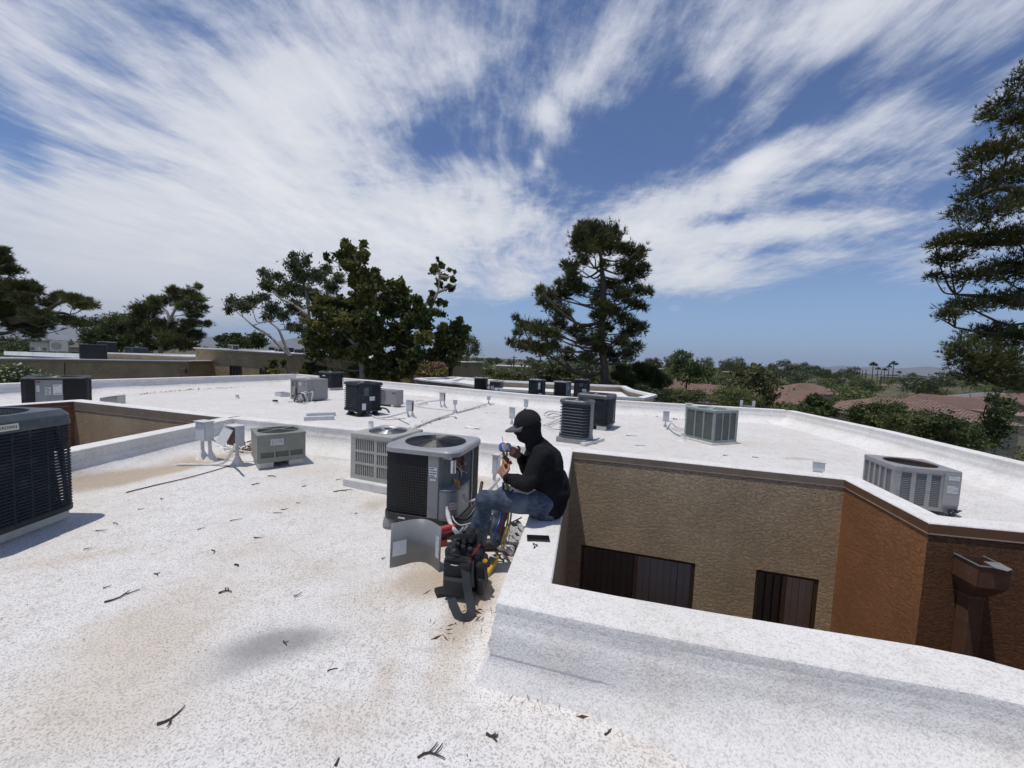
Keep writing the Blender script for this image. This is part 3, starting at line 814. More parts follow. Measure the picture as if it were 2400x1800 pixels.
def slat_unit(name, label, loc, rot, hx, hy, z0, z1, r=0.08, rows=11, case=None, cap=None, hole=None, capz=0.07, tilt=.014, panel=None, posts=True, group=None, slat_h=.30, rows_as_parts=True, dome=0.0, guard=True):
    """square condenser with horizontal louvre rails all round and a plain corner or front panel"""
    case = case or M_CASE_DK; cap = cap or case
    t = thing(name, label, 'air conditioner', loc, rot, group)
    core = rrect(hx - .035, hy - .035, max(.02, r - .02), 4)
    MB().prism([(p[0], p[1]) for p in core], z0 + .03, z1 - capz).build('coil', M_COIL, t)
    base = rrect(hx, hy, r, 5)
    MB().prism([(p[0], p[1]) for p in base], z0, z0 + .045).build('base_pan', case, t, bevel=.006)
    zt_, zb_ = z1 - capz, z0 + .045
    pitch = (zt_ - zb_) / rows
    for k in range(rows):
        zc = zb_ + pitch * (k + .5)
        mb = MB(); mb.ring(base, zc - pitch * slat_h * .5, zc + pitch * slat_h * .5, 0.0, -tilt, .010)
        mb.build('louvre', case, t)
    F_ = faces(hx, hy)
    if posts:
        for (sx, sy) in ((1, 1), (-1, 1), (1, -1), (-1, -1)):
            cpath = [p for p in base if p[0] * sx > hx - r - 1e-6 and p[1] * sy > hy - r - 1e-6]
            cpath.sort(key=lambda p: math.atan2(p[1] * sy, p[0] * sx))
            vs = []; n = len(cpath)
            for (x, y, a, b) in cpath:
                vs += [(x + a * .002, y + b * .002, zb_ - .01), (x + a * .002, y + b * .002, zt_ + .005)]
            MB().add(vs, [(2 * i, 2 * i + 2, 2 * i + 3, 2 * i + 1) for i in range(n - 1)]).build('corner_post', case, t)
    for pn in (panel or []):
        fc, u0, u1 = pn
        (ox, oy), (ax, ay), (nx_, ny_) = F_[fc]
        def pt(a, zz_, d): return (ox + ax * a + nx_ * d, oy + ay * a + ny_ * d, zz_)
        um, wd = (u0 + u1) / 2, u1 - u0
        c = pt(um, (zb_ + zt_) / 2, -.01)
        M = Matrix(((ax, nx_, 0), (ay, ny_, 0), (0, 0, 1)))
        MB().box(c, (wd, .03, zt_ - zb_ - .004), M=M).build('control_panel', case, t, bevel=.004)
    hole = hole or min(hx, hy) * .78
    top_cap(t, hx + .008, hy + .008, r, z1 - capz, z1, hole, cap, lip=.022)
    if guard: fan_guard(t, hole, z1 - .004, M_BLACK if case in (M_CASE_DK, M_CASE_BL) else case, rings=9)
    fan(t, hole * .97, z1 - .12, M_BLACK)
    return t
def grid_unit(name, label, loc, rot, hx, hy, z0, z1, r=.06, cut=None, case=None, cap=None, hole=None, capz=.05, pitch=.028, panel=(), group=None, base=None, wirem=None, guard_rings=14, dome=.015):
    """condenser with a wire guard over a black coil"""
    case = case or M_CASE_GR; cap = cap or case
    t = thing(name, label, 'air conditioner', loc, rot, group)
    core = rrect(hx - .03, hy - .03, max(.02, r - .02), 4)
    cpoly = [(p[0], p[1]) for p in core]
    if cut:
        cpoly = [(-hx + .03, -hy + .03), (cut[0] - .004, -hy + .03), (cut[0] - .004, -hy + .16), (hx - .16, -hy + cut[1] + .004), (hx - .03, -hy + cut[1] + .004), (hx - .03, hy - .03), (-hx + .03, hy - .03)]
    MB().prism(cpoly, z0 + .03, z1 - capz).build('coil', M_COIL, t)
    bs = rrect(hx + .012, hy + .012, r + .01, 5)
    MB().prism([(p[0], p[1]) for p in bs], z0, z0 + .07).build('base_pan', base or case, t, bevel=.012)
    mb = MB(); path = rrect(hx - .004, hy - .004, r, 4)
    zb_, zt_ = z0 + .07, z1 - capz
    k = int((zt_ - zb_) / pitch)
    for i in range(1, k):
        zc = zb_ + (zt_ - zb_) * i / k
        if cut:
            pp = [(hx - .004, -hy + cut[1])] + [(p[0], p[1]) for p in path if not (p[0] > hx - r - .01 and p[1] < -hy + r + .01)] + [(cut[0] - .1, -hy + .004)]
            mb.tube([(p[0], p[1], zc) for p in pp], .0022, 4)
        else:
            mb.ring(path, zc - .0018, zc + .0018, 0, 0, .004)
    for fc, L in (('F', hx - r), ('B', hx - r), ('L', hy - r), ('R', hy - r)):
        (ox, oy), (ax, ay), (nx_, ny_) = faces(hx, hy)[fc]
        q = int(2 * L / pitch)
        for i in range(q + 1):
            a = -L + 2 * L * i / q
            if cut and ((fc == 'F' and a > cut[0] - .09) or (fc == 'R' and a < -hy + cut[1])): continue
            mb.bar((ox + ax * a, oy + ay * a, zb_), (ox + ax * a, oy + ay * a, zt_), .0034, .0034)
    o = mb.build('wire_guard', wirem or M_BLACK, t); o['kind'] = 'stuff'
    for (fc, u0, u1, m_) in panel:
        (ox, oy), (ax, ay), (nx_, ny_) = faces(hx, hy)[fc]
        um, wd = (u0 + u1) / 2, u1 - u0
        M = Matrix(((ax, nx_, 0), (ay, ny_, 0), (0, 0, 1)))
        MB().box((ox + ax * um - nx_ * .008, oy + ay * um - ny_ * .008, (zb_ + zt_) / 2), (wd, .03, zt_ - zb_ - .003), M=M).build('control_panel', m_, t, bevel=.004)
    hole = hole or min(hx, hy) * .8
    top_cap(t, hx + .012, hy + .012, r + .012, z1 - capz, z1, hole, cap, lip=.016)
    fan_guard(t, hole, z1 - .002, M_BLACK, rings=guard_rings, dome=dome, spokes=8, wire=.0034)
    fan(t, hole * .97, z1 - .10, M_BLACK)
    return t
def panel_unit(name, label, loc, rot, hx, hy, z0, z1, case, sides, capz=.045, hole=None, group=None, kind='louvre', rows=16, post=.04, cap=None, cut=0.0, fanm=None, guard=None, frame_top=.0, frame_bot=.06):
    """sheet metal box; sides = {face: [(u0, u1), ...]} openings filled with louvre blades, mesh or vertical slots"""
    t = thing(name, label, 'air conditioner', loc, rot, group)
    zb_, zt_ = z0 + frame_bot, z1 - capz - frame_top - .02
    MB().prism([(-hx + .03, -hy + .03), (hx - .03, -hy + .03), (hx - .03, hy - .03), (-hx + .03, hy - .03)], z0 + .02, z1 - capz).build('coil', M_COIL, t)
    F_ = faces(hx, hy)
    for fc, ops in sides.items():
        (ox, oy), (ax, ay), (nx_, ny_) = F_[fc]
        L = hx if fc in 'FB' else hy
        M = Matrix(((ax, nx_, 0), (ay, ny_, 0), (0, 0, 1)))
        mb = MB()
        def plate(a0, a1, za, zc, d=.009):
            if a1 - a0 < 1e-4 or zc - za < 1e-4: return
            am = (a0 + a1) / 2
            mb.box((ox + ax * am - nx_ * d, oy + ay * am - ny_ * d, (za + zc) / 2), (a1 - a0, 2 * d, zc - za), M=M)
        LL = L - (0.0 if fc in 'FB' else .0185)
        plate(-LL, LL, z0, zb_); plate(-LL, LL, zt_, z1 - capz)
        edges = [-LL] + [e for op in ops for e in op] + [LL]
        for i in range(0, len(edges), 2): plate(edges[i], edges[i + 1], zb_, zt_)
        mb.build('side_panel', case, t)
        for (a0, a1) in ops:
            am = (a0 + a1) / 2
            if kind == 'louvre':
                p_ = (zt_ - zb_) / rows
                for k in range(rows):
                    zc = zb_ + p_ * (k + .5)
                    R3 = M @ Matrix.Rotation(rad(-38), 3, 'X')
                    b = MB().box((0, 0, 0), (a1 - a0, p_ * .95, .0025), M=R3).build('louvre_blade', case, t)
                    b.location = (ox + ax * am - nx_ * .012, oy + ay * am - ny_ * .012, zc)
            elif kind == 'mesh':
                b = MB()
                MBm = int((a1 - a0) / .016)
                for k in range(MBm + 1):
                    a = a0 + (a1 - a0) * k / MBm
                    b.bar((ox + ax * a - nx_ * .01, oy + ay * a - ny_ * .01, zb_), (ox + ax * a - nx_ * .01, oy + ay * a - ny_ * .01, zt_), .003, .003)
                nr = int((zt_ - zb_) / .016)
                for k in range(nr + 1):
                    zc = zb_ + (zt_ - zb_) * k / nr
                    b.bar((ox + ax * a0 - nx_ * .012, oy + ay * a0 - ny_ * .012, zc), (ox + ax * a1 - nx_ * .012, oy + ay * a1 - ny_ * .012, zc), .003, .003)
                o = b.build('mesh_screen', case, t); o['kind'] = 'stuff'
            elif kind == 'vslot':
                nslot = max(2, int((a1 - a0) / .026))
                for k in range(nslot + 1):
                    a = a0 + (a1 - a0) * k / nslot
                    b = MB().box((0, 0, 0), (.013, .012, zt_ - zb_), M=M).build('grille_bar', case, t)
                    b.location = (ox + ax * a - nx_ * .010, oy + ay * a - ny_ * .010, (zb_ + zt_) / 2)
                for f in (1 / 3, 2 / 3):
                    zc = zb_ + (zt_ - zb_) * f
                    MB().box((ox + ax * am - nx_ * .006, oy + ay * am - ny_ * .006, zc), (a1 - a0, .013, .026), M=M).build('cross_bar', case, t)
    hole = hole or min(hx, hy) * .8
    top_cap(t, hx + .008, hy + .008, .02, z1 - capz, z1, hole, cap or case, lip=.008)
    if guard is None: fan_guard(t, hole, z1 - .003, case, rings=9, dome=.012)
    fan(t, hole * .97, z1 - .11, fanm or M_BLACK)
    return t

BR = AX          # most units stand square to the building
# --- the big slotted unit at the left edge
ga = G(174, 1186, .10)
A_hx, A_hy, A_z0, A_z1 = .44, .44, .10, 1.03
rotA = math.atan2(G(174, 1186, .1).y - G(0, 1249, .1).y, G(174, 1186, .1).x - G(0, 1249, .1).x) - rad(90)
cA = Vector((ga.x + .055, ga.y + .01, 0)) + Vector((math.cos(rotA) * -A_hx + math.sin(rotA) * A_hy, math.sin(rotA) * -A_hx - math.cos(rotA) * A_hy, 0))
A = thing('air_conditioner', 'big dark slate condenser with slotted sides and a cream badge, cut by the left edge', 'air conditioner', (cA.x, cA.y, 0), rotA)
pa = rrect(A_hx, A_hy, .13, 7)
rows = 27
zb_, zt_ = A_z0 + .05, A_z1 - .13
pt_ = (zt_ - zb_) / rows
for k in range(rows + 1):
    zc = zb_ + pt_ * k
    MB().ring(pa, zc - pt_ * .30, zc + pt_ * .30, .004, -.006, .009).build('louvre', M_CASE_DK, A)
for fc in 'FBLR':
    (ox, oy), (ax, ay), (nx_, ny_) = faces(A_hx, A_hy)[fc]
    M = Matrix(((ax, nx_, 0), (ay, ny_, 0), (0, 0, 1)))
    for k in range(6):
        a = -.31 + .62 * k / 5
        MB().box((ox + ax * a - nx_ * .010, oy + ay * a - ny_ * .010, (zb_ + zt_) / 2), (.014, .008, zt_ - zb_), M=M).build('stile', M_CASE_DK, A)
MB().prism([(p[0], p[1]) for p in rrect(A_hx - .10, A_hy - .10, .02, 3)], A_z0 + .02, zt_).build('coil', M_COIL, A)
MB().prism([(p[0], p[1]) for p in rrect(A_hx + .004, A_hy + .004, .13, 7)], A_z0, A_z0 + .05).build('base_pan', M_CASE_DK, A, bevel=.008)
mb = MB()
for (dz_, o1) in ((0, 0),): mb.ring(rrect(A_hx + .006, A_hy + .006, .13, 7), zt_ - .005, A_z1 - .05, 0, -.012, .02)
mb.build('top_band', M_CASE_BL, A, smooth=False)
top_cap(A, A_hx - .004, A_hy - .004, .12, A_z1 - .06, A_z1, .34, M_CASE_BL, lip=.045)
fan_guard(A, .34, A_z1 - .02, M_BLACK, rings=14, dome=.015)
fan(A, .33, A_z1 - .12, M_BLACK)
bd = MB().box((0, 0, 0), (.20, .006, .050)).build('badge', mat('cream_badge', (0.62, 0.60, 0.50), 0.4), A, bevel=.003)
Mb = Matrix.Translation((A_hx + .008, -.125, A_z1 - .088)) @ Matrix.Rotation(rad(90), 4, 'Z') @ Matrix.Rotation(rad(-8), 4, 'X')
bd.matrix_local = Mb
text_mesh('badge_lettering', 'GUARDIAN', .033, M_INK, bd, Matrix.Translation((0, -.0036, 0)) @ Matrix.Rotation(rad(90), 4, 'X'))
A['note'] = ''
del A['note']
# --- pale slab below it
pad((cA.x - .03, cA.y - .02), rotA, .80, .86, .10, 'long pale pad under the big slotted condenser at the left edge')

# --- low black and grey unit behind the left courtyard
gb = D(138, 915, 8.95)
B = grid_unit('air_conditioner', 'low grey and black condenser with white stickers behind the left courtyard rim', (gb.x, gb.y, 0), rad(45), .50, .46, .06, .80, case=M_CASE_GR, cap=M_CASE_DK,
              panel=[('F', -.30, .10, M_CASE_GR)])
fB = faces(.50, .46)['F']
sticker(B, fB, -.26, .70, .06, .07, 2, mat('maroon_print', (.14, .05, .05), .5), M_STICK, proud=.010)
sticker(B, fB, -.26, .56, .04, .14, 4, proud=.010); sticker(B, fB, -.12, .50, .085, .17, 5, M_STICK, M_INK, proud=.010); sticker(B, fB, .02, .53, .13, .23, 2, proud=.010)
pad((gb.x, gb.y), rad(45), .9, .85, .06, 'white pad under the low grey and black condenser')

# --- short sage unit with three grilles
gc0, gc1 = G(603, 1088, .09), G(716, 1074, .09)
rc = math.atan2(gc1.y - gc0.y, gc1.x - gc0.x); wc = (gc1 - gc0).length / 2
dC = .30
cc_ = (gc0 + gc1) / 2 + Vector((-math.sin(rc), math.cos(rc), 0)) * dC
zc1 = CAMH - (1012 - 820) / FOC * gc1.y * 1.0
C = panel_unit('air_conditioner', 'short sage green air conditioner with three louvred grilles and a cross on top', (cc_.x, cc_.y, 0), rc, wc, dC, .09, zc1, M_CASE_GN,
               {'F': [(-wc * .86, -wc * .34), (-wc * .27, wc * .27), (wc * .34, wc * .88)], 'L': [], 'R': [], 'B': []}, rows=13, capz=.03, frame_top=.20, hole=.26, cap=M_CASE_GN, guard=False, frame_bot=.07)
mb = MB()
for a in (35, 145, 215, 325):
    mb.bar((0, 0, zc1 + .004), (math.cos(rad(a)) * .275, math.sin(rad(a)) * .262, zc1 + .004), .022, .010)
mb.box((0, 0, zc1 + .010), (.16, .05, .010))
mb.build('cross_arm', M_CASE_GN, C)
mb = MB()
for k in range(-9, 10):
    L_ = math.sqrt(max(0, .26 ** 2 - (k * .027) ** 2))
    mb.bar((k * .027, -L_, zc1 - .006), (k * .027, L_, zc1 - .006), .003, .003)
mb.build('fan_guard', M_CASE_GN, C)['kind'] = 'stuff'
fC = faces(wc, dC)['F']
sticker(C, fC, -.06, zc1 - .115, .155, .085, 0, name='sticker')
sticker(C, fC, -.06, zc1 - .115, .128, .060, 6, M_GREYINK, M_STICK, name='sticker', proud=.0045)
for s in (-1, 1):
    p_ = cc_ + Vector((math.cos(rc), math.sin(rc), 0)) * (s * wc * .62)
    pad((p_.x, p_.y), rc, .18, .5, .09, 'white block under the %s end of the short three-grille unit' % ('left' if s < 0 else 'right'), group='white blocks under the short unit')

# --- cream unit with vertical slots behind the opened unit
gd = G(835, 1122, .10)
zD = .67
gD0, gD1 = G(826, 1008, zD), G(948, 1025, zD)
rD = rad(-20)
hD = .31
cD = Vector((gd.x, gd.y, 0)) + Vector((math.cos(rD) * hD - math.sin(rD) * hD, math.sin(rD) * hD + math.cos(rD) * hD, 0)) + Vector((-0.085, .03, 0))
Dn = panel_unit('air_conditioner', 'cream air conditioner with vertical slots and a round fan top, behind the opened one', (cD.x, cD.y, 0), rD, hD, hD, .10, zD, M_CASE_BG,
                {'F': [(-.24, .04), (.08, .27)], 'L': [(-.27, -.03), (.02, .27)], 'R': [(-.27, -.03), (.02, .27)], 'B': [(-.25, .25)]}, kind='vslot', hole=.235, capz=.05, cap=M_CASE_BG, guard=False, frame_bot=.05)
mb = MB()
for k in range(7):
    rr = .09 + .145 * k / 6
    mb.tube([(rr * math.cos(2 * math.pi * q / 26), rr * math.sin(2 * math.pi * q / 26), zD + .006 + .02 * (1 - rr / .24)) for q in range(27)], .0025, 4, False)
mb.build('fan_guard', M_STEEL, Dn)
MB().lathe([(.055, zD + .03), (.09, zD + .03), (.09, zD + .015), (.055, zD + .015), (.055, zD + .03)], n=20).build('guard_hub', M_CASE_TOP, Dn)
pad((cD.x - .02, cD.y - .02), rD, .72, .70, .10, 'white pad under the cream slotted air conditioner')

# --- the opened unit the man works on
zE0, zE1 = .10, .80
eL, eB, eR, eF = G(915, 1046, zE1), G(990, 1018, zE1), G(1139, 1047, zE1), G(1082, 1090, zE1)
cE = (eL + eB + eR + eF) / 4
eF2 = G(1035, 1232, zE0)
rE = rad(-14)
hE = .365
cE = Vector((-.735, 3.80, 0))
eU, eR = .205, .40           # the opened corner starts here on the front and ends here on the right side
E = grid_unit('air_conditioner', 'opened grey condenser with bare wiring and a wide black fan grille, beside the man', (cE.x, cE.y, 0), rE, hE, hE, zE0, zE1, r=.11, cut=(eU, eR), case=M_CASE_GR, cap=M_CASE_TOP, base=M_BLACK,
              panel=[('F', .10, .205, M_CASE_GR)], hole=.300, capz=.055, pitch=.024, guard_rings=26, dome=.012)
E_F = faces(hE, hE)['F']
corner = [(eU + .002, -hE + .003)] + [(hE - .11 + .107 * math.sin(rad(k * 15)), -hE + .11 - .107 * math.cos(rad(k * 15))) for k in range(7)] + [(hE - .003, -hE + eR - .002)]
inner_ = [(eU + .002, -hE + .004), (eU + .002, -hE + .10), (eU + .05, -hE + .17), (hE - .13, -hE + .25), (hE - .09, -hE + eR - .02), (hE - .004, -hE + eR - .002)]
def skin(poly, z0, z1, nm, m):
    mb = MB()
    for i in range(len(poly) - 1):
        (ax_, ay_), (bx_, by_) = poly[i], poly[i + 1]
        mb.add([(ax_, ay_, z0), (bx_, by_, z0), (bx_, by_, z1), (ax_, ay_, z1)], [(0, 1, 2, 3)])
    o = mb.build(nm, m, E); so_ = o.modifiers.new('solid', 'SOLIDIFY'); so_.thickness = .003
    return o
skin(inner_, zE0 + .07, zE1 - .056, 'inner_wall', M_CASE_GR)
skin(corner, zE0 + .07, .425, 'lower_panel', M_CASE_GR)
MB().prism(corner + list(reversed(inner_[1:-1])), .426, .436).build('shelf', M_CASE_TOP, E)
skin([(x_ * 1.0, y_) for x_, y_ in corner], .418, .440, 'shelf_lip', M_CASE_TOP)
MB().bar((hE + .002, -hE + eR + .012, zE0 + .06), (hE + .002, -hE + eR + .012, zE1 - .056), .014, .026).build('corner_rail', M_CASE_TOP, E)
x0_, x1_ = eU, hE
cp = MB(); cp.cyl((x0_ + .085, -hE + .115, .575), (x0_ + .085, -hE + .115, .70), .030, n=18); cp.build('capacitor', mat('bright_aluminium', (.75, .75, .76), .28, metal=.8, var=.05), E, bevel=.004)
sticker(E, E_F, .152, .600, .075, .09, 4, M_STICK, M_INK, proud=.0085); sticker(E, E_F, .152, .53, .06, .02, 1, proud=.0085)
sticker(E, E_F, x0_ + .055, .722, .085, .022, 1, M_STICK, M_INK, proud=-.062)
sticker(E, ((hE - .03, -hE + .03), (.7071, .7071), (.7071, -.7071)), .0, .30, .085, .07, 3, mat('pink_notice', (.42, .30, .31), .5), M_STICK, proud=.004)
sticker(E, E_F, -.15, .137, .07, .016, 0, proud=.014)
wire_mats = {'red': mat('red_wire', (.30, .03, .025), .45), 'orange': mat('orange_wire', (.42, .14, .03), .45), 'yellow': mat('yellow_wire', (.50, .33, .04), .45), 'black': M_BLACK, 'blue': mat('blue_wire', (.05, .07, .22), .45), 'white': M_STICK}
rw = random.Random(5)
def wiggle(a, b, amp, n=7):
    a, b = Vector(a), Vector(b); out = []
    off = Vector((rw.uniform(-1, 1), rw.uniform(-.6, .2), rw.uniform(-1, 1))) * amp
    for k in range(n):
        f = k / (n - 1)
        out.append(a.lerp(b, f) + off * math.sin(math.pi * f) + Vector((rw.uniform(-1, 1), rw.uniform(-1, 1), rw.uniform(-1, 1))) * amp * .15)
    return out
yw = -hE + .12
for i, c_ in enumerate(['red', 'orange', 'black', 'red', 'black', 'orange', 'red', 'black', 'white', 'red']):
    MB().tube(wiggle((x0_ + .085 + rw.uniform(-.02, .02), yw, .70), (x0_ + .155 + rw.uniform(-.03, .05), yw + .05, .62 + rw.uniform(-.05, .10)), .05), .0028, 5).build('wire', wire_mats[c_], E)
for i, c_ in enumerate(['black', 'blue', 'red', 'orange', 'black', 'white']):
    MB().tube(wiggle((x0_ + .145 + rw.uniform(-.02, .02), yw + .03, .63), (x0_ + .15 + rw.uniform(-.02, .03), yw + .03, .47), .02), .0028, 5).build('wire', wire_mats[c_], E)
cx_, cz_ = x0_ + .14, .478
for i in range(5):
    pts = []
    for k in range(15):
        a = 2 * math.pi * k / 14
        pts.append((cx_ + (.016 + .006 * i) * math.cos(a + i) * .8, yw - .012 + .008 * math.sin(a * 2 + i), cz_ + .045 * math.sin(a + i * .7)))
    MB().tube(pts, .003, 5, False).build('wire', wire_mats['yellow' if i % 3 else 'orange'], E)
for i in range(3):
    MB().tube(wiggle((cx_, yw, cz_ + .02), (cx_ - .06 - .01 * i, yw - .005, cz_ + .03 + .02 * i), .02), .0025, 5).build('wire', wire_mats[['yellow', 'black', 'orange'][i]], E)
MB().box((x0_ + .165, yw + .06, .665), (.03, .03, .05)).build('contactor', M_BLACK, E, bevel=.003)
for s in ((-1, -1), (1, -1), (-1, 1), (1, 1)):
    MB().lathe([(0, 0), (.07, .0), (.075, .03), (.06, .10), (0, .10)], (s[0] * (hE - .06), s[1] * (hE - .06), 0), 14).build('foot', mat('grey_foot', (.25, .24, .23), .8) if s == (-1, -1) else M_BLACK, E)

# --- units on the far roof
def at_unit(px, py, z=0.08): return G(px, py, z)
F1 = G(709, 938, .04)
Fu = panel_unit('air_conditioner', 'weathered grey louvred air conditioner with loose cables in front, far left of the roof', (F1.x, F1.y + .42, 0), rad(-24), .39, .39, .04, .72, M_CASE_SV,
                {'F': [(-.34, -.22), (-.17, -.05)], 'L': [(-.33, -.14), (-.09, .09), (.14, .33)], 'R': [], 'B': []}, rows=14, hole=.29, frame_top=.02, guard=None)
fF = faces(.39, .39)['F']
sticker(Fu, fF, .06, .56, .10, .10, 3); sticker(Fu, fF, .08, .40, .10, .16, 5, M_CASE_TOP); sticker(Fu, fF, .24, .56, .05, .16, 4, M_INK, M_STICK)
MB().box((-.18, -.42, .32), (.13, .05, .26), M=Matrix.Rotation(rad(8), 3, 'Y')).build('disconnect_box', M_CASE_SV, Fu, bevel=.006)
g1 = G(766, 910, .08)
Gu = slat_unit('air_conditioner', 'dark slate condenser with a cream badge, farthest back by the parapet corner', (g1.x, g1.y + .38, 0), rad(-22), .36, .36, .10, .78, r=.06, rows=10, case=M_CASE_DK, cap=M_CASE_BL)
sticker(Gu, faces(.36, .36)['F'], -.02, .61, .16, .05, 0, mat('badge_face', (.5, .5, .45), .5), proud=.004, name='badge')
pad((g1.x, g1.y + .38), rad(-22), .62, .72, .10, 'white pad under the farthest dark condenser by the parapet corner')
h1_ = G(833, 968, .10)
H_ = slat_unit('air_conditioner', 'black louvred condenser on dark feet with a long white hose to a box', (h1_.x + .02, h1_.y + .45, 0), rad(-38), .37, .37, .12, .87, r=.09, rows=11, case=M_CASE_DK, cap=M_CASE_DK,
               panel=[('R', -.33, .02)], posts=False)
fH = faces(.37, .37)['R']
sticker(H_, fH, -.14, .64, .13, .20, 0, M_CASE_BL, proud=.008, name='badge'); sticker(H_, fH, .03, .46, .15, .11, 3, proud=.010); sticker(H_, fH, -.20, .26, .11, .17, 0, proud=.008)
for s in ((-1, -1), (1, -1), (-1, 1), (1, 1)):
    MB().lathe([(0, 0), (.11, 0), (.11, .035), (.07, .05), (.08, .12), (0, .12)], (s[0] * .22, s[1] * .22, 0), 14).build('foot', M_BLACK, H_)
i0, i1 = G(877, 945, .06), G(938, 952, .06)
ri = math.atan2(i1.y - i0.y, i1.x - i0.x)
ci = (i0 + i1) / 2
hi = .45
Iu = thing('air_conditioner', 'low wide grey outdoor unit with a perforated left half', 'air conditioner', (ci.x, ci.y + .17, 0), ri)
MB().box((0, 0, .30), (hi * 2, .32, .46)).build('case', M_CASE_SV, Iu, bevel=.012)
mb = MB(); mb.add([(-hi + .03, -.163, .10), (-.03, -.163, .10), (.03, -.163, .30), (-.03, -.163, .51), (-hi + .03, -.163, .51)], [(0, 1, 2, 3, 4)])
mb.build('perforated_grille', mat('perforated_grey', (.10, .10, .10), .6, var=.5, vscale=70), Iu)
mb = MB()
for k in range(22):
    z_ = .11 + .395 * k / 21
    xe = -.03 + .06 * (1 - abs(z_ - .305) / .205)
    mb.bar((-hi + .03, -.166, z_), (xe, -.166, z_), .004, .006)
for k in range(26):
    x_ = -hi + .04 + (hi - .07) * k / 25
    mb.bar((x_, -.1665, .10), (x_, -.1665, .51), .006, .003)
mb.build('grille_wires', M_CASE_SV, Iu)['kind'] = 'stuff'
fI = ((0, -.16), (1, 0), (0, -1))
for u in (.31, .38): sticker(Iu, fI, u, .44, .05, .06, 2, M_INK, M_CASE_SV)
for s in (-1, 1): MB().box((s * .3, 0, .035), (.08, .36, .07)).build('foot', M_PAD, Iu, bevel=.005)
# cylinder-cornered unit behind the man and the wide one behind it
k0 = G(1356, 1030, .10)
Ku = slat_unit('air_conditioner', 'tall blue-grey condenser with rounded corners and pale louvres, right of the man', (k0.x, k0.y + .33, 0), rad(-26), .31, .31, .10, .87, r=.15, rows=11, case=M_CASE_BL, cap=M_CASE_BL, slat_h=.22, panel=[('R', -.12, .14)], tilt=.008, posts=False)
pad((k0.x - .02, k0.y + .33), rad(-26), .62, .60, .10, 'grey pad under the tall round-cornered condenser', M_CASE_SV)
l0 = G(1405, 998, .10)
Lu = thing('air_conditioner', 'wide dark slate condenser with a fine louvre grid, behind the round-cornered one', 'air conditioner', (l0.x, l0.y + .42, 0), rad(-30))
pl = rrect(.40, .40, .08, 5)
MB().prism([(p[0], p[1]) for p in rrect(.36, .36, .06, 4)], .12, .76).build('coil', M_COIL, Lu)
MB().prism([(p[0], p[1]) for p in pl], .10, .14).build('base_pan', M_CASE_DK, Lu, bevel=.006)
for k in range(20):
    zc = .16 + .60 * k / 19
    MB().ring(pl, zc - .007, zc + .007, .0, -.006, .007).build('louvre', M_CASE_DK, Lu)
for fc in 'FBLR':
    (ox, oy), (ax, ay), (nx_, ny_) = faces(.40, .40)[fc]
    for k in range(9):
        a = -.32 + .64 * k / 8
        MB().bar((ox + ax * a - nx_ * .004, oy + ay * a - ny_ * .004, .14), (ox + ax * a - nx_ * .004, oy + ay * a - ny_ * .004, .77), .008, .008).build('stile', M_CASE_DK, Lu)
top_cap(Lu, .408, .408, .09, .76, .86, .31, M_CASE_BL, lip=.03)
fan_guard(Lu, .31, .85, M_BLACK); fan(Lu, .30, .74, M_BLACK)
for a, b in ((.25, -.32), (-.25, -.32), (.25, .30), (-.25, .30)):
    MB().box((a, b, .05), (.22, .12, .10)).build('foot', M_PAD, Lu, bevel=.006)
# sage unit with mesh panels
m0 = G(1667, 1040, .04); m1 = G(1721, 1036, .04); m2 = G(1620, 1022, .04)
rM = rad(-2)
hM = .37
Mc = Vector((m0.x, m0.y, 0)) + Vector((.22, .50, 0))
Mu = panel_unit('air_conditioner', 'pale sage green condenser with mesh panels, standing alone on the right of the far roof', (Mc.x, Mc.y, 0), rad(24), hM, hM, .05, .74, M_CASE_LG,
                {'F': [(-.32, -.125), (-.095, .095), (.125, .30)], 'L': [(-.33, -.125), (-.095, .095), (.125, .33)], 'R': [(-.32, .32)], 'B': [(-.32, .32)]}, kind='mesh', hole=.29, capz=.04, frame_bot=.05, guard=False)
mb = MB()
for a in (20, 110, 200, 290):
    mb.bar((0, 0, .745), (math.cos(rad(a)) * .30, math.sin(rad(a)) * .30, .745), .03, .012)
mb.lathe([(0, .76), (.08, .76), (.08, .74), (0, .74)], n=16)
mb.build('cross_arm', mat('mint_arm', (.33, .42, .36), .4), Mu)
mb = MB()
for k in range(8):
    rr = .08 + .21 * k / 7
    mb.tube([(rr * math.cos(2 * math.pi * q / 26), rr * math.sin(2 * math.pi * q / 26), .742) for q in range(27)], .0025, 4, False)
mb.build('fan_guard', M_CASE_LG, Mu)
sticker(Mu, faces(hM, hM)['F'], -.02, .715, .20, .04, 1, M_CASE_TOP, name='badge', proud=.010)
pad((Mc.x, Mc.y), rad(24), .78, .76, .05, 'white pad under the pale sage green condenser')
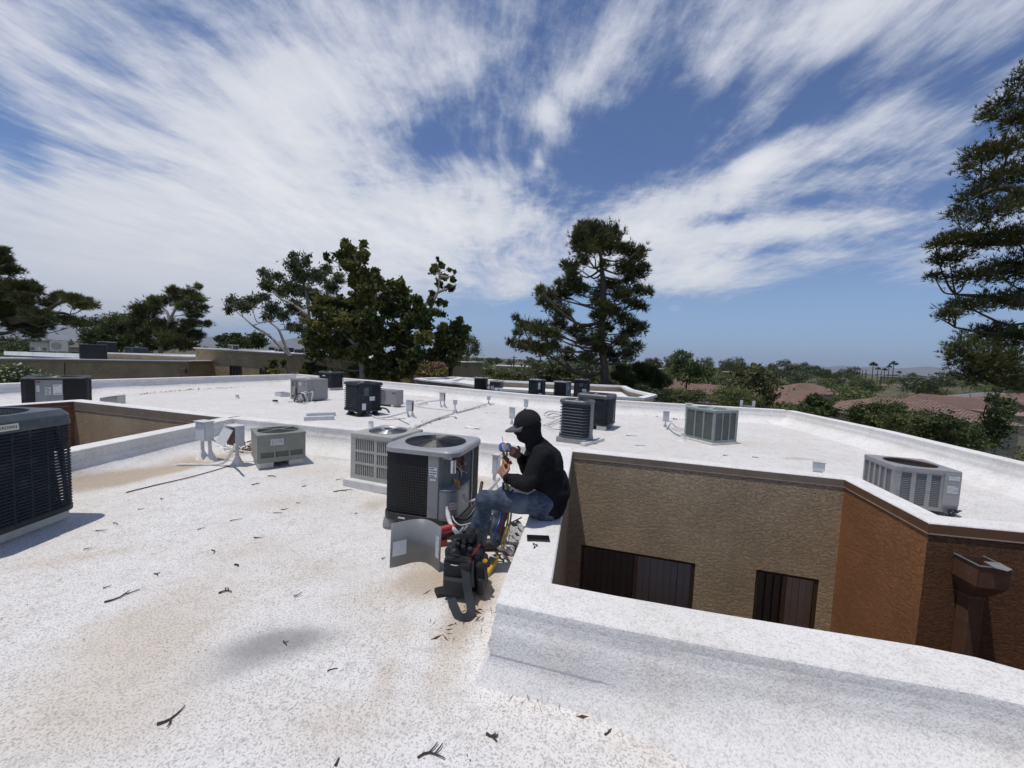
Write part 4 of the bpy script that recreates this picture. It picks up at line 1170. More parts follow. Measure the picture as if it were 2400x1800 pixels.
# grey unit by the courtyard rim on the right
o1 = G(2240, 1203, .05); o2 = G(2180, 1205, .05)
zO = .55
oq = [G(2060, 1066, zO), G(2120, 1070, zO), G(2180, 1122, zO), G(2253, 1115, zO)]
LF, RF = G(2098, 1091, zO), G(2255, 1106, zO)
rO = math.atan2(RF.y - LF.y, RF.x - LF.x); oh = (RF - LF).length / 2; ov = .31
Oc = (LF + RF) / 2 + Vector((-math.sin(rO), math.cos(rO), 0)) * ov
k_ = oh / .35
Ou = panel_unit('air_conditioner', 'weathered grey louvred air conditioner with an open rusty fan well, right by the courtyard rim', (Oc.x, Oc.y, 0), rO, oh, ov, .05, zO, M_CASE_SV,
                {'F': [(-.27 * k_, -.16 * k_), (-.11 * k_, .0), (.05 * k_, .15 * k_)], 'L': [(-.28, -.20), (-.165, -.09), (-.055, .02), (.055, .13), (.165, .26)], 'R': [], 'B': []}, rows=18, hole=oh * .80, capz=.05, cap=M_CASE_SV, fanm=M_RUST, guard=False, frame_bot=.04)
fO = faces(oh, ov)['F']
MB().box((oh * .75, -ov - .006, .33), (oh * .48, .02, .38)).build('control_panel', M_CASE_SV, Ou, bevel=.004)
fO2 = ((0, -ov - .016), (1, 0), (0, -1))
sticker(Ou, fO2, oh * .77, .465, .10, .055, 3); sticker(Ou, fO2, oh * .75, .33, .12, .10, 6, M_CASE_TOP, M_STICK)
mb = MB()
for k in range(7): mb.tube(wiggle((oh * .65 + .02 * k, -ov - .03, .10), (oh * .8 - .01 * k, -ov - .05, .02), .04), .009, 6)
mb.build('line_set', M_BLACK, Ou)
mb = MB(); mb.lathe([(oh * .80, zO - .006), (oh * .785, zO - .012), (oh * .785, zO - .2)], n=30); mb.build('rusty_well', M_RUST, Ou)
# units on the wing behind the back parapet
def far_unit(kind, px, ptop, pbot, wpx, y, label, **kw):
    p = D(px, pbot, y); q = D(px, ptop, y)
    z1 = q.z; hw_ = wpx * PX(y) / 2
    return p, z1, hw_
p, z1_, hw_ = far_unit('', 1127, 884, 913, 37, 17.0, '')
J1 = grid_unit('air_conditioner', 'rusty black condenser with a pale lid, leftmost on the wing behind the back parapet', (p.x, p.y, 0), rad(-16), hw_ * .86, hw_ * .86, .06, z1_, r=.2, case=M_CASE_SV, cap=M_CASE_SV, wirem=M_RUST, pitch=.05, capz=.05, guard_rings=7)
p, z1_, hw_ = far_unit('', 1163, 892, 916, 34, 16.6, '')
J2 = grid_unit('air_conditioner', 'small dusty grey condenser beside the rusty one with the pale lid', (p.x, p.y, 0), rad(-16), hw_ * .86, hw_ * .8, .06, z1_, case=M_CASE_SV, cap=M_CASE_SV, wirem=M_CASE_SV, pitch=.05, guard_rings=7)
sticker(J2, faces(hw_ * .86, hw_ * .8)['F'], -.1, z1_ - .3, .14, .16, 2)
p, z1_, hw_ = far_unit('', 1258, 888, 922, 40, 15.2, '')
J3 = slat_unit('air_conditioner', 'navy condenser with two white stickers, left of the three behind the back parapet', (p.x, p.y, 0), rad(-20), hw_ * .84, hw_ * .84, .08, z1_, r=.08, rows=14, case=M_CASE_DK, cap=M_CASE_BL, slat_h=.6)
f3 = faces(hw_ * .84, hw_ * .84)['F']
sticker(J3, f3, .17, z1_ - .26, .09, .26, 3, proud=.004); sticker(J3, f3, .22, z1_ - .58, .12, .09, 1, proud=.004)
p, z1_, hw_ = far_unit('', 1317, 893, 928, 42, 14.7, '')
J4 = grid_unit('air_conditioner', 'black condenser with a grey control side, middle of the three behind the back parapet', (p.x, p.y, 0), rad(-30), hw_ * .8, hw_ * .8, .08, z1_, case=M_CASE_SV, cap=M_CASE_GR, pitch=.05, panel=[('R', -hw_ * .7, hw_ * .6, M_CASE_SV)], guard_rings=8)
f4 = faces(hw_ * .8, hw_ * .8)['R']
sticker(J4, f4, -.1, z1_ - .25, .14, .16, 2, proud=.010); sticker(J4, f4, .08, z1_ - .55, .10, .14, 2, proud=.010)
p, z1_, hw_ = far_unit('', 1363, 888, 925, 40, 14.9, '')
J5 = slat_unit('air_conditioner', 'dark louvred condenser, right of the three behind the back parapet', (p.x, p.y, 0), rad(-16), hw_ * .86, hw_ * .86, .08, z1_, r=.06, rows=10, case=M_CASE_DK, cap=M_CASE_DK)
f5 = faces(hw_ * .86, hw_ * .86)['F']
sticker(J5, f5, .0, z1_ - .22, .14, .14, 0, M_CASE_BL, proud=.004); sticker(J5, f5, .12, z1_ - .42, .16, .10, 2, proud=.004)
p, z1_, hw_ = far_unit('', 1657, 943, 962, 45, 12.6, '')
N1 = grid_unit('air_conditioner', 'top of a black condenser showing above the parapet behind the sage green one', (p.x, p.y, 0), rad(-16), hw_ * .86, hw_ * .8, -.3, z1_, r=.12, case=M_BLACK, cap=M_RUST, pitch=.05, guard_rings=7)
# ------------------------------------------------------------------ boxes, pipes and clutter on the roof
M_BOXW = mat('painted_box_white', (0.60, 0.61, 0.62), 0.6, var=0.07, bump=0.25, bscale=90, dirt=(0.40, 0.36, 0.32), dirt_amt=0.4, dscale=10)
M_RUSTIN = mat('rusty_inside', (0.16, 0.085, 0.05), 0.8, var=0.3, vscale=20)
M_PIPEW = mat('white_painted_pipe', (0.66, 0.66, 0.65), 0.6, var=0.08, bump=0.4, bscale=60, dirt=(0.33, 0.24, 0.18), dirt_amt=0.45, dscale=14)
M_HOSEG = mat('grey_flexible_conduit', (0.40, 0.41, 0.42), 0.5, var=0.1)
M_TWIG = mat('dry_twig', (0.055, 0.040, 0.030), 0.85, var=0.35, vscale=40)
M_LITTER = mat('dry_leaf_litter', (0.15, 0.075, 0.045), 0.85, var=0.45, vscale=60)
def smooth_path(pts, k=6):
    pts = [Vector(p) for p in pts]; out = []
    for i in range(len(pts) - 1):
        p0 = pts[max(0, i - 1)]; p1 = pts[i]; p2_ = pts[i + 1]; p3 = pts[min(len(pts) - 1, i + 2)]
        for q in range(k):
            t = q / k
            out.append(0.5 * ((2 * p1) + (p2_ - p0) * t + (2 * p0 - 5 * p1 + 4 * p2_ - p3) * t * t + (3 * p1 - p0 - 3 * p2_ + p3) * t ** 3))
    out.append(pts[-1]); return out
def pipe(name, pts, r, m, label, cat, group=None, n=8, k=6, lump=0.0):
    path = smooth_path(pts, k)
    rs = [r * (1 + lump * (rnd.random() - .5)) for _ in path]
    o = MB().tube(path, rs, n).build(name, m, smooth=True)
    return tag(o, label, cat, group)
def disconnect(px, pybase, pytop, wpx, hpx, label, open_=False, rot=0.0, legs=2, group='white disconnect boxes on posts', dark_side=False, lean=0.0):
    g = G(px, pybase)
    y = g.y; s = PX(y)
    ztop = D(px, pytop, y).z
    w_, h_ = wpx * s, hpx * s
    t = thing('disconnect_box', label, 'electrical box', (g.x, g.y, 0), rot, group)
    d_ = max(.07, w_ * .55)
    MB().box((0, 0, ztop - h_ / 2), (w_, d_, h_)).build('case', M_BOXW, t, bevel=.006)
    MB().box((0, -.01, ztop + .006), (w_ + .025, d_ + .035, .014)).build('rain_cap', M_BOXW, t, bevel=.003)
    if open_:
        MB().box((0, -d_ / 2 - .004, ztop - h_ * .5), (w_ * .86, .006, h_ * .9)).build('dark_inside', M_RUSTIN, t)
        c = MB().box((0, 0, -h_ * .46), (w_ * .95, .008, h_ * .92)).build('cover', M_BOXW, t, bevel=.002)
        c.location = (-w_ * .15, -d_ / 2 - .01, ztop - .02); c.rotation_euler = (rad(-22), rad(12), 0)
    else:
        MB().box((0, -d_ / 2 - .006, ztop - h_ * .52), (w_ * .92, .010, h_ * .90)).build('cover', M_BOXW, t, bevel=.003)
    if dark_side:
        MB().box((w_ / 2 + .004, -.005, ztop - h_ * .52), (.006, d_ * .9, h_ * .84)).build('rusty_side', M_RUSTIN, t)
    for i in range(legs):
        sx = (i - (legs - 1) / 2) * w_ * .7
        b = MB()
        b.bar((sx * 1.25, .02, -.01), (sx, .01, ztop - h_ * .6), .035, .035)
        b.build('post', M_BOXW, t, bevel=.004)
        MB().lathe([(.10, -.01), (.065, .035), (.035, .10), (.02, .14)], (sx * 1.25, .02, 0), 12).build('mastic_cone', M_WALLTOP, t, smooth=True)
    return t
disconnect(481, 1078, 988, 34, 44, 'closed white disconnect box on two splayed posts, left of the open one', rot=rad(-20), group='disconnect boxes beside the short unit')
disconnect(553, 1090, 998, 36, 46, 'white disconnect box with its cover hanging open, beside the short three-grille unit', open_=True, rot=rad(-25), legs=1, group='disconnect boxes beside the short unit')
def gz(px, py, z): return G(px, py, z)
def on_cant(px, py, r_):
    z = .03
    for _ in range(6):
        p = G(px, py, z); o_ = (p - (W1 + UX * .24)).dot(UX) / .45
        z = float(np.interp(o_, [0, .22, .45, .72, 1.0], [.22, .13, .075, .028, 0])) + r_
    return G(px, py, z)
pipe('conduit', [G(556, 1042, .42) + Vector((-.03, 0, 0)), G(541, 1063, .20), G(526, 1083, .06), on_cant(498, 1089, .014), on_cant(440, 1089, .014), on_cant(380, 1090, .014), on_cant(280, 1088, .014), on_cant(175, 1085, .014), on_cant(150, 1085, .014)], .016, M_PIPEW, 'white conduit running from the open box along the roof to the big slotted unit', 'conduit', lump=.5)
pipe('conduit', [G(488, 1026, .33), G(512, 1038, .26), G(535, 1048, .20), G(560, 1056, .16), G(595, 1060, .14)], .011, M_PIPEW, 'thin white conduit from the closed box to the short unit', 'conduit')
pipe('cable', [G(296, 1154, .008), G(360, 1138, .008), G(434, 1121, .008), G(490, 1106, .008), G(537, 1092, .008)], .006, M_TWIG, 'thin dark groove line on the tan drain stain, built as a cable', 'cable')  # groove line in the roof, added as a thin dark tube
def litter(name, center, rx, ry, n, m, label, cat='leaves', sz=(.02, .05), zmax=.05, rot=0.0, along=None, thin=(.15, .5)):
    V = []; F = []
    for i in range(n):
        if along:
            f = rnd.random() * (len(along) - 1); k = int(f); p = along[k].lerp(along[min(k + 1, len(along) - 1)], f - k)
            x, y = p.x + rnd.gauss(0, rx), p.y + rnd.gauss(0, ry)
        else:
            a = rnd.gauss(0, .5) * rx; b = rnd.gauss(0, .5) * ry
            x = center.x + a * math.cos(rot) - b * math.sin(rot); y = center.y + a * math.sin(rot) + b * math.cos(rot)
        L = rnd.uniform(*sz); th = rnd.random() * 6.28; wd = L * rnd.uniform(*thin)
        z = .004 + rnd.random() ** 2 * zmax
        dx_, dy_ = math.cos(th) * L / 2, math.sin(th) * L / 2; ex, ey = -math.sin(th) * wd / 2, math.cos(th) * wd / 2
        t1, t2 = rnd.uniform(0, .4) * L, rnd.uniform(0, .3) * L
        o = len(V)
        V += [(x - dx_, y - dy_, z), (x + ex, y + ey, z + t2), (x + dx_, y + dy_, z + t1), (x - ex, y - ey, z)]
        F.append((o, o + 1, o + 2, o + 3))
    o = obj_from(np_mesh(name, V, F, m), name)
    o['kind'] = 'stuff'
    if label: tag(o, label, cat)
    return o
litter('leaf_litter', G(578, 1056), .30, .16, 320, M_LITTER, 'heap of brown leaves behind the short three-grille unit', sz=(.03, .08), zmax=.16)
litter('leaf_litter', None, .06, .04, 420, M_LITTER, 'line of brown leaf litter along the right roof edge', sz=(.015, .05), zmax=.02, along=[G(2230, 1108), G(2290, 1124), G(2350, 1140), G(2420, 1160)])
litter('leaf_litter', None, .10, .06, 260, M_LITTER, 'thin leaf litter along the foot of the right parapet', sz=(.02, .06), zmax=.02, along=[G(1890, 1002), G(1960, 1022), G(2010, 1040), G(2080, 1058)])
litter('leaf_litter', None, .12, .06, 160, M_LITTER, 'leaf litter at the foot of the left back parapet', sz=(.03, .09), zmax=.02, along=[G(320, 925), G(430, 915), G(560, 908)])
litter('leaf_litter', None, .10, .06, 120, M_LITTER, 'leaf litter below the back parapet right of the wide dark unit', sz=(.03, .08), zmax=.02, along=[G(1450, 970), G(1540, 977), G(1600, 985)])
litter('pine_needles', G(1100, 1440), .30, .35, 70, M_LITTER, 'pine needles on the tan stain beside the backpack', 'needles', sz=(.03, .08), zmax=.003, thin=(.012, .03))
litter('pine_needles', G(1360, 1640), .42, .10, 75, M_LITTER, 'pine needles at the foot of the nearest parapet', 'needles', sz=(.03, .09), zmax=.003, thin=(.012, .028))
V = []; F = []
o = litter('roof_crumbs', G(700, 1300), 4.5, 2.6, 420, M_TWIG, 'tiny dark crumbs scattered over the white roof', 'debris', sz=(.004, .016), zmax=.003)
# far roof boxes
disconnect(960, 979, 938, 15, 26, 'white box with a rusty side fed by the long hose of the black louvred unit', rot=rad(-12), group='disconnect boxes on the far roof', dark_side=True)
disconnect(1036, 956, 920, 12, 20, 'white box with a hanging dark cover below the back parapet', rot=rad(-12), group='disconnect boxes on the far roof', dark_side=True)
disconnect(1199, 1000, 955, 13, 26, 'white box just left of the cap of the man', rot=rad(-10), legs=1, group='disconnect boxes on the far roof')
disconnect(1232, 968, 936, 10, 18, 'slim white box behind the cap of the man', rot=rad(-10), legs=1, group='disconnect boxes on the far roof')
disconnect(1559, 1006, 964, 13, 24, 'white box left of the pale sage green condenser', rot=rad(-10), legs=1, group='disconnect boxes on the far roof')
disconnect(1612, 984, 946, 14, 20, 'white box behind the pale sage green condenser', rot=rad(-12), group='disconnect boxes on the far roof')
disconnect(1917, 1112, 1083, 22, 20, 'low white box by the courtyard rim, left of the rusty fan unit', rot=rad(-30), legs=1, group='disconnect boxes on the far roof')
disconnect(1066, 967, 938, 9, 10, 'short white pipe post between the two cable runs', rot=0, legs=1, group='disconnect boxes on the far roof')
disconnect(1145, 950, 929, 8, 8, 'small white post at the end of the long pipe', rot=0, legs=1, group='disconnect boxes on the far roof')
pipe('hose', [G(848, 946, .30), G(855, 960, .12), G(868, 972, .03), G(890, 979, .02), G(922, 974, .06), G(953, 966, .30)], .022, M_PIPEW, 'long white hose from the black louvred unit to the rusty box', 'hose', 'white hoses on the far roof')
pipe('hose', [G(862, 965, .06), G(885, 980, .02), G(915, 983, .02), G(950, 980, .02)], .012, M_PIPEW, 'thin white line lying below the long white hose', 'hose', 'white hoses on the far roof')
pipe('hose', [G(870, 962, .03), G(890, 956, .02), G(905, 958, .02), G(912, 966, .02)], .022, M_BLACK, 'short black hose behind the black louvred unit', 'hose')
for i, pts in enumerate([[(944, 942), (975, 947), (1000, 942), (1030, 938)], [(944, 946), (970, 950), (995, 955), (1060, 962)], [(960, 944), (985, 938), (1002, 944), (980, 950)]]):
    pipe('hose', [G(a, b, .02 + .01 * i) for a, b in pts], .014, M_PIPEW, ['white line from the low wide unit to the box with the hanging cover', 'white line crossing the roof from the low wide unit', 'loop of white line beside the low wide unit'][i], 'hose', 'white hoses on the far roof')
pipe('pipe', [G(952, 1011, .03), G(985, 996, .03), G(1020, 982, .04), G(1048, 973, .06), G(1062, 968, .10), G(1066, 960, .25)], .03, M_PIPEW, 'dirty white insulated pipe running from the divider to the short pipe post', 'pipe', lump=.5)
pipe('pipe', [G(1073, 966, .03), G(1095, 960, .03), G(1120, 953, .05), G(1140, 947, .08)], .03, M_PIPEW, 'dirty white insulated pipe between the two small posts', 'pipe', lump=.6)
litter('leaf_litter', None, .05, .04, 220, M_LITTER, 'brown leaves caught along the dirty white pipes', sz=(.03, .09), zmax=.03, along=[G(952, 1012), G(1000, 992), G(1040, 978), G(1075, 966), G(1130, 951), G(1165, 946)])
for i, pts in enumerate([[(1316, 966), (1290, 963), (1275, 970), (1290, 977), (1316, 974)], [(1316, 972), (1296, 968), (1280, 976), (1300, 980)], [(1318, 978), (1300, 985), (1285, 992), (1272, 996)], [(1318, 985), (1302, 991), (1285, 997)], [(1316, 1006), (1300, 1006), (1285, 1000), (1273, 996)]]):
    pipe('hose', [G(a, b, .02 + .008 * i) for a, b in pts], .018 if i < 2 else .012, M_PIPEW if i < 3 else M_HOSEG, ['loop of white hose left of the round-cornered condenser', 'inner loop of white hose left of the round-cornered condenser', 'white cable running to the round-cornered condenser', 'grey cable below the white one at the round-cornered condenser', 'lowest grey cable at the round-cornered condenser'][i], 'hose', 'hoses left of the round-cornered condenser')
for i, pts in enumerate([[(1562, 988), (1573, 988), (1584, 999), (1600, 1004), (1618, 1005)], [(1570, 1003), (1580, 1012), (1595, 1020), (1622, 1022)], [(1574, 1002), (1590, 1008), (1606, 1010), (1622, 1012)]]):
    pipe('hose', [G(a, b, [.22, .05, .03][i] if j == 0 else .04) for j, (a, b) in enumerate(pts)], [.016, .024, .014][i], M_PIPEW, ['thin white hose arching to the pale sage green condenser', 'thick white line set at the pale sage green condenser', 'white cable between the two lines at the sage green condenser'][i], 'hose', 'hoses of the pale sage green condenser')
# cables heaped before the weathered unit
for i in range(6):
    a = G(712 + 3 * i, 925 - i, .30); b = G(690 + 8 * i, 940, .03)
    pipe('hose', [a, a.lerp(b, .4) + Vector((rnd.uniform(-.15, .15), -.1, .12)), b, b + Vector((rnd.uniform(-.3, .3), -.15, -.01))], .02, M_PIPEW if i % 3 else M_BLACK, 'loose cable in front of the weathered louvred unit', 'hose', 'loose cables before the weathered unit')
def open_tray(px, py, w_, d_, h_, rot, label):
    g = G(px, py); t = MB()
    for (c, s) in (((0, -d_ / 2, h_ / 2), (w_, .012, h_)), ((0, d_ / 2, h_ / 2), (w_, .012, h_)), ((-w_ / 2, 0, h_ / 2), (.012, d_ - .012, h_)), ((w_ / 2, 0, h_ / 2), (.012, d_ - .012, h_)), ((0, 0, .006), (w_ - .012, d_ - .012, .01))):
        t.box(c, s)
    o = t.build('metal_tray', M_BOXW); o.location = (g.x, g.y, .004); o.rotation_euler = (0, 0, rot)
    return tag(o, label, 'tray')
open_tray(662, 929, .42, .30, .14, rad(-35), 'open grey metal tray lying left of the weathered louvred unit')
def vent(px, py, r, h_, label, black=True, rot=0, tilt=0.0, group='small roof vents'):
    g = G(px, py); t = thing('roof_vent', label, 'vent', (g.x, g.y, 0), rot, group)
    MB().lathe([(r * 2.2, -.01), (r * 1.3, .03), (r, .07), (r, h_)], (0, 0, 0), 14).build('flashing', M_WALLTOP, t, smooth=True)
    MB().lathe([(r * 1.02, h_ - .01), (r * 1.02, h_ + .03), (r * .8, h_ + .03), (r * .8, h_ - .04), (0, h_ - .04)], (0, 0, 0), 14).build('pipe_mouth', M_BLACK if black else M_BOXW, t)
    return t
vent(869, 1006, .055, .14, 'short white vent pipe just behind the divider parapet', False)
vent(645, 946, .07, .08, 'black mouthed vent left of the weathered louvred unit')
vent(763, 931, .07, .10, 'small vent between the weathered unit and the farthest dark one')
vent(556, 935, .05, .10, 'lone small vent on the far roof in front of the brown building', False)
vent(1600, 1034, .05, .14, 'white vent stub left of the foot of the pale sage green condenser', False)
vent(1241, 1001, .05, .05, 'white vent stub behind the shoulder of the man', False)
g = G(265, 946)
t = thing('vent_box', 'small open grey sheet metal vent box on the roof right of the low black condenser', 'vent', (g.x, g.y, 0), rad(20))
mb = MB(); s = .18
mb.add([(-s, -s, 0), (s, -s, 0), (s, s, 0), (-s, s, 0), (-s, -s, .17), (s, -s, .23), (s, s, .23), (-s, s, .17)], [(0, 1, 5, 4), (1, 2, 6, 5), (2, 3, 7, 6), (3, 0, 4, 7)])
o = mb.build('case', M_STEEL, t); so = o.modifiers.new('solid', 'SOLIDIFY'); so.thickness = .006
def board(px0, py0, px1, py1, w_, h_, label, m=None, group='white boards on the far roof', z=0.004):
    a, b = G(px0, py0), G(px1, py1)
    o = MB().box((0, 0, h_ / 2), ((b - a).length, w_, h_)).build('board', m or M_PAD, bevel=.006)
    o.location = ((a.x + b.x) / 2, (a.y + b.y) / 2, z); o.rotation_euler = (0, 0, math.atan2(b.y - a.y, b.x - a.x))
    return tag(o, label, 'board', group)
board(712, 986, 783, 983, .12, .09, 'front white timber of the pair behind the divider parapet', M_BOXW)
board(718, 977, 786, 974, .12, .09, 'rear white timber of the pair behind the divider parapet', M_BOXW)
board(1365, 1046, 1412, 1033, .10, .06, 'white timber block at the foot of the round-cornered condenser')
# curled sheet scraps
def scrap(px, py, L, w_, rot, label):
    g = G(px, py); mb = MB(); vs = []
    for i in range(9):
        f = i / 8; x = (f - .5) * L; z = .012 + .10 * abs(f - .45) ** 1.6 * 2.2 * L
        wd = w_ * (.4 + .6 * math.sin(math.pi * min(1, f + .15)))
        vs += [(x, -wd / 2, z), (x, wd / 2, z + .05 * L)]
    mb.add(vs, [(2 * i, 2 * i + 2, 2 * i + 3, 2 * i + 1) for i in range(8)])
    o = mb.build('roof_scrap', M_WHITE, smooth=True); so = o.modifiers.new('solid', 'SOLIDIFY'); so.thickness = .006
    o.location = (g.x, g.y, 0); o.rotation_euler = (0, 0, rot)
    return tag(o, label, 'scrap')
scrap(1108, 1004, .42, .18, rad(-35), 'curled white scrap of roofing left of the head of the man')
scrap(1150, 968, .35, .15, rad(10), 'curled white scrap of roofing near the end of the long pipe')
# ladder heads over the back edge
la, lb = D(1742, 951, 12.2), D(1769, 953, 12.2)
t = thing('ladder', 'top of a white ladder standing against the back parapet at the right', 'ladder', ((la.x + lb.x) / 2, 12.3, 0), rad(-8))
lw_ = (lb - la).length / 2
for s in (-1, 1):
    MB().bar((s * lw_, .10, GZ), (s * lw_, -.02, .62), .03, .08).build('rail', M_BOXW, t, bevel=.004)
for k in range(14):
    z = .44 - .30 * k
    MB().bar((-lw_, .0 + .02 * k * .3, z), (lw_, .02 * k * .3, z), .03, .03).build('rung', M_BOXW, t)

# ------------------------------------------------------------------ things round the man
# access panel: a bent steel sheet stood on its edge
pts = [G(913, 1331), G(938, 1325), G(962, 1319), G(985, 1317), G(1003, 1321), G(1017, 1330), G(1031, 1342)]
pts = smooth_path([(p.x, p.y, 0) for p in pts], 4)
ap = thing('access_panel', 'bent grey steel access panel with two labels standing before the opened unit', 'panel', (pts[0].x, pts[0].y, 0))
o0 = pts[0]
hP = .345
vs = []
for p in pts: vs += [(p.x - o0.x, p.y - o0.y, .004), (p.x - o0.x, p.y - o0.y + .02, hP)]
mb = MB(); mb.add(vs, [(2 * i, 2 * i + 2, 2 * i + 3, 2 * i + 1) for i in range(len(pts) - 1)])
o = mb.build('sheet', mat('panel_steel', (0.19, 0.198, 0.198), 0.42, metal=0.0, var=0.10, vscale=3, dirt=(.25, .24, .23), dirt_amt=.25), ap, smooth=True)
so = o.modifiers.new('solid', 'SOLIDIFY'); so.thickness = .006; so.offset = 1
def on_sheet(i0_, i1_, z0, z1, lines, lab):
    a, b = pts[i0_] - o0, pts[i1_] - o0
    d = Vector((b.x - a.x, b.y - a.y, 0)); L = d.length; d.normalize(); n_ = Vector((d.y, -d.x, 0))
    t_ = .02 / hP
    def q(u, z): return a + d * u + n_ * .009 + Vector((0, t_ * z, z))
    mb = MB(); mb.add([q(0, z0), q(L, z0), q(L, z1), q(0, z1)], [(0, 1, 2, 3)])
    mb.cur = 1
    for k in range(lines):
        z = z1 - (z1 - z0) * (k + .7) / (lines + .4)
        for (u0, u1) in ((.08, .08 + .36 * rnd.uniform(.6, 1)), (.54, .54 + .36 * rnd.uniform(.5, 1))):
            h_ = (z1 - z0) / lines * .16
            v = [q(L * u0, z - h_), q(L * u1, z - h_), q(L * u1, z + h_), q(L * u0, z + h_)]
            mb.add([p + n_ * .0012 for p in v], [(0, 1, 2, 3)])
    o = mb.build('printed_label', [M_STICK, M_GREYINK], ap); o['label'] = lab
on_sheet(1, 6, .085, .20, 0, 'plain white label')
on_sheet(21, 23, .10, .265, 11, 'label printed with a wiring table')
# disconnect beside the man
disconnect(1160, 1150, 1066, 14, 45, 'grey disconnect box on a white post between the opened unit and the man', rot=rad(60), legs=1, group='disconnect boxes beside the man')
pipe('conduit', [G(1170, 1122, .40) + Vector((0, 0, 0)), D(1150, 1146, 3.62), D(1129, 1163, 3.55), D(1104, 1175, 3.5), D(1092, 1170, 3.47), D(1086, 1160, 3.46)], .014, M_HOSEG, 'grey flexible conduit hanging from the post to the opened unit', 'conduit')
pipe('hose', [D(1047, 1178, 3.42), D(1049, 1200, 3.38), D(1054, 1222, 3.33), D(1066, 1243, 3.26), G(1088, 1262, .03), G(1130, 1269, .03), G(1188, 1268, .03)], .020, M_PIPEW, 'white insulated pipe from the opened unit across the roof', 'pipe', lump=.3)
pipe('cable', [D(1060, 1210, 3.40), D(1066, 1222, 3.32), D(1080, 1231, 3.3), D(1104, 1226, 3.35)], .007, M_HOSEG, 'thin grey cable below the opened unit', 'cable')
pipe('hose', [D(1130, 1130, 3.75), D(1118, 1180, 3.55), D(1095, 1215, 3.42), D(1066, 1212, 3.40)], .016, M_BLACK, 'black insulated pipe between the opened unit and the knee of the man', 'pipe')
M_YEL = mat('yellow_hose', (0.46, 0.36, 0.06), 0.45, var=0.1); M_BLU = mat('blue_hose', (0.02, 0.05, 0.22), 0.4, var=0.1); M_RED = mat('red_plastic', (0.30, 0.02, 0.025), 0.4, var=0.15); M_YM = mat('yellow_meter', (0.60, 0.34, 0.02), 0.4, var=0.08)
# backpack full of tools
gbk = G(1078, 1412)
bk = thing('tool_backpack', 'open black tool backpack with red handled tools and a hanging strap', 'backpack', (gbk.x, gbk.y + .07, 0), rad(-8))
M_BAG = mat('black_ballistic_cloth', (0.011, 0.011, 0.012), 0.72, var=0.3, vscale=14, bump=0.5, bscale=300)
M_BAG2 = mat('black_webbing', (0.016, 0.018, 0.024), 0.6, var=0.2, bump=0.5, bscale=260)
def soft_box(name, c, size, m, parent, M=None, rnd_=.35, sub=2, amp=.006, seed=0):
    bm = bmesh.new(); bmesh.ops.create_cube(bm, size=1.0)
    bmesh.ops.scale(bm, vec=size, verts=bm.verts)
    bmesh.ops.bevel(bm, geom=list(bm.edges), offset=min(size) * rnd_, segments=3, affect='EDGES', profile=.5)
    bmesh.ops.subdivide_edges(bm, edges=list(bm.edges), cuts=1, use_grid_fill=True)
    for v in bm.verts:
        q = v.co * 14 + Vector((seed, seed * 2, 0))
        v.co += v.normal * amp * mnoise.noise(q)
        v.co = (M @ v.co if M else v.co) + Vector(c)
    me = bpy.data.meshes.new(name); bm.to_mesh(me); bm.free(); me.materials.append(m)
    me.polygons.foreach_set('use_smooth', [True] * len(me.polygons))
    return obj_from(me, name, parent)
Lean = Matrix.Rotation(rad(10), 3, 'X')
soft_box('main_compartment', (0, .10, .17), (.27, .16, .33), M_BAG, bk, Lean, .3, seed=1, amp=.016)
soft_box('top_compartment', (.01, .14, .34), (.19, .13, .15), M_BAG, bk, Lean, .42, seed=2, amp=.016)
soft_box('front_pocket', (-.025, -.01, .15), (.19, .09, .27), M_BAG, bk, Lean, .3, seed=4, amp=.012)
soft_box('small_pocket', (-.035, -.052, .10), (.15, .06, .13), M_BAG2, bk, Lean, .25, seed=6, amp=.006)
soft_box('side_pocket', (.128, .05, .15), (.06, .14, .24), M_BAG, bk, Lean, .4, seed=8, amp=.012)
soft_box('lower_side_pocket', (.135, .02, .10), (.045, .10, .13), M_BAG2, bk, Lean, .35, seed=11, amp=.008)
soft_box('base_flap', (-.13, .0, .018), (.11, .09, .028), M_BAG, bk, Matrix.Rotation(rad(30), 3, 'Z'), .3, seed=9, amp=.01)
for i, (x_, z_) in enumerate(((-.09, .31), (-.045, .335), (.0, .33), (.045, .31), (.10, .27))):
    soft_box('tool_sleeve', (x_, .015 + .01 * (i % 2), z_ - .02), (.036, .03, .11), M_BAG2, bk, Lean, .35, seed=20 + i, amp=.003)
MB().box((-.035, -.086, .135), (.13, .005, .018), M=Lean).build('webbing', M_BAG2, bk)
MB().box((-.02, -.063, .285), (.17, .006, .014), M=Lean).build('webbing', M_BAG2, bk)
MB().box((-.035, -.066, .235), (.055, .006, .05), M=Lean).build('metal_badge', M_STICK, bk, bevel=.003)
def strap(pts, w_, m, nm, up=(0, 1, 0)):
    path = smooth_path(pts, 5); vs = []
    for i, p in enumerate(path):
        t = (path[min(i + 1, len(path) - 1)] - path[max(i - 1, 0)]).normalized()
        s = t.cross(Vector(up)); s.normalize()
        vs += [p - s * w_ / 2, p + s * w_ / 2]
    mb = MB(); mb.add(vs, [(2 * i, 2 * i + 2, 2 * i + 3, 2 * i + 1) for i in range(len(path) - 1)])
    o = mb.build(nm, m, bk); so = o.modifiers.new('solid', 'SOLIDIFY'); so.thickness = .006; so.offset = 0
    return o
strap([(.03, -.05, .26), (.055, -.10, .18), (.085, -.14, .10), (.115, -.19, .04), (.10, -.24, .02), (.05, -.23, .016), (0, -.16, .02), (-.04, -.11, .04)], .055, M_BAG2, 'shoulder_strap', (0.3, -1, .6))
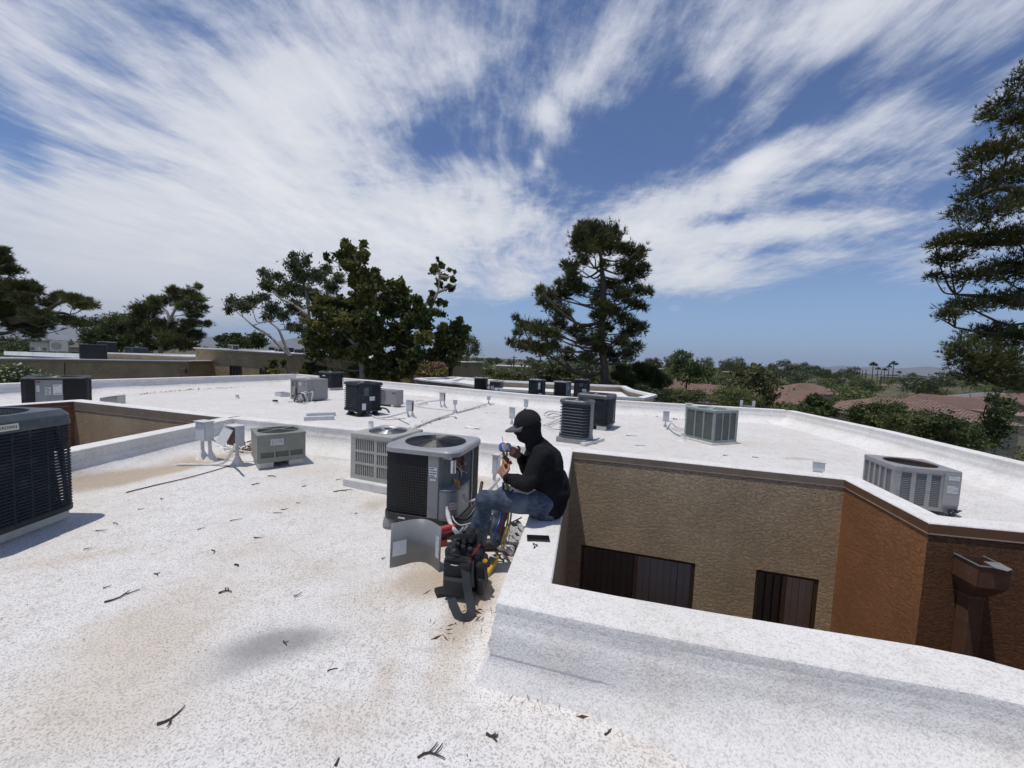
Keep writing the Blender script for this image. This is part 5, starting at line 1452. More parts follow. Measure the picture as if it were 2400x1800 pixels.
strap([(.07, -.03, .28), (.075, -.06, .20), (.09, -.09, .13)], .04, M_BAG2, 'side_strap')
strap([(-.10, .03, .38), (-.03, -.01, .43), (.07, .05, .41)], .03, M_BAG2, 'grab_handle')
for (a, b, r_, m_, nm) in (((-.07, .03, .38), (-.01, .04, .47), .012, M_STEEL, 'steel_tool'), ((-.05, .05, .38), (.01, .07, .47), .010, M_STEEL, 'steel_tool'), ((.07, .0, .30), (.12, -.01, .385), .007, M_RED, 'red_handle'),
                           ((.055, -.035, .235), (.060, -.06, .285), .012, M_RED, 'red_handle'), ((.05, -.075, .135), (.055, -.085, .17), .020, M_RED, 'red_handle'), ((.04, .05, .36), (.05, .09, .45), .02, M_BLACK, 'black_handle'),
                           ((.00, .03, .36), (-.01, .05, .44), .016, M_BLACK, 'black_handle'), ((.09, .05, .34), (.11, .08, .42), .014, M_BLACK, 'black_handle'), ((.13, .02, .24), (.165, .0, .275), .016, M_YM, 'yellow_handle'), ((-.06, -.03, .32), (-.03, -.045, .33), .035, M_BLACK, 'black_reel')):
    MB().cyl(a, b, r_, r_ * .8, 10).build(nm, m_, bk, bevel=.003)
for s in (-1, 1):
    MB().tube(smooth_path([(-.09 + .02 * s, -.065, .29), (-.03, -.075, .32 + .01 * s), (.04, -.055, .29), (.06, -.05, .22)], 4), .004, 5).build('zip', M_BAG2, bk)
MB().tube(smooth_path([(.15, -.01, .10), (.165, -.02, .18), (.14, -.02, .25), (.11, -.02, .20), (.12, -.02, .12)], 4), .007, 6).build('cord', M_BLACK, bk)
# red tool behind the panel, pouches
g = G(1044, 1292)
rt = thing('power_tool', 'red and black power tool behind the bent access panel', 'power tool', (g.x, g.y + .12, 0), rad(20))
MB().cyl((-.10, 0, .13), (.06, 0, .15), .04, .035, 14).build('motor_housing', M_RED, rt, bevel=.006)
MB().cyl((.06, 0, .15), (.12, 0, .155), .025, .015, 12).build('chuck', M_BLACK, rt)
MB().bar((-.05, 0, .12), (-.06, 0, .05), .04, .05).build('grip', M_BLACK, rt, bevel=.01)
MB().box((-.06, 0, .035), (.10, .07, .065)).build('battery', M_RED, rt, bevel=.008)
g = G(1150, 1262)
pc = thing('tool_pouch', 'dark brown and red tool pouch on the roof behind the shin of the man', 'pouch', (g.x, g.y + .10, 0), rad(-15))
soft_box('pouch_body', (0, 0, .085), (.20, .12, .17), mat('dark_leather', (.035, .018, .012), .6, var=.2), pc, None, .3, seed=3, amp=.012)
soft_box('red_flap', (.085, -.04, .12), (.07, .08, .12), M_RED, pc, Matrix.Rotation(rad(35), 3, 'Y'), .35, seed=7, amp=.01)
MB().box((.085, -.085, .13), (.035, .004, .02), M=Matrix.Rotation(rad(35), 3, 'Y')).build('patch', M_STICK, pc)
# hoses dropping from the gauges
HZ = [('hose', [D(1184, 1128, 2.96), D(1193, 1170, 2.99), D(1191, 1214, 2.98), D(1184, 1245, 2.93), G(1172, 1286, .012), G(1160, 1300, .012)], M_YEL, 'yellow hose dropping behind the thigh of the man to the roof, left strand'),
      ('hose', [D(1188, 1128, 2.98), D(1198, 1170, 3.01), D(1197, 1214, 3.0), D(1188, 1250, 2.95), G(1178, 1290, .012), G(1168, 1306, .012), G(1150, 1310, .012)], M_YEL, 'yellow hose dropping behind the thigh of the man to the roof, right strand'),
      ('hose', [D(1180, 1130, 3.1), D(1178, 1180, 3.12), D(1173, 1212, 3.10), D(1163, 1245, 3.04), G(1152, 1276, .015), G(1140, 1282, .015)], M_BLU, 'blue hose dropping behind the knee of the man'),
      ('hose', [D(1186, 1120, 3.0), D(1190, 1135, 3.02), D(1188, 1160, 3.05), D(1182, 1205, 3.1), G(1160, 1284, .012), G(1138, 1290, .012)], M_RED, 'red hose hanging from the gauges behind the thigh of the man')]
for nm, p_, m_, lab in HZ: pipe(nm, p_, .0075 if m_ is not M_BLU else .011, m_, lab, 'hose', 'hoses of the gauge set')
pipe('cord', [G(1222, 1213, .30), G(1208, 1220, .22), G(1196, 1226, .14), G(1180, 1240, .05)], .006, M_BLACK, 'black cord under the thigh of the man', 'cord')
for i in range(7):
    a = G(1140 + rnd.uniform(-4, 40), 1285 + rnd.uniform(-4, 20), .012); b = a + Vector((rnd.uniform(-.18, .18), rnd.uniform(-.08, .06), rnd.uniform(0, .05)))
    pipe('wire', [a, a.lerp(b, .5) + Vector((rnd.uniform(-.04, .04), rnd.uniform(-.05, .05), .03)), b], .003, [M_RED, M_TWIG, M_TWIG][i % 3], 'loose thin wire on the roof beside the boot of the man', 'wire', 'loose wires by the boot')
soft_box('rag', (0, 0, 0), (.17, .13, .06), mat('white_rag', (.62, .60, .57), .85, var=.1), None, Matrix.Rotation(rad(-25), 3, 'Z'), .4, seed=2, amp=.03)
rg = bpy.data.objects['rag']; g = G(1185, 1290); rg.location = (g.x, g.y, .03); tag(rg, 'crumpled white rag on the roof below the yellow hoses', 'rag')
# clear plastic bag
bm = bmesh.new(); bmesh.ops.create_icosphere(bm, subdivisions=3, radius=1)
for v in bm.verts:
    n_ = mnoise.noise(v.co * 2.2) * .35 + mnoise.noise(v.co * 6) * .12
    v.co = Vector((v.co.x * .085, v.co.y * .07, v.co.z * .13)) * (1 + n_)
me = bpy.data.meshes.new('plastic_bag'); bm.to_mesh(me); bm.free()
mp = bpy.data.materials.new('clear_plastic'); mp.use_nodes = True; t = NT(mp.node_tree)
tr = t.n('ShaderNodeBsdfTransparent', {'Color': (.80, .81, .82)}); gl = t.n('ShaderNodeBsdfGlossy', {'Roughness': .12}); fr = t.n('ShaderNodeFresnel', {'IOR': 1.4})
t.n('ShaderNodeOutputMaterial', {'Surface': t.n('ShaderNodeMixShader', {0: t.m('ADD', fr.outputs[0], .06), 1: tr.outputs[0], 2: gl.outputs[0]}).outputs[0]})
me.materials.append(mp)
o = obj_from(me, 'plastic_bag'); g = G(1206, 1290); o.location = (g.x + .02, g.y + .02, .12); o.rotation_euler = (0, rad(-18), 0)
tag(o, 'clear plastic bag slumped against the parapet below the man', 'plastic bag')
# yellow meter
g = G(1146, 1340)
mt = thing('multimeter', 'yellow multimeter lying on the roof beside the black backpack', 'meter', (g.x, g.y, 0), rad(-28))
Mt = Matrix.Rotation(rad(20), 3, 'X')
MB().box((0, 0, .045), (.075, .16, .04), M=Mt).build('case', M_YM, mt, bevel=.012, seg=3)
MB().box((0, .035, .081), (.05, .05, .003), M=Mt).build('display', M_CASE_GN, mt)
MB().lathe([(0, .012), (.017, .012), (.019, 0), (0, 0)], (0, -.02, .062), 14).build('dial', M_BLACK, mt)
MB().box((0, .0, .03), (.08, .165, .015), M=Mt).build('bumper', M_CASE_GR, mt, bevel=.004)
MB().tube(smooth_path([(0, .07, .06), (.05, .14, .03), (0, .20, .012), (-.10, .22, .01)], 5), .004, 6).build('test_lead', M_BLACK, mt)
# phone and screws on the coping
pp = [G(1236, 1254, .412), G(1284, 1256, .412), G(1288, 1268, .412), G(1238, 1265, .412)]
pc_ = sum(pp, Vector()) / 4; ux_ = (pp[1] - pp[0]).normalized(); rp = math.atan2(ux_.y, ux_.x)
ph = thing('phone', 'black phone lying face up on the white parapet', 'phone', (pc_.x, pc_.y, .404), rp)
MB().box((0, 0, .006), (.158, .078, .010)).build('case', M_BLACK, ph, bevel=.004, seg=3)
MB().box((0, 0, .0116), (.148, .070, .001)).build('screen', mat('phone_glass', (.01, .01, .012), .08), ph)
for i, (a, b) in enumerate(((1251, 1275), (1258, 1278), (1253, 1282))):
    g = G(a, b, .41); o = MB().lathe([(0, .010), (.006, .010), (.007, .004), (.003, .004), (.003, 0), (0, 0)], (0, 0, 0), 8).add([(-.002, 0, .004), (.016, .004, .003), (.016, -.004, .003)], [(0, 1, 2)]).build('screw', M_BLACK)
    o.location = (g.x, g.y, .405); o.rotation_euler = (0, 0, i * 2.1)
    tag(o, 'tiny dark screw on the white parapet below the phone', 'screw', 'screws below the phone')
# twigs
def twig(px, py, L, rot, label=None, fork=0, r=.004):
    g = G(px, py); mb = MB(); p = Vector((-L / 2, 0, .008)); a = 0.0; pts_ = [p.copy()]
    k = 5
    for i in range(k):
        a += rnd.uniform(-.5, .5)
        p = p + Vector((math.cos(a), math.sin(a), rnd.uniform(-.06, .10))) * (L / k); p.z = max(.006, p.z)
        pts_.append(p.copy())
    mb.tube(pts_, [r * (1 - .12 * i) for i in range(k + 1)], 5)
    for q in range(fork):
        b = pts_[2 + q]; th = rnd.choice((-1, 1)) * rnd.uniform(.5, 1.1)
        mb.tube([b, b + Vector((math.cos(th), math.sin(th), .2)) * L * .22, b + Vector((math.cos(th * 1.2), math.sin(th * 1.2), .1)) * L * .4], [r * .7, r * .6, r * .4], 5)
    o = mb.build('twig', M_TWIG); o.location = (g.x, g.y, 0); o.rotation_euler = (0, 0, rot)
    if not label:
        marks = [(80, 1200, 'big slotted unit'), (655, 1060, 'short three-grille unit'), (655, 1505, 'grey patch'), (960, 1280, 'bent access panel'), (1080, 1350, 'black backpack'), (870, 1110, 'cream slotted unit'), (1500, 1600, 'foot of the nearest parapet'),
                 (1670, 1000, 'pale sage green condenser'), (2160, 1130, 'rusty fan unit'), (1355, 990, 'round-cornered condenser'), (553, 1090, 'open disconnect box'), (300, 1404, 'long dry twig'), (1014, 1772, 'forked bottom twig')]
        mx, my, mn = min(marks, key=lambda q: math.hypot(q[0] - px, (q[1] - py) * 1.6))
        dxp, dyp = px - mx, (py - my) * 1.6
        rel_ = ('right of' if dxp > 0 else 'left of') if abs(dxp) > abs(dyp) else ('in front of' if dyp > 0 else 'behind')
        far_ = 'close' if math.hypot(dxp, dyp) < 110 else 'well'
        label = '%s dry twig on the roof, %s %s the %s' % ('short' if L < .065 else 'thin' if L < .11 else 'longish', far_ if rel_ != 'in front of' else ('just' if far_ == 'close' else 'well'), rel_, mn)
    return tag(o, label, 'twig', 'twigs scattered on the white roof')
twig(288, 1404, .17, rad(32), 'long dry twig on the roof left of the grey patch', 1, .006)
twig(528, 1383, .09, rad(75), 'forked dark twig standing out above the grey patch', 2, .006)
twig(559, 1324, .05, rad(20), 'short thick twig on the roof below the short unit', 1, .007)
twig(400, 1699, .11, rad(5), 'dark twig near the bottom left of the roof', 1, .006)
twig(1153, 1731, .06, rad(-30), 'knotted dark twig near the bottom below the parapet corner', 2, .006)
twig(1014, 1772, .12, rad(15), 'forked twig at the bottom middle of the roof', 2, .005)
twig(792, 1790, .03, rad(70), 'twig stub cut by the bottom edge', 0, .006)
twig(805, 1152, .22, rad(25), 'thin bent twig on the roof before the cream slotted unit', 1, .007)
twig(776, 1568, .05, rad(70)); twig(672, 1508, .05, rad(-20), None, 1)
for (a, b, L, r_) in ((374, 1345, .06, .4), (472, 1240, .06, 1), (602, 1264, .08, -.4), (510, 1291, .09, .1), (651, 1204, .08, 0), (553, 1221, .10, .3), (206, 1286, .05, 1.2), (277, 1226, .07, .4), (240, 1244, .09, .3), (793, 1125, .08, 1.2), (714, 1142, .06, .3),
                     (668, 1195, .07, .4), (600, 1137, .09, .3), (700, 1180, .05, 0), (330, 1195, .05, .2), (380, 1170, .05, -.3), (250, 1380, .04, .2), (700, 1395, .06, .9), (1430, 1726, .05, 0), (1320, 1630, .10, .8), (1555, 1652, .06, -.3), (900, 1310, .04, .5), (835, 1205, .03, .4),
                     (640, 1117, .13, .1), (2045, 1090, .16, -.5), (1990, 1035, .2, .1), (1770, 1072, .12, 0), (1700, 1068, .1, .2), (1630, 1022, .1, .3), (1480, 1022, .25, -.1), (1500, 1045, .2, -.1), (810, 1068, .10, .3), (980, 1105, .08, .2)):
    twig(a, b, L, r_, None, rnd.choice((0, 0, 1)), .0045 if b > 1150 else .007)
# ------------------------------------------------------------------ the man
M_SKIN = mat('tanned_skin', (0.30, 0.155, 0.095), 0.5, var=0.10, vscale=30)
M_SHIRT = mat('black_jersey', (0.0105, 0.0105, 0.012), 0.85, var=0.25, vscale=12, bump=0.35, bscale=180, spec=0.2)
def denim_mat():
    m = bpy.data.materials.new('blue_denim'); m.use_nodes = True; t = NT(m.node_tree)
    P = t.n('ShaderNodeTexCoord').outputs['Object']
    n1 = t.noise(P, 7.0, 5, 0.65, 0.5); n2 = t.noise(P, 160.0, 3, 0.6); n3 = t.noise(t.vm('MULTIPLY', P, (1, 1, 3.0)), 28.0, 4, 0.65)
    c = t.mix(t.ss(n1, 0.38, 0.68), (0.042, 0.058, 0.088), (0.140, 0.170, 0.215))
    c = t.mix(t.m('MULTIPLY', t.ss(n3, 0.5, 0.75), 0.4), c, (0.23, 0.255, 0.29))
    c = t.mix(t.m('MULTIPLY', t.ss(n2, 0.45, 0.65), 0.25), c, (0.045, 0.055, 0.075))
    p = t.n('ShaderNodeBsdfPrincipled', {'Base Color': c, 'Roughness': 0.85, 'Specular IOR Level': 0.2})
    b = t.n('ShaderNodeBump', {'Strength': 0.5, 'Distance': 0.004, 'Height': t.m('ADD', n2, t.m('MULTIPLY', n1, 1.5))})
    t.put(p.inputs['Normal'], b.outputs[0]); t.n('ShaderNodeOutputMaterial', {'Surface': p.outputs[0]})
    return m
M_DENIM = denim_mat()
M_CAP = mat('black_cap', (0.012, 0.012, 0.013), 0.8, var=0.2, bump=0.3, bscale=240, spec=0.25)
M_BOOT = mat('dark_boot', (0.02, 0.017, 0.015), 0.6, var=0.2)
M_BRASS = mat('brass', (0.55, 0.36, 0.10), 0.3, metal=0.9, var=0.15)

class Body:
    """capsules and ellipsoids fused into one skin by a voxel remesh"""
    def __init__(s): s.mb = MB()
    def cap(s, a, b, ra, rb, n=14):
        a, b = Vector(a), Vector(b); k = 5
        d = (b - a).normalized()
        pts = []; rs = []
        for i in range(1, 5):
            f = -math.cos(math.pi / 2 * i / 4)
            pts.append(a + d * ra * f); rs.append(max(.001, ra * math.sqrt(max(0, 1 - f * f))))
        for i in range(1, k):
            f = i / k; pts.append(a.lerp(b, f)); rs.append(ra + (rb - ra) * f)
        for i in range(0, 4):
            f = math.sin(math.pi / 2 * i / 4)
            pts.append(b + d * rb * f); rs.append(max(.001, rb * math.sqrt(max(0, 1 - f * f))))
        s.mb.tube(pts, rs, n)
    def chain(s, pts, rs, n=14):
        for i in range(len(pts) - 1): s.cap(pts[i], pts[i + 1], rs[i], rs[i + 1], n)
    def ell(s, c, r, M=None, n=20, m=14): s.mb.ball(c, r, n, m, M)
    def build(s, name, m, parent, voxel, smooth=6, fold=0.0, fscale=9.0, seed=0, fn=None):
        me = s.mb.mesh(name, m)
        o = bpy.data.objects.new(name, me); col.objects.link(o)
        r = o.modifiers.new('r', 'REMESH'); r.mode = 'VOXEL'; r.voxel_size = voxel; r.use_smooth_shade = True
        if smooth:
            k = o.modifiers.new('s', 'SMOOTH'); k.iterations = smooth; k.factor = .5
        dg = bpy.context.evaluated_depsgraph_get()
        me2 = bpy.data.meshes.new_from_object(o.evaluated_get(dg))
        bpy.data.objects.remove(o); bpy.data.meshes.remove(me)
        me2.name = name; me2.materials.clear(); me2.materials.append(m)
        if fold or fn:
            for v in me2.vertices:
                p = v.co
                a = fold * (mnoise.noise(Vector((p.x * fscale + seed, p.y * fscale, p.z * fscale * 1.6))) + .6 * (0.5 - abs(mnoise.noise(Vector((p.x * fscale * 1.3, p.y * fscale * 1.1 + seed, p.z * fscale * 2.1))))))
                if fn: a += fn(p)
                v.co = p + v.normal * a
        me2.polygons.foreach_set('use_smooth', [True] * len(me2.polygons))
        return obj_from(me2, name, parent)

# joints from the photograph, put at their real distances
YL, YR = 2.90, 3.20                       # his left side is nearer the camera
pel = D(1279, 1186, 3.06)
hipL, hipR = D(1268, 1180, 2.95), D(1268, 1172, 3.18)
kneeL = D(1136, 1170, 2.88); ankL = D(1117, 1288, 2.92)
kneeR = D(1180, 1158, 3.26); ankR = D(1163, 1262, 3.22)
wai = D(1286, 1146, 3.06); che = D(1277, 1088, 3.05); nck = D(1254, 1038, 3.04); hed = D(1240, 1004, 3.03)
shL, shR = D(1270, 1066, 2.88), D(1252, 1060, 3.20)
elL = D(1236, 1137, 2.80); wrL = D(1186, 1120, 2.86)
elR = D(1236, 1100, 3.26); wrR = D(1219, 1069, 3.10)
handL = D(1178, 1106, 2.90); handR = D(1199, 1058, 3.06)
base = Vector((pel.x, pel.y, .4))
man = thing('person', 'man in black cap and long sleeved shirt, face covered, sitting on the parapet reading gauges', 'person', base)
def rel(v): return Vector(v) - base
J = {k: rel(v) for k, v in dict(pel=pel, hipL=hipL, hipR=hipR, kneeL=kneeL, ankL=ankL, kneeR=kneeR, ankR=ankR, wai=wai, che=che, nck=nck, hed=hed, shL=shL, shR=shR, elL=elL, wrL=wrL, elR=elR, wrR=wrR, hL=handL, hR=handR).items()}
gl_ = -0.4 - 0.0
# ground the feet
for s_ in ('L', 'R'):
    J['ank' + s_].z = gl_ + .10
fwd = Vector((-1, -.12, 0)).normalized()          # the way he faces
# ---- body with head and hands (skin)
b = Body()
b.chain([J['pel'], J['wai'], J['che']], [.12, .11, .13]); b.cap(J['shL'], J['shR'], .06, .06); b.cap(J['che'], J['nck'], .085, .055)
b.cap(J['nck'], J['hed'], .050, .052)
lookd = (fwd + Vector((0, 0, -.28))).normalized()
sidev = lookd.cross(Vector((0, 0, 1))).normalized(); upv = sidev.cross(lookd)
Hm = Matrix((lookd, -sidev, upv)).transposed()
hc = J['hed'] + upv * .02
b.ell(hc, (.093, .074, .112), Hm)
b.ell(hc + lookd * .045 - upv * .062, (.048, .050, .055), Hm)              # jaw
b.cap(hc + lookd * .088 + upv * .012, hc + lookd * .108 - upv * .022, .010, .014, 8)   # nose
for s_ in (-1, 1):
    b.ell(hc + sidev * s_ * .074 - lookd * .005 - upv * .01, (.018, .010, .032), Hm, 8, 8)   # ears
    b.ell(hc + lookd * .080 + sidev * s_ * .032 + upv * .018, (.016, .016, .012), Hm, 8, 8)  # brow and eye bulge
b.cap(hc + lookd * .092 - upv * .052 + sidev * .02, hc + lookd * .092 - upv * .052 - sidev * .02, .008, .008, 8)   # lips
for s_ in 'LR':
    b.chain([J['sh' + s_], J['el' + s_], J['wr' + s_]], [.05, .040, .026]); b.chain([J['hip' + s_], J['knee' + s_], J['ank' + s_]], [.075, .052, .038])
    b.cap(J['ank' + s_] + Vector((0, 0, -.05)), J['ank' + s_] + fwd * .14 + Vector((0, 0, -.06)), .035, .03)
# hands: palm, four unequal fingers that close, a thumb from the side
def hand(wr, ctr, grip, palm_n, thumb_dir, spread=.019):
    """grip = direction along which the fingers are stacked; palm_n = from the palm towards what is held"""
    wr, ctr, grip, palm_n = Vector(wr), Vector(ctr), Vector(grip).normalized(), Vector(palm_n).normalized()
    d = (ctr - wr).normalized()
    grip = (grip - d * grip.dot(d)).normalized()
    palm_n = d.cross(grip) if d.cross(grip).dot(palm_n) > 0 else grip.cross(d)
    kn = wr + d * .088
    b.cap(wr, wr + d * .03, .024, .024, 10)
    for i in range(4):
        o = grip * (1.5 - i) * spread
        b.cap(wr + d * .025 + o * .75, kn + o, .014, .0115, 8)
    for i, L in enumerate((.92, 1.0, .94, .76)):
        o = grip * (1.5 - i) * spread
        p0 = kn + o
        d1 = (d * .75 + palm_n * .65).normalized(); p1 = p0 + d1 * .042 * L
        d2 = (d * -.05 + palm_n * 1.0).normalized(); p2_ = p1 + d2 * .028 * L
        d3 = (d * -.75 + palm_n * .6).normalized(); p3 = p2_ + d3 * .021 * L
        b.chain([p0, p1, p2_, p3], [.0098, .0090, .0082, .0070], 8)
    t0 = wr + d * .028 + grip * .024; td = Vector(thumb_dir).normalized()
    t1 = t0 + (grip * .7 + d * .5 + palm_n * .5).normalized() * .038
    t2 = t1 + (td + d * .5 + palm_n * .6).normalized() * .032
    t3 = t2 + (d * .6 + palm_n * .7 - grip * .3).normalized() * .024
    b.chain([t0, t1, t2, t3], [.0145, .0115, .0100, .0082], 8)
    return kn
knL = hand(J['wrL'], J['hL'], Vector((.15, .25, 1)), Vector((-.2, .9, .1)), Vector((-.3, .2, .9)))
knR = hand(J['wrR'], J['hR'], Vector((0, .1, 1)), Vector((-.3, -.9, 0)), Vector((-.5, -.3, .6)))
b.build('body', M_SKIN, man, .006, 2)
# ---- shirt
b = Body()
b.ell(J['pel'] + Vector((.02, .0, .035)), (.150, .185, .13))
b.ell(J['wai'] + Vector((.022, 0, .01)), (.150, .185, .185)); b.ell(J['che'] + Vector((.005, 0, 0)), (.145, .195, .16), Matrix.Rotation(rad(-14), 3, 'Y'))
b.ell(J['che'] + Vector((-.03, 0, .075)), (.105, .18, .085), Matrix.Rotation(rad(-20), 3, 'Y'))
b.cap(J['che'] + Vector((.01, 0, .07)), J['nck'] + Vector((.01, 0, .0)), .10, .070)
for s_ in 'LR':
    b.cap(J['sh' + s_], J['che'] + Vector((0, 0, .02)), .080, .12)
    b.chain([J['sh' + s_], J['sh' + s_].lerp(J['el' + s_], .5), J['el' + s_]], [.078, .068, .060])
    mid_ = J['el' + s_].lerp(J['wr' + s_], .45)
    b.chain([J['el' + s_], mid_, J['wr' + s_] - (J['wr' + s_] - J['el' + s_]).normalized() * .008], [.060, .053, .037])
def sh_fold(p):
    return .007 * math.sin(38 * p.z + 9 * p.x + 2.5 * mnoise.noise(p * 6)) * max(0.0, mnoise.noise(p * 5 + Vector((3, 1, 2))) + .15)
b.build('shirt', M_SHIRT, man, .009, 5, .013, 8.5, 2.0, sh_fold)
# ---- jeans
b = Body()
b.ell(J['pel'] + Vector((-.01, 0, -.005)), (.15, .185, .105))
for s_ in 'LR':
    hp, kn_, an = J['hip' + s_], J['knee' + s_], J['ank' + s_]
    b.chain([hp + Vector((.02, 0, .005)), hp.lerp(kn_, .5), kn_], [.100, .088, .070])
    b.chain([kn_, kn_.lerp(an, .4), an + Vector((0, 0, .02)), an + Vector((0, 0, -.025))], [.070, .066, .056, .060])
def jn_fold(p):
    near = min((p - J['kneeL']).length, (p - J['kneeR']).length)
    return .006 * math.exp(-(near / .14) ** 2) * math.sin(70 * (p.x * .6 + p.z) + 3 * mnoise.noise(p * 9)) + .004 * math.exp(-((p - J['hipL']).length / .16) ** 2) * math.sin(80 * (p.x - .5 * p.z))
jn = b.build('jeans', M_DENIM, man, .009, 4, .008, 10.0, 5.0, jn_fold)
# flatten where he sits
for v in jn.data.vertices:
    if v.co.z < .004 and v.co.x > J['pel'].x - .14: v.co.z = .004 + (v.co.z - .004) * .05
sh_o = [o for o in man.children if o.name.startswith('shirt')][0]
for v in sh_o.data.vertices:
    if v.co.z < .012 and v.co.x > J['pel'].x - .2: v.co.z = .012 + (v.co.z - .012) * .12
for s_ in 'LR':
    a = J['ank' + s_]
    b = Body(); b.cap(a + Vector((.02, 0, -.045)), a + fwd * .17 + Vector((0, 0, -.055)), .047, .043); b.cap(a, a + Vector((.01, 0, -.05)), .05, .05)
    bo = b.build('boot', M_BOOT, man, .008, 4)
    for v in bo.data.vertices:
        if v.co.z < gl_ + .006: v.co.z = gl_ + .006
# ---- balaclava, cap, glasses
b = Body()
b.ell(hc + upv * .0, (.104, .084, .122), Hm)
b.ell(hc + lookd * .050 - upv * .060, (.064, .060, .066), Hm)
b.cap(hc - upv * .09 - lookd * .02, J['nck'] + Vector((0, 0, -.02)), .072, .080)
b.cap(hc + lookd * .098 + upv * .000, hc + lookd * .110 - upv * .024, .014, .018, 8)
b.build('balaclava', M_SHIRT, man, .007, 4, .005, 16, 4.0)
b = Body()
capc = hc + upv * .030
b.ell(capc, (.112, .094, .105), Hm)
co = b.build('cap', M_CAP, man, .006, 3)
inv = Hm.inverted()
for v in co.data.vertices:
    q = inv @ (v.co - capc)
    lo = -.012 - .10 * q.x * .35
    if q.z < lo: q.z = lo
    v.co = capc + Hm @ q
mb = MB(); vs = []
for i in range(11):
    a = rad(-62 + 124 * i / 10)
    rin = Vector((.108 * math.cos(a), .092 * math.sin(a), -.012))
    ext = .082 * max(0, math.cos(a * 1.35)) ** .6 + .002
    rout = rin + Vector((ext, .004 * math.sin(a), -.016 - .018 * (math.sin(a)) ** 2))
    vs += [capc + Hm @ rin, capc + Hm @ (rin.lerp(rout, .5) + Vector((0, 0, .006))), capc + Hm @ rout]
mb.add(vs, [(3 * i + k, 3 * i + 3 + k, 3 * i + 4 + k, 3 * i + 1 + k) for i in range(10) for k in range(2)])
br = mb.build('cap_brim', [mat('grey_brim', (.09, .09, .09), .7), M_CAP], man, smooth=True)
so = br.modifiers.new('solid', 'SOLIDIFY'); so.thickness = .006
MB().box(capc + Hm @ Vector((-.06, -.082, .03)), (.018, .004, .022), M=Hm @ Matrix.Rotation(rad(-38), 3, 'Z')).build('cap_badge', M_CASE_GR, man)
MB().ball(capc + upv * .105, .009, 10, 6).build('cap_button', M_CAP, man, smooth=True)
mb = MB()
for s_ in (-1, 1):
    mb.ball(hc + lookd * .104 + sidev * s_ * .036 + upv * .018, (.010, .030, .020), 12, 8, Hm)
    mb.bar(hc + lookd * .098 + sidev * s_ * .066 + upv * .022, hc - lookd * .01 + sidev * s_ * .090 + upv * .020, .005, .007)
mb.bar(hc + lookd * .112 + sidev * .012 + upv * .022, hc + lookd * .112 - sidev * .012 + upv * .022, .005, .005)
mb.build('sunglasses', M_BLACK, man, smooth=True)
MB().tube([J['wrL'].lerp(J['elL'], .02) + Vector((math.cos(t_) * 0, 0, 0)) for t_ in (0, 1)] if False else [J['wrL'].lerp(J['elL'], .0), J['wrL'].lerp(J['elL'], .09)], [.037, .041], 16).build('cuff', M_SHIRT, man, smooth=True)
# ---- gauge set held in both hands
gp = D(1184, 1052, 2.99)
gs = thing('gauge_manifold', 'brass refrigerant gauge set with a blue gauge, held by the man in both hands', 'gauge set', gp)
M_BLUEG = mat('blue_gauge_boot', (0.03, 0.11, 0.30), 0.4, var=.1); M_DIAL = mat('dial_face', (.70, .72, .74), .3, var=.03)
def gauge(c, n_, r, m, nm):
    c, n_ = Vector(c), Vector(n_).normalized()
    MB().cyl(c - n_ * .016, c + n_ * .014, r, r, 20).build(nm, m, gs, bevel=.004)
    MB().cyl(c + n_ * .0145, c + n_ * .017, r * .84, r * .84, 20).build('dial', M_DIAL, gs)
    q = n_.orthogonal().normalized()
    MB().bar(c + n_ * .019 - q * r * .2, c + n_ * .019 + q * r * .7, .003, .002).build('needle', M_BLACK, gs)
gauge((-.018, .0, .012), (.80, -.55, .25), .037, M_BLUEG, 'blue_gauge')
gauge((.020, .055, -.002), (.80, -.55, .25), .037, M_RED, 'red_gauge')
MB().cyl((-.010, -.01, -.058), (.032, -.015, -.092), .016, .016, 14).build('black_valve_knob', M_BLACK, gs, bevel=.003)
MB().bar((-.02, .04, -.075), (.03, .0, -.125), .03, .026).build('manifold_block', M_BRASS, gs, bevel=.004)
for i, (a, b_) in enumerate((((-.01, .02, -.06), (-.012, .0, -.03)), ((.012, .03, -.075), (.015, .045, -.04)), ((-.012, .02, -.095), (-.012, .03, -.16)), ((.008, .01, -.11), (.004, .02, -.19)), ((.026, .0, -.12), (.018, .01, -.20)))):
    MB().cyl(a, b_, .0085, .0085, 10).build('brass_fitting', M_BRASS, gs)
    MB().cyl(Vector(a).lerp(Vector(b_), .45), Vector(a).lerp(Vector(b_), .7), .013, .013, 6).build('hex_nut', M_BRASS, gs)
MB().bar((.03, -.02, -.11), (.055, -.03, -.095), .012, .03).build('red_valve_knob', M_RED, gs, bevel=.003)
MB().tube(smooth_path([(-.02, .0, .045), (-.022, .0, .075), (-.03, .0, .10)], 3), .003, 6).build('hanging_hook', M_STEEL, gs)
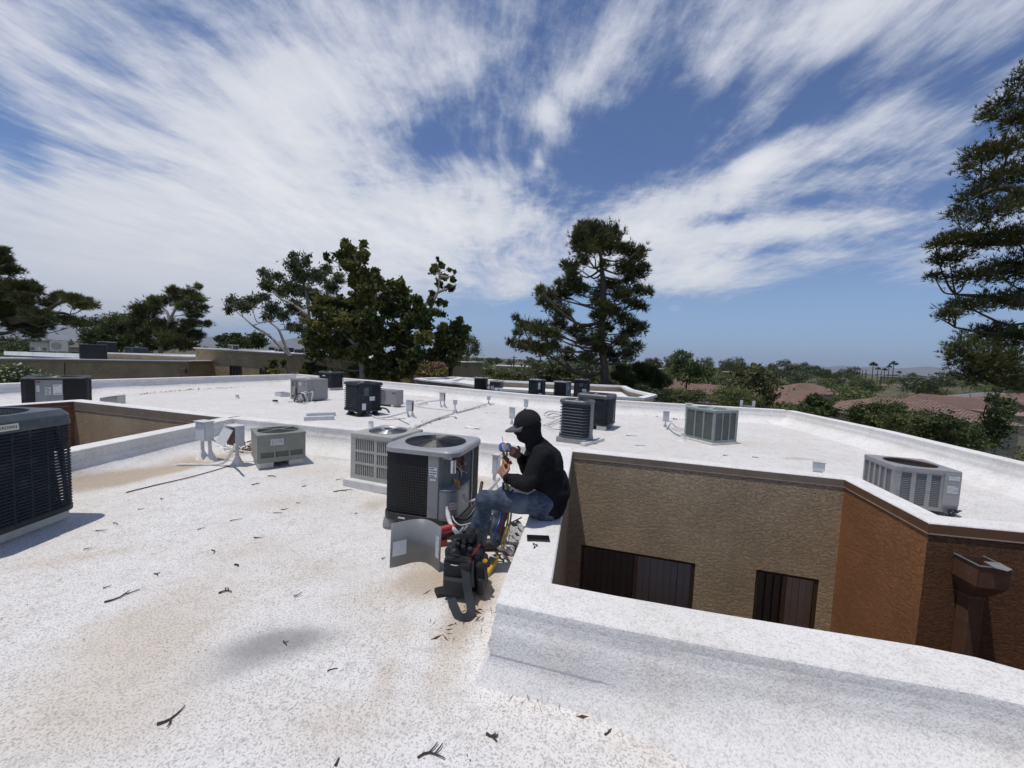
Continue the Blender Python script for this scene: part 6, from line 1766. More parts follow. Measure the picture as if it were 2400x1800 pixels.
# ------------------------------------------------------------------ land
def ground_mat():
    m = bpy.data.materials.new('desert_ground'); m.use_nodes = True; t = NT(m.node_tree)
    P = t.n('ShaderNodeTexCoord').outputs['Object']
    n1 = t.noise(P, 0.05, 6, 0.65); n2 = t.noise(P, 0.8, 5, 0.6); n3 = t.noise(P, 0.008, 4, 0.6)
    c = t.mix(t.ss(n2, 0.35, 0.65), (0.15, 0.125, 0.085), (0.21, 0.175, 0.125))
    c = t.mix(t.m('MULTIPLY', t.ss(n1, 0.36, 0.55), 0.85), c, (0.085, 0.085, 0.045))
    c = t.mix(t.m('MULTIPLY', t.ss(n3, 0.38, 0.55), 0.7), c, (0.10, 0.095, 0.055))
    p = t.n('ShaderNodeBsdfPrincipled', {'Base Color': c, 'Roughness': 0.95, 'Specular IOR Level': 0.1})
    t.n('ShaderNodeOutputMaterial', {'Surface': p.outputs[0]}); return m
rs_ = [0, 20, 60, 150, 400, 1000, 3000, 9000, 26000]
V = [(0, 0, GZ)]; F = []
NA = 48
for r_ in rs_[1:]:
    for k in range(NA):
        V.append((r_ * math.cos(2 * math.pi * k / NA), r_ * math.sin(2 * math.pi * k / NA), GZ))
me = bpy.data.meshes.new('ground')
fc = [(0, 1 + k, 1 + (k + 1) % NA) for k in range(NA)]
for i in range(len(rs_) - 2):
    a = 1 + i * NA; b = a + NA
    fc += [(a + k, b + k, b + (k + 1) % NA, a + (k + 1) % NA) for k in range(NA)]
me.from_pydata(V, [], fc); me.materials.append(ground_mat())
ground = obj_from(me, 'ground'); tag(ground, kind='structure')

# ------------------------------------------------------------------ foliage
npr = np.random.default_rng(4)
def leaf_mat(name, c1, c2, trans=0.25, scale=0.8):
    m = bpy.data.materials.new(name); m.use_nodes = True; t = NT(m.node_tree)
    P = t.n('ShaderNodeTexCoord').outputs['Object']
    n = t.noise(P, scale, 3, 0.6); n2 = t.noise(P, 9.0, 2, 0.6)
    c = t.mix(t.ss(t.m('ADD', t.m('MULTIPLY', n, 0.6), t.m('MULTIPLY', n2, 0.4)), 0.36, 0.64), c1, c2)
    d = t.n('ShaderNodeBsdfPrincipled', {'Base Color': c, 'Roughness': 0.6, 'Specular IOR Level': 0.25})
    tr = t.n('ShaderNodeBsdfTranslucent', {'Color': c})
    t.n('ShaderNodeOutputMaterial', {'Surface': t.n('ShaderNodeMixShader', {0: trans, 1: d.outputs[0], 2: tr.outputs[0]}).outputs[0]})
    return m
L_PINE = leaf_mat('pine_needles_green', (0.036, 0.047, 0.017), (0.103, 0.121, 0.036), .15)
L_PINE2 = leaf_mat('pine_needles_olive', (0.048, 0.055, 0.019), (0.145, 0.145, 0.047), .15)
L_EUC = leaf_mat('eucalyptus_leaf', (0.069, 0.086, 0.048), (0.172, 0.193, 0.110), .2)
L_SYC = leaf_mat('sycamore_leaf', (0.075, 0.090, 0.024), (0.230, 0.215, 0.060), .38)
L_SYC2 = leaf_mat('dark_sycamore_leaf', (0.041, 0.062, 0.019), (0.117, 0.138, 0.039), .3)
L_MESQ = leaf_mat('mesquite_leaf', (0.085, 0.112, 0.036), (0.205, 0.230, 0.082), .3)
L_DARK = leaf_mat('dark_shrub_leaf', (0.041, 0.062, 0.021), (0.103, 0.131, 0.044), .25)
L_PALO = leaf_mat('palo_verde_leaf', (0.085, 0.105, 0.045), (0.170, 0.190, 0.090), .3)
L_GREY = leaf_mat('grey_scrub_leaf', (0.095, 0.095, 0.060), (0.180, 0.170, 0.115), .25)
L_PINK = leaf_mat('pink_bract', (0.30, 0.15, 0.11), (0.42, 0.25, 0.18), .3)
L_WHITE = leaf_mat('white_blossom', (0.62, 0.62, 0.55), (0.80, 0.80, 0.74), .3)
M_BARK = mat('grey_brown_bark', (0.085, 0.065, 0.050), 0.9, var=0.3, vscale=5, bump=0.6, bscale=18)
M_BARKW = mat('pale_bark', (0.33, 0.30, 0.26), 0.85, var=0.25, vscale=3, bump=0.4, bscale=14)

def rand_dir(n):
    v = npr.normal(size=(n, 3)); return v / np.linalg.norm(v, axis=1, keepdims=True)
def sample_clumps(clumps, n, edge=2.4):
    C = np.array([c[0] for c in clumps]); Rr = np.array([c[1] for c in clumps])
    w_ = np.array([(r[0] * r[1] * r[2]) ** (2 / 3) * (c[2] if len(c) > 2 else 1) for c, r in zip(clumps, Rr)]); w_ /= w_.sum()
    k = npr.choice(len(clumps), n, p=w_)
    d = rand_dir(n); rr = npr.random(n) ** (1 / edge)
    # lumpy surface: each clump has its own bumps
    ph = npr.random((len(clumps), 3)) * 6.28
    bump = 0.80 + 0.30 * np.sin(d[:, 0] * 5 + ph[k, 0]) * np.sin(d[:, 1] * 5 + ph[k, 1]) + 0.16 * np.sin(d[:, 2] * 7 + ph[k, 2])
    rr = np.where(npr.random(n) < .16, 1.0 + .38 * npr.random(n) ** 2, rr)
    return C[k] + d * Rr[k] * (rr * bump)[:, None], d, k
def leaves(pts, size, aspect=0.55, droop=0.0, jit=0.4):
    n = len(pts)
    a = rand_dir(n); a[:, 2] -= droop; a /= np.linalg.norm(a, axis=1, keepdims=True)
    b = np.cross(a, rand_dir(n)); b /= np.linalg.norm(b, axis=1, keepdims=True) + 1e-9
    s = size * (1 - jit + 2 * jit * npr.random(n))[:, None]
    V = np.empty((n, 4, 3))
    V[:, 0] = pts - a * s * .5; V[:, 1] = pts + b * s * aspect * .5; V[:, 2] = pts + a * s * .5; V[:, 3] = pts - b * s * aspect * .5
    return V.reshape(-1, 3), np.arange(n * 4).reshape(-1, 4)
def tufts(pts, d, L=.22, wdt=.035, k=6):
    """needle tufts: thin triangles that fan from each point, mostly outward and upward"""
    n = len(pts)
    ax = d * .8 + rand_dir(n) * .45; ax[:, 2] += .65; ax /= np.linalg.norm(ax, axis=1, keepdims=True)
    P = np.repeat(pts, k, 0); A = np.repeat(ax, k, 0) + rand_dir(n * k) * .62
    A /= np.linalg.norm(A, axis=1, keepdims=True)
    s = np.cross(A, rand_dir(n * k)); s /= np.linalg.norm(s, axis=1, keepdims=True) + 1e-9
    ll = L * (.6 + .7 * npr.random(n * k))[:, None]
    V = np.empty((n * k, 3, 3)); V[:, 0] = P - s * wdt * .5; V[:, 1] = P + s * wdt * .5; V[:, 2] = P + A * ll
    return V.reshape(-1, 3), np.arange(n * k * 3).reshape(-1, 3)
def limb_path(a, b, sag=.12):
    a, b = Vector(a), Vector(b); L = (b - a).length
    m1 = a.lerp(b, .35) + Vector((npr.normal(0, .06), npr.normal(0, .06), npr.normal(-sag, .05))) * L
    m2 = a.lerp(b, .72) + Vector((npr.normal(0, .06), npr.normal(0, .06), npr.normal(-sag * .4, .05))) * L
    return smooth_path([a, m1, m2, b], 3)
def hero_tree(name, label, y, trunks, clumps, leafm, n, kind='leaf', o=(0, 0), s=1.0, size=.2, bark=None, r0=.28, group=None, cat='tree', spread=.8, limb_r=.06, aspect=.55, droop=0.0, extra=None, ground_z=GZ, rise=.35, edge=2.0, twiggy=True, grow=1.0):
    bark = bark or M_BARK
    def W(cx, cy, dy=0.0): return D(o[0] + s * cx, o[1] + s * cy, y + dy)
    m = PX(y) * s
    xs = [c[0] for c in clumps]; half = (max(xs) - min(xs)) / 2 * m
    b0 = W(*trunks[0][0]); base = Vector((b0.x, b0.y, ground_z))
    t = thing(name, label, cat, base, 0, group)
    tb = MB(); tp = []
    for ti, tr in enumerate(trunks):
        path = [W(*p) for p in tr]
        if ti == 0 or len(tr) > 3 and ti < 3: pass
        if ti == 0:
            path = [Vector((path[0].x, path[0].y, ground_z - .1))] + path
        path = smooth_path(path, 5)
        k = len(path)
        ra = r0 * (1.0 if ti == 0 else .6)
        tb.tube([p - base for p in path], [max(.02, ra * (1 - .82 * (i / (k - 1)) ** 1.1)) for i in range(k)], 8)
        tp += path
    cl = []
    cx_mid = (max(xs) + min(xs)) / 2
    for c in clumps:
        cx, cy, rx, ry = c[:4]
        f = min(1, abs(cx - cx_mid) * m / max(half, .01))
        dy = npr.uniform(-1, 1) * half * spread * math.sqrt(max(.08, 1 - f * f))
        p = W(cx, cy, dy)
        gx, gy = (1.10, 1.32) if kind == 'pine' else (1.24, 1.30)
        gx *= grow; gy *= grow
        rr = (rx * m * gx, (rx + ry) / 2 * m * 1.25, ry * m * gy)
        cl.append((np.array(p - base), np.array(rr), c[4] if len(c) > 4 else 1.0))
        # limb from the trunk, a little below the clump
        best = min(tp, key=lambda q: (Vector((q.x, q.y, 0)) - Vector((p.x, p.y, 0))).length * .6 + abs((p.z - rise * (Vector((q.x, q.y, 0)) - Vector((p.x, p.y, 0))).length) - q.z) + (3.0 if q.z > p.z else 0))
        L = (best - p).length
        if L > .3:
            lp = limb_path(best - base, p - base)
            rr_ = min(limb_r * (.5 + L / 6), r0 * .5)
            tb.tube(lp, [max(.012, rr_ * (1 - .8 * i / (len(lp) - 1))) for i in range(len(lp))], 6)
            if twiggy:
                for q in range(3):
                    e = Vector(cl[-1][0]) + Vector((npr.uniform(-1, 1) * rr[0], npr.uniform(-1, 1) * rr[1], npr.uniform(-.6, 1) * rr[2])) * .8
                    tb.tube([lp[-4], Vector(lp[-4]).lerp(e, .5) + Vector((0, 0, .05)), e], [max(.010, rr_ * .4), max(.008, rr_ * .25), .006], 5)
    tb.build('trunk', bark, t, smooth=True)
    pts, d, k = sample_clumps(cl, n, edge)
    if kind == 'pine': V, F = tufts(pts, d, size, size * .15)
    else: V, F = leaves(pts, size, aspect, droop)
    mats_ = leafm if isinstance(leafm, (list, tuple)) else [leafm]
    mi = None
    if len(mats_) > 1:
        km = npr.integers(0, len(mats_), len(cl)); per = len(F) // n
        mi = np.repeat(np.where(npr.random(n) < .75, km[k], npr.integers(0, len(mats_), n)), per)
    obj_from(np_mesh('crown', V, F, mats_, False, mi), 'crown', t)
    if extra:
        em, en, es, nm = extra
        pts, d, k = sample_clumps(cl, en, 8.0)
        V, F = leaves(pts, es, .9)
        obj_from(np_mesh(nm, V, F, em), nm, t)
    return t
K3 = ((1100, 500), .3013); K2 = ((500, 520), .2939); K1 = ((0, 550), .2712); K4 = ((1500, 780), .4069)
def sc(cl, o, s): return cl
hero_tree('pine_tree', 'tall dark pine with open branches standing behind the roof, right of the middle', 25.0,
          [[(1055, 1330), (1030, 1000), (1042, 620), (1030, 430), (1015, 300), (950, 130)], [(1030, 1000), (1010, 860)]],
          [(880, 120, 75, 55), (960, 120, 110, 55), (1000, 230, 130, 70), (1040, 160, 90, 60), (960, 190, 150, 80), (850, 190, 60, 60), (1120, 170, 75, 65), (1060, 270, 160, 50), (890, 270, 90, 60), (880, 370, 50, 45), (1210, 280, 70, 50), (1290, 320, 80, 60), (1345, 290, 25, 30),
           (1220, 420, 110, 70), (1300, 460, 90, 50), (1370, 430, 35, 35), (1240, 520, 60, 40), (790, 420, 75, 50), (730, 400, 30, 30), (800, 490, 60, 50), (790, 560, 110, 50), (690, 545, 25, 30), (880, 600, 70, 40), (600, 640, 80, 50), (550, 600, 30, 35), (720, 630, 100, 45),
           (570, 690, 50, 30), (650, 720, 95, 40), (720, 780, 95, 45), (1130, 570, 80, 50), (1310, 600, 80, 40), (1400, 620, 30, 35), (1190, 640, 100, 45), (1290, 710, 85, 35), (1350, 735, 40, 25), (1050, 720, 80, 45), (1000, 640, 60, 40), (1120, 770, 80, 40),
           (1210, 830, 80, 45), (1290, 880, 80, 50), (1350, 900, 40, 40), (1230, 940, 80, 40), (1080, 900, 60, 40), (360, 820, 25, 30), (430, 880, 75, 40), (550, 900, 95, 50), (640, 950, 100, 50), (700, 870, 70, 50), (840, 920, 100, 45), (900, 1000, 90, 45),
           (325, 1010, 35, 30), (440, 1030, 105, 45), (560, 1060, 90, 45), (370, 940, 35, 35), (660, 1040, 60, 40), (1180, 1010, 80, 38), (1290, 1040, 60, 38), (1220, 1095, 95, 38), (1100, 1110, 75, 40), (770, 1080, 65, 38), (920, 1120, 75, 35), (770, 1130, 45, 25), (1000, 1050, 50, 40), (1045, 560, 60, 42), (1010, 800, 75, 40), (1045, 880, 55, 34), (1000, 960, 60, 40), (1065, 1060, 60, 34), (980, 700, 60, 36), (1040, 400, 40, 30)],
          [L_PINE, L_PINE, L_PINE2], 15000, 'pine', *K3, size=.30, r0=.30, grow=.90, spread=.75, limb_r=.07, rise=.25)
hero_tree('eucalyptus_tree', 'tall loose eucalyptus with leaning bare limbs, left of the dense dark tree', 27.0,
          [[(770, 1100), (770, 900), (765, 760), (740, 560), (690, 400)], [(620, 1080), (530, 990), (420, 890), (330, 840), (250, 770), (150, 690)], [(620, 1080), (570, 980), (520, 860), (450, 800), (420, 760)], [(765, 760), (640, 660), (520, 600), (430, 470)]],
          [(150, 630, 45, 40), (125, 700, 35, 40), (240, 670, 70, 45), (310, 630, 60, 40), (400, 400, 35, 35), (430, 440, 50, 40), (440, 510, 60, 40), (400, 600, 60, 35), (520, 440, 50, 45), (540, 560, 60, 50), (640, 275, 35, 35), (650, 350, 65, 50), (740, 310, 35, 45), (700, 430, 90, 55), (620, 530, 80, 50),
           (830, 430, 75, 60), (900, 380, 50, 50), (940, 520, 70, 55), (470, 690, 65, 50), (430, 760, 55, 40), (560, 750, 45, 55), (650, 680, 75, 60), (620, 840, 45, 40), (740, 560, 85, 60), (830, 610, 80, 70), (730, 780, 45, 60), (1000, 450, 45, 50), (680, 850, 40, 35), (870, 700, 70, 60), (740, 900, 40, 60)],
          [L_EUC, L_EUC, L_DARK], 22000, 'leaf', *K2, size=.22, bark=M_BARKW, r0=.2, grow=.92, aspect=.32, droop=.8, limb_r=.05)
hero_tree('sycamore_tree', 'tallest dense dark green tree with pale trunk, in front of the brown building', 23.5,
          [[(1190, 1250), (1180, 1130), (1160, 1000), (1200, 850), (1230, 700), (1185, 450), (1120, 260), (1080, 160)], [(1160, 1000), (1000, 860), (900, 760)], [(1200, 850), (1290, 620), (1290, 420)]],
          [(1055, 160, 28, 25), (1200, 175, 32, 32), (1080, 215, 50, 35), (1010, 265, 50, 32), (900, 275, 16, 26), (930, 315, 16, 14), (1100, 290, 85, 45), (1190, 270, 45, 50), (1085, 350, 75, 40), (1180, 420, 75, 60), (1290, 400, 38, 35), (1230, 520, 95, 65), (1320, 480, 45, 50), (1120, 480, 45, 50), (1180, 620, 90, 60), (1280, 640, 80, 60), (1100, 680, 70, 60),
           (900, 640, 75, 50), (1000, 640, 60, 45), (840, 700, 65, 55), (950, 750, 90, 60), (870, 830, 90, 60), (790, 850, 45, 60), (1080, 800, 100, 65), (1230, 760, 80, 65), (780, 960, 65, 65), (900, 960, 110, 65), (1060, 930, 100, 70), (1200, 900, 100, 70), (1300, 850, 80, 70), (1000, 1040, 90, 50), (820, 1060, 75, 50), (1150, 1050, 85, 55), (1280, 1010, 90, 65),
           (1250, 1160, 100, 70), (1340, 1120, 70, 70), (1330, 1220, 90, 45), (780, 1160, 60, 40), (850, 1185, 65, 30), (950, 1200, 60, 25), (1130, 1190, 60, 50)],
          [L_SYC, L_SYC2, L_SYC], 25000, 'leaf', *K2, size=.22, bark=M_BARKW, r0=.22, grow=.92, aspect=.85, limb_r=.05, spread=.5)
hero_tree('sycamore_tree', 'dark leafy tree with a thin sparse shoot rising above it, beside the tallest tree', 24.5,
          [[(1590, 1250), (1600, 1150), (1625, 1000), (1650, 900), (1720, 700), (1790, 560), (1800, 430), (1795, 320)], [(1625, 1000), (1500, 800), (1480, 560)], [(1790, 560), (1880, 530), (1940, 500)], [(1800, 430), (1870, 440), (1930, 420)]],
          [(1490, 490, 40, 40), (1420, 520, 50, 40), (1500, 560, 60, 50), (1400, 590, 70, 55), (1520, 640, 60, 50), (1400, 700, 75, 65), (1500, 720, 70, 60), (1620, 630, 45, 45), (1640, 700, 60, 55), (1600, 790, 75, 65), (1480, 860, 90, 60), (1700, 760, 45, 55), (1690, 840, 60, 50), (1420, 930, 75, 65), (1560, 950, 90, 65), (1680, 930, 65, 60),
           (1500, 1060, 90, 65), (1620, 1060, 75, 60), (1420, 1130, 75, 65), (1560, 1160, 70, 55), (1450, 1220, 90, 40), (1790, 295, 10, 14, .8), (1770, 355, 32, 22, .8), (1825, 350, 22, 24, .8), (1755, 390, 32, 22, .8), (1840, 440, 30, 30, .8), (1880, 385, 14, 16, .8), (1925, 400, 12, 14, .8), (1910, 460, 24, 20, .8),
           (1890, 525, 42, 24, .8), (1800, 500, 32, 28, .8), (1745, 570, 26, 26, .9), (1735, 640, 24, 36, .9), (1800, 640, 38, 26, .8), (1850, 650, 22, 22, .8), (1760, 720, 50, 30), (1830, 740, 26, 18)],
          [L_SYC2, L_SYC, L_SYC2], 17000, 'leaf', *K2, size=.22, bark=M_BARKW, r0=.17, grow=.90, aspect=.85, limb_r=.045, spread=.5)
hero_tree('sycamore_tree', 'low dark leafy tree right of the one with the thin bare shoot', 25.5,
          [[(1890, 1230), (1910, 1150), (1935, 1060), (1945, 900), (1960, 800)]],
          [(1965, 780, 24, 22), (1935, 830, 50, 32), (1840, 840, 42, 32), (1870, 900, 75, 50), (1980, 880, 45, 50), (1820, 960, 65, 45), (1920, 980, 80, 50), (1790, 1050, 80, 50), (1930, 1050, 55, 45), (1860, 1115, 80, 42), (2020, 850, 25, 20), (1760, 1130, 60, 45)],
          [L_SYC2, L_SYC], 9000, 'leaf', *K2, size=.21, r0=.16, aspect=.85, spread=.6)
hero_tree('palo_verde_tree', 'small feathery pale green tree at the right end of the dark trees', 34.0, [[(2030, 1200), (2020, 1080), (2040, 980)]],
          [(2010, 920, 45, 35), (2060, 955, 60, 45), (2090, 1030, 45, 45), (2030, 1045, 55, 35), (2100, 985, 28, 28), (1990, 990, 45, 45)], L_PALO, 2600, 'leaf', *K2, size=.22, r0=.10, aspect=.25, spread=.8, edge=1.8)
hero_tree('bougainvillea', 'salmon pink flowering bougainvillea between the dark trees and the white wing roof', 22.5, [[(1740, 1300), (1740, 1240)]],
          [(1700, 1170, 55, 35), (1790, 1150, 60, 32), (1740, 1210, 80, 32), (1660, 1200, 35, 28), (1830, 1190, 30, 25), (1690, 1240, 70, 25)], [L_PINK, L_PINK, L_PINK, L_SYC], 2400, 'leaf', *K2, size=.15, r0=.05, aspect=.8, cat='shrub', spread=.8)
hero_tree('oleander_shrub', 'white flowering oleander at the left edge behind the parapet', 15.5, [[(200, 1350), (190, 1250)]],
          [(60, 1180, 90, 50), (160, 1190, 100, 60), (270, 1215, 90, 45), (370, 1230, 70, 32), (30, 1240, 90, 60), (470, 1240, 50, 20), (540, 1245, 30, 14), (200, 1260, 160, 45), (-60, 1180, 90, 70)], [L_DARK, L_MESQ], 5200, 'leaf', *K1, size=.11, r0=.05, aspect=.3, extra=(L_WHITE, 330, .085, 'blossom'), cat='shrub', spread=.6)
# bare twiggy bush
g = D(10, 830, 16.5); bb = thing('bare_bush', 'leafless brown twiggy bush at the left edge above the oleander', 'bush', (g.x, g.y, GZ))
tb = MB()
for i in range(26):
    p = Vector((npr.normal(0, .25), npr.normal(0, .3), 3.6)); dd = Vector((npr.normal(0, .5), npr.normal(0, .4), 1)).normalized(); pts = [p]
    for q in range(5):
        dd = (dd + Vector((npr.normal(0, .35), npr.normal(0, .3), npr.normal(-.05, .2)))).normalized(); pts.append(pts[-1] + dd * .55)
    tb.tube(pts, [.02, .016, .012, .009, .006, .004], 4)
    tb.tube([pts[2], pts[2] + Vector((npr.normal(0, .3), npr.normal(0, .2), .35)), pts[2] + Vector((npr.normal(0, .6), npr.normal(0, .3), .5))], [.01, .007, .004], 4)
tb.tube([(0, 0, 0), (0.02, 0, 1.8), (0, 0, 3.7)], [.08, .06, .04], 6)
tb.build('stem', mat('dry_brown_stem', (.17, .12, .09), .9, var=.3), bb)
hero_tree('pine_tree', 'dark pine cut by the left edge with a long low limb reaching right', 36.0, [[(-140, 1050), (-110, 760), (-60, 520), (-20, 300)], [(-110, 860), (60, 850), (180, 810)], [(-60, 720), (200, 720), (400, 660), (520, 590), (700, 580)], [(100, 760), (380, 690), (560, 680), (660, 740)]],
          [(20, 145, 45, 32), (40, 225, 55, 38), (100, 310, 60, 38), (40, 440, 75, 42), (150, 450, 90, 50), (270, 460, 65, 50), (320, 490, 25, 35), (80, 560, 100, 50), (200, 560, 80, 45), (60, 680, 90, 65), (220, 670, 105, 55), (330, 700, 95, 50), (150, 780, 110, 50), (380, 780, 80, 40), (290, 850, 75, 40),
           (420, 590, 65, 32), (520, 535, 65, 28), (610, 555, 65, 32), (710, 570, 55, 32), (780, 610, 48, 30), (690, 625, 50, 24), (540, 740, 70, 30), (650, 760, 55, 40), (-80, 300, 100, 60), (-100, 500, 110, 80), (-60, 640, 90, 70)],
          [L_PINE2, L_PINE, L_PINE2], 11000, 'pine', *K1, size=.38, r0=.4, spread=.5, limb_r=.06, rise=.1)
hero_tree('mesquite_tree', 'wide low dark green tree left of the leaning grey pine', 47.0, [[(1020, 1100), (1000, 950), (960, 850)], [(1020, 1050), (1100, 900), (1060, 780)]],
          [(750, 775, 45, 32), (850, 760, 85, 45), (980, 740, 90, 45), (800, 850, 90, 55), (940, 840, 110, 65), (1070, 820, 100, 70), (1060, 720, 80, 42), (760, 900, 60, 50), (900, 930, 120, 50), (1060, 930, 110, 50), (1150, 880, 70, 50)], [L_DARK, L_MESQ, L_DARK], 13000, 'leaf', *K1, size=.28, r0=.2, aspect=.4)
hero_tree('pine_tree', 'leaning grey limbed pine beside the wide low tree, left of the brown building', 46.0, [[(1390, 1060), (1395, 900), (1470, 730), (1540, 620), (1690, 490)], [(1395, 900), (1340, 800), (1300, 700)], [(1470, 760), (1440, 660), (1380, 620)]],
          [(1200, 640, 65, 40), (1330, 570, 50, 32), (1310, 640, 75, 45), (1240, 710, 90, 45), (1500, 485, 48, 32), (1530, 540, 75, 42), (1640, 515, 60, 40), (1710, 450, 24, 24), (1700, 560, 65, 40), (1750, 640, 45, 30), (1600, 620, 75, 38), (1680, 700, 60, 32), (1790, 770, 40, 22), (1650, 770, 75, 36), (1600, 850, 85, 48), (1720, 870, 42, 30),
           (1450, 780, 80, 45), (1340, 820, 85, 55), (1200, 880, 90, 55), (1450, 900, 95, 55), (1600, 950, 100, 48), (1350, 960, 105, 42), (1180, 780, 70, 45), (1420, 580, 50, 35)],
          [L_PINE2, L_MESQ, L_PINE2], 10000, 'pine', *K1, size=.42, r0=.3, spread=.5, bark=M_BARKW)
hero_tree('small_tree', 'small dark leafy tree above the left end of the brown building', 46.0, [[(1960, 1080), (1960, 950)]], [(1900, 900, 40, 30), (1960, 900, 65, 36), (2040, 880, 40, 30), (2080, 920, 60, 36), (2000, 950, 100, 32)], [L_DARK], 2200, 'leaf', *K1, size=.32, r0=.12)
hero_tree('small_tree', 'rounded green tree behind the roof of the brown building', 48.0, [[(340, 1100), (340, 980)]], [(340, 915, 60, 32), (320, 960, 85, 42), (390, 960, 45, 32), (270, 980, 50, 30)], [L_MESQ, L_DARK], 2200, 'leaf', *K2, size=.32, r0=.12)
hero_tree('pine_tree', 'huge dark pine cut by the right edge', 17.0, [[(2450, 1000), (2450, 800), (2445, 500), (2440, 250), (2440, 150)], [(2440, 560), (2330, 570), (2220, 570)], [(2450, 720), (2350, 700), (2240, 690)], [(2440, 470), (2350, 440), (2270, 470)]],
          [(2392, 190, 20, 42), (2345, 246, 48, 22), (2385, 280, 40, 26), (2315, 275, 30, 15), (2300, 362, 48, 25), (2360, 345, 45, 30), (2268, 395, 28, 16), (2340, 415, 62, 30), (2285, 458, 52, 22), (2245, 498, 32, 15), (2320, 498, 66, 25), (2385, 470, 36, 32), (2235, 558, 50, 17), (2195, 575, 28, 13), (2300, 560, 70, 26), (2375, 555, 46, 32), (2225, 608, 50, 20), (2188, 648, 24, 11),
           (2270, 648, 60, 22), (2345, 635, 62, 32), (2258, 716, 52, 20), (2225, 738, 32, 13), (2330, 706, 55, 26), (2392, 700, 36, 32), (2330, 775, 55, 22), (2385, 790, 40, 32), (2425, 400, 50, 60), (2440, 250, 45, 60), (2420, 620, 50, 60), (2450, 160, 40, 40)],
          [L_PINE, L_PINE2, L_PINE2], 9500, 'pine', (0, 0), 1.0, size=.22, grow=.72, r0=.35, spread=.55, limb_r=.06, rise=.15)
hero_tree('pine_tree', 'shorter lighter green pine below the huge pine at the right edge', 21.0, [[(2440, 1010), (2420, 930), (2330, 830)]],
          [(2280, 805, 48, 22), (2255, 835, 42, 22), (2310, 850, 60, 28), (2370, 840, 48, 34), (2290, 880, 50, 20), (2360, 890, 50, 28), (2235, 815, 18, 12), (2330, 800, 40, 20)], [L_PINE2, L_MESQ], 3000, 'pine', (0, 0), 1.0, size=.26, r0=.15, spread=.6)

# shrubs and trees close behind the roof edges
def shrub(label, y, cl, m, n, o, size=.2, name='shrub', aspect=.45, kind='leaf', trunk=None, cat='shrub', r0=.08):
    cx = sum(c[0] for c in cl) / len(cl); cy = max(c[1] + c[3] for c in cl)
    return hero_tree(name, label, y, [trunk or [(cx, cy + 20), (cx, cy - 20)]], cl, m, n, kind, *o, size=size, r0=r0, aspect=aspect, cat=cat, spread=.9, grow=.80)
shrub('dark leafy bush behind the right end of the back parapet', 19.0, [(960, 440, 50, 28), (1000, 395, 50, 36), (1060, 420, 50, 42), (1100, 450, 40, 32), (1010, 460, 85, 30), (940, 460, 40, 24)], [L_DARK, L_SYC2], 3600, K4, .17, aspect=.6)
shrub('large dark green mesquite by the right parapet, its left part', 25.0, [(1240, 470, 60, 60), (1290, 440, 45, 40), (1300, 530, 80, 55), (1400, 440, 75, 48), (1480, 430, 50, 38), (1450, 510, 100, 60), (1560, 500, 90, 60)], [L_MESQ, L_DARK], 6000, K4, .21, name='mesquite_tree', cat='tree', r0=.15)
shrub('large dark green mesquite by the right parapet, its middle part', 26.0, [(1620, 490, 70, 50), (1700, 500, 95, 55), (1600, 570, 110, 60), (1740, 590, 110, 60), (1800, 520, 70, 50), (1850, 580, 110, 65), (1900, 640, 100, 35)], [L_DARK, L_MESQ, L_DARK], 6000, K4, .21, name='mesquite_tree', cat='tree', r0=.15)
shrub('dark tree before the beige garage at the right', 30.0, [(1980, 560, 80, 60), (2060, 480, 70, 70), (2080, 400, 50, 42), (2050, 560, 70, 60), (1980, 640, 90, 40), (2110, 440, 40, 60), (2030, 380, 40, 30)], [L_DARK, L_MESQ], 5000, K4, .24, name='mesquite_tree', cat='tree', r0=.15)
shrub('light green feathery bush left of the ladder behind the back parapet', 27.0, [(230, 350, 85, 36), (150, 370, 70, 36), (300, 380, 90, 34), (200, 400, 110, 30), (340, 350, 50, 30)], [L_MESQ, L_PALO, L_MESQ], 4200, K4, .19, aspect=.28)
shrub('light green feathery bush right behind the ladder', 29.0, [(480, 345, 85, 45), (560, 350, 85, 50), (430, 385, 85, 34), (620, 375, 75, 40), (690, 395, 50, 30), (530, 400, 120, 30)], [L_MESQ, L_PALO, L_MESQ], 5000, K4, .19, aspect=.28)
shrub('young pine right of the trunk of the tall pine', 26.0, [(1190, 1220, 60, 32), (1160, 1270, 60, 32), (1230, 1280, 60, 36), (1250, 1330, 80, 32)], [L_PINE, L_PINE2], 1800, K3, .26, name='pine_tree', kind='pine', cat='tree')
shrub('dark round pine at the foot of the tall pine, second to the right', 27.5, [(1330, 1210, 65, 42), (1420, 1240, 75, 48), (1350, 1280, 70, 42), (1480, 1290, 65, 42), (1540, 1310, 40, 32), (1450, 1340, 85, 34)], [L_PINE, L_PINE, L_DARK], 3200, K3, .26, name='pine_tree', kind='pine', cat='tree')
shrub('grey green scrub left below the tall pine', 33.0, [(560, 1230, 80, 36), (650, 1215, 80, 44), (740, 1230, 70, 40), (620, 1280, 110, 34), (820, 1250, 70, 40)], [L_DARK, L_GREY, L_DARK], 3600, K3, .24)
shrub('dusty scrub between the trunk of the tall pine and the wing roof', 30.0, [(880, 1270, 90, 34), (970, 1290, 70, 36), (1060, 1320, 80, 30), (760, 1300, 80, 24)], [L_GREY, L_MESQ], 2600, K3, .2)
shrub('grey green scrub at the right foot of the tall pine', 24.0, [(1340, 1370, 70, 40), (1270, 1400, 80, 30), (1430, 1400, 80, 34), (1380, 1440, 110, 24)], [L_GREY, L_DARK], 2600, K3, .19)
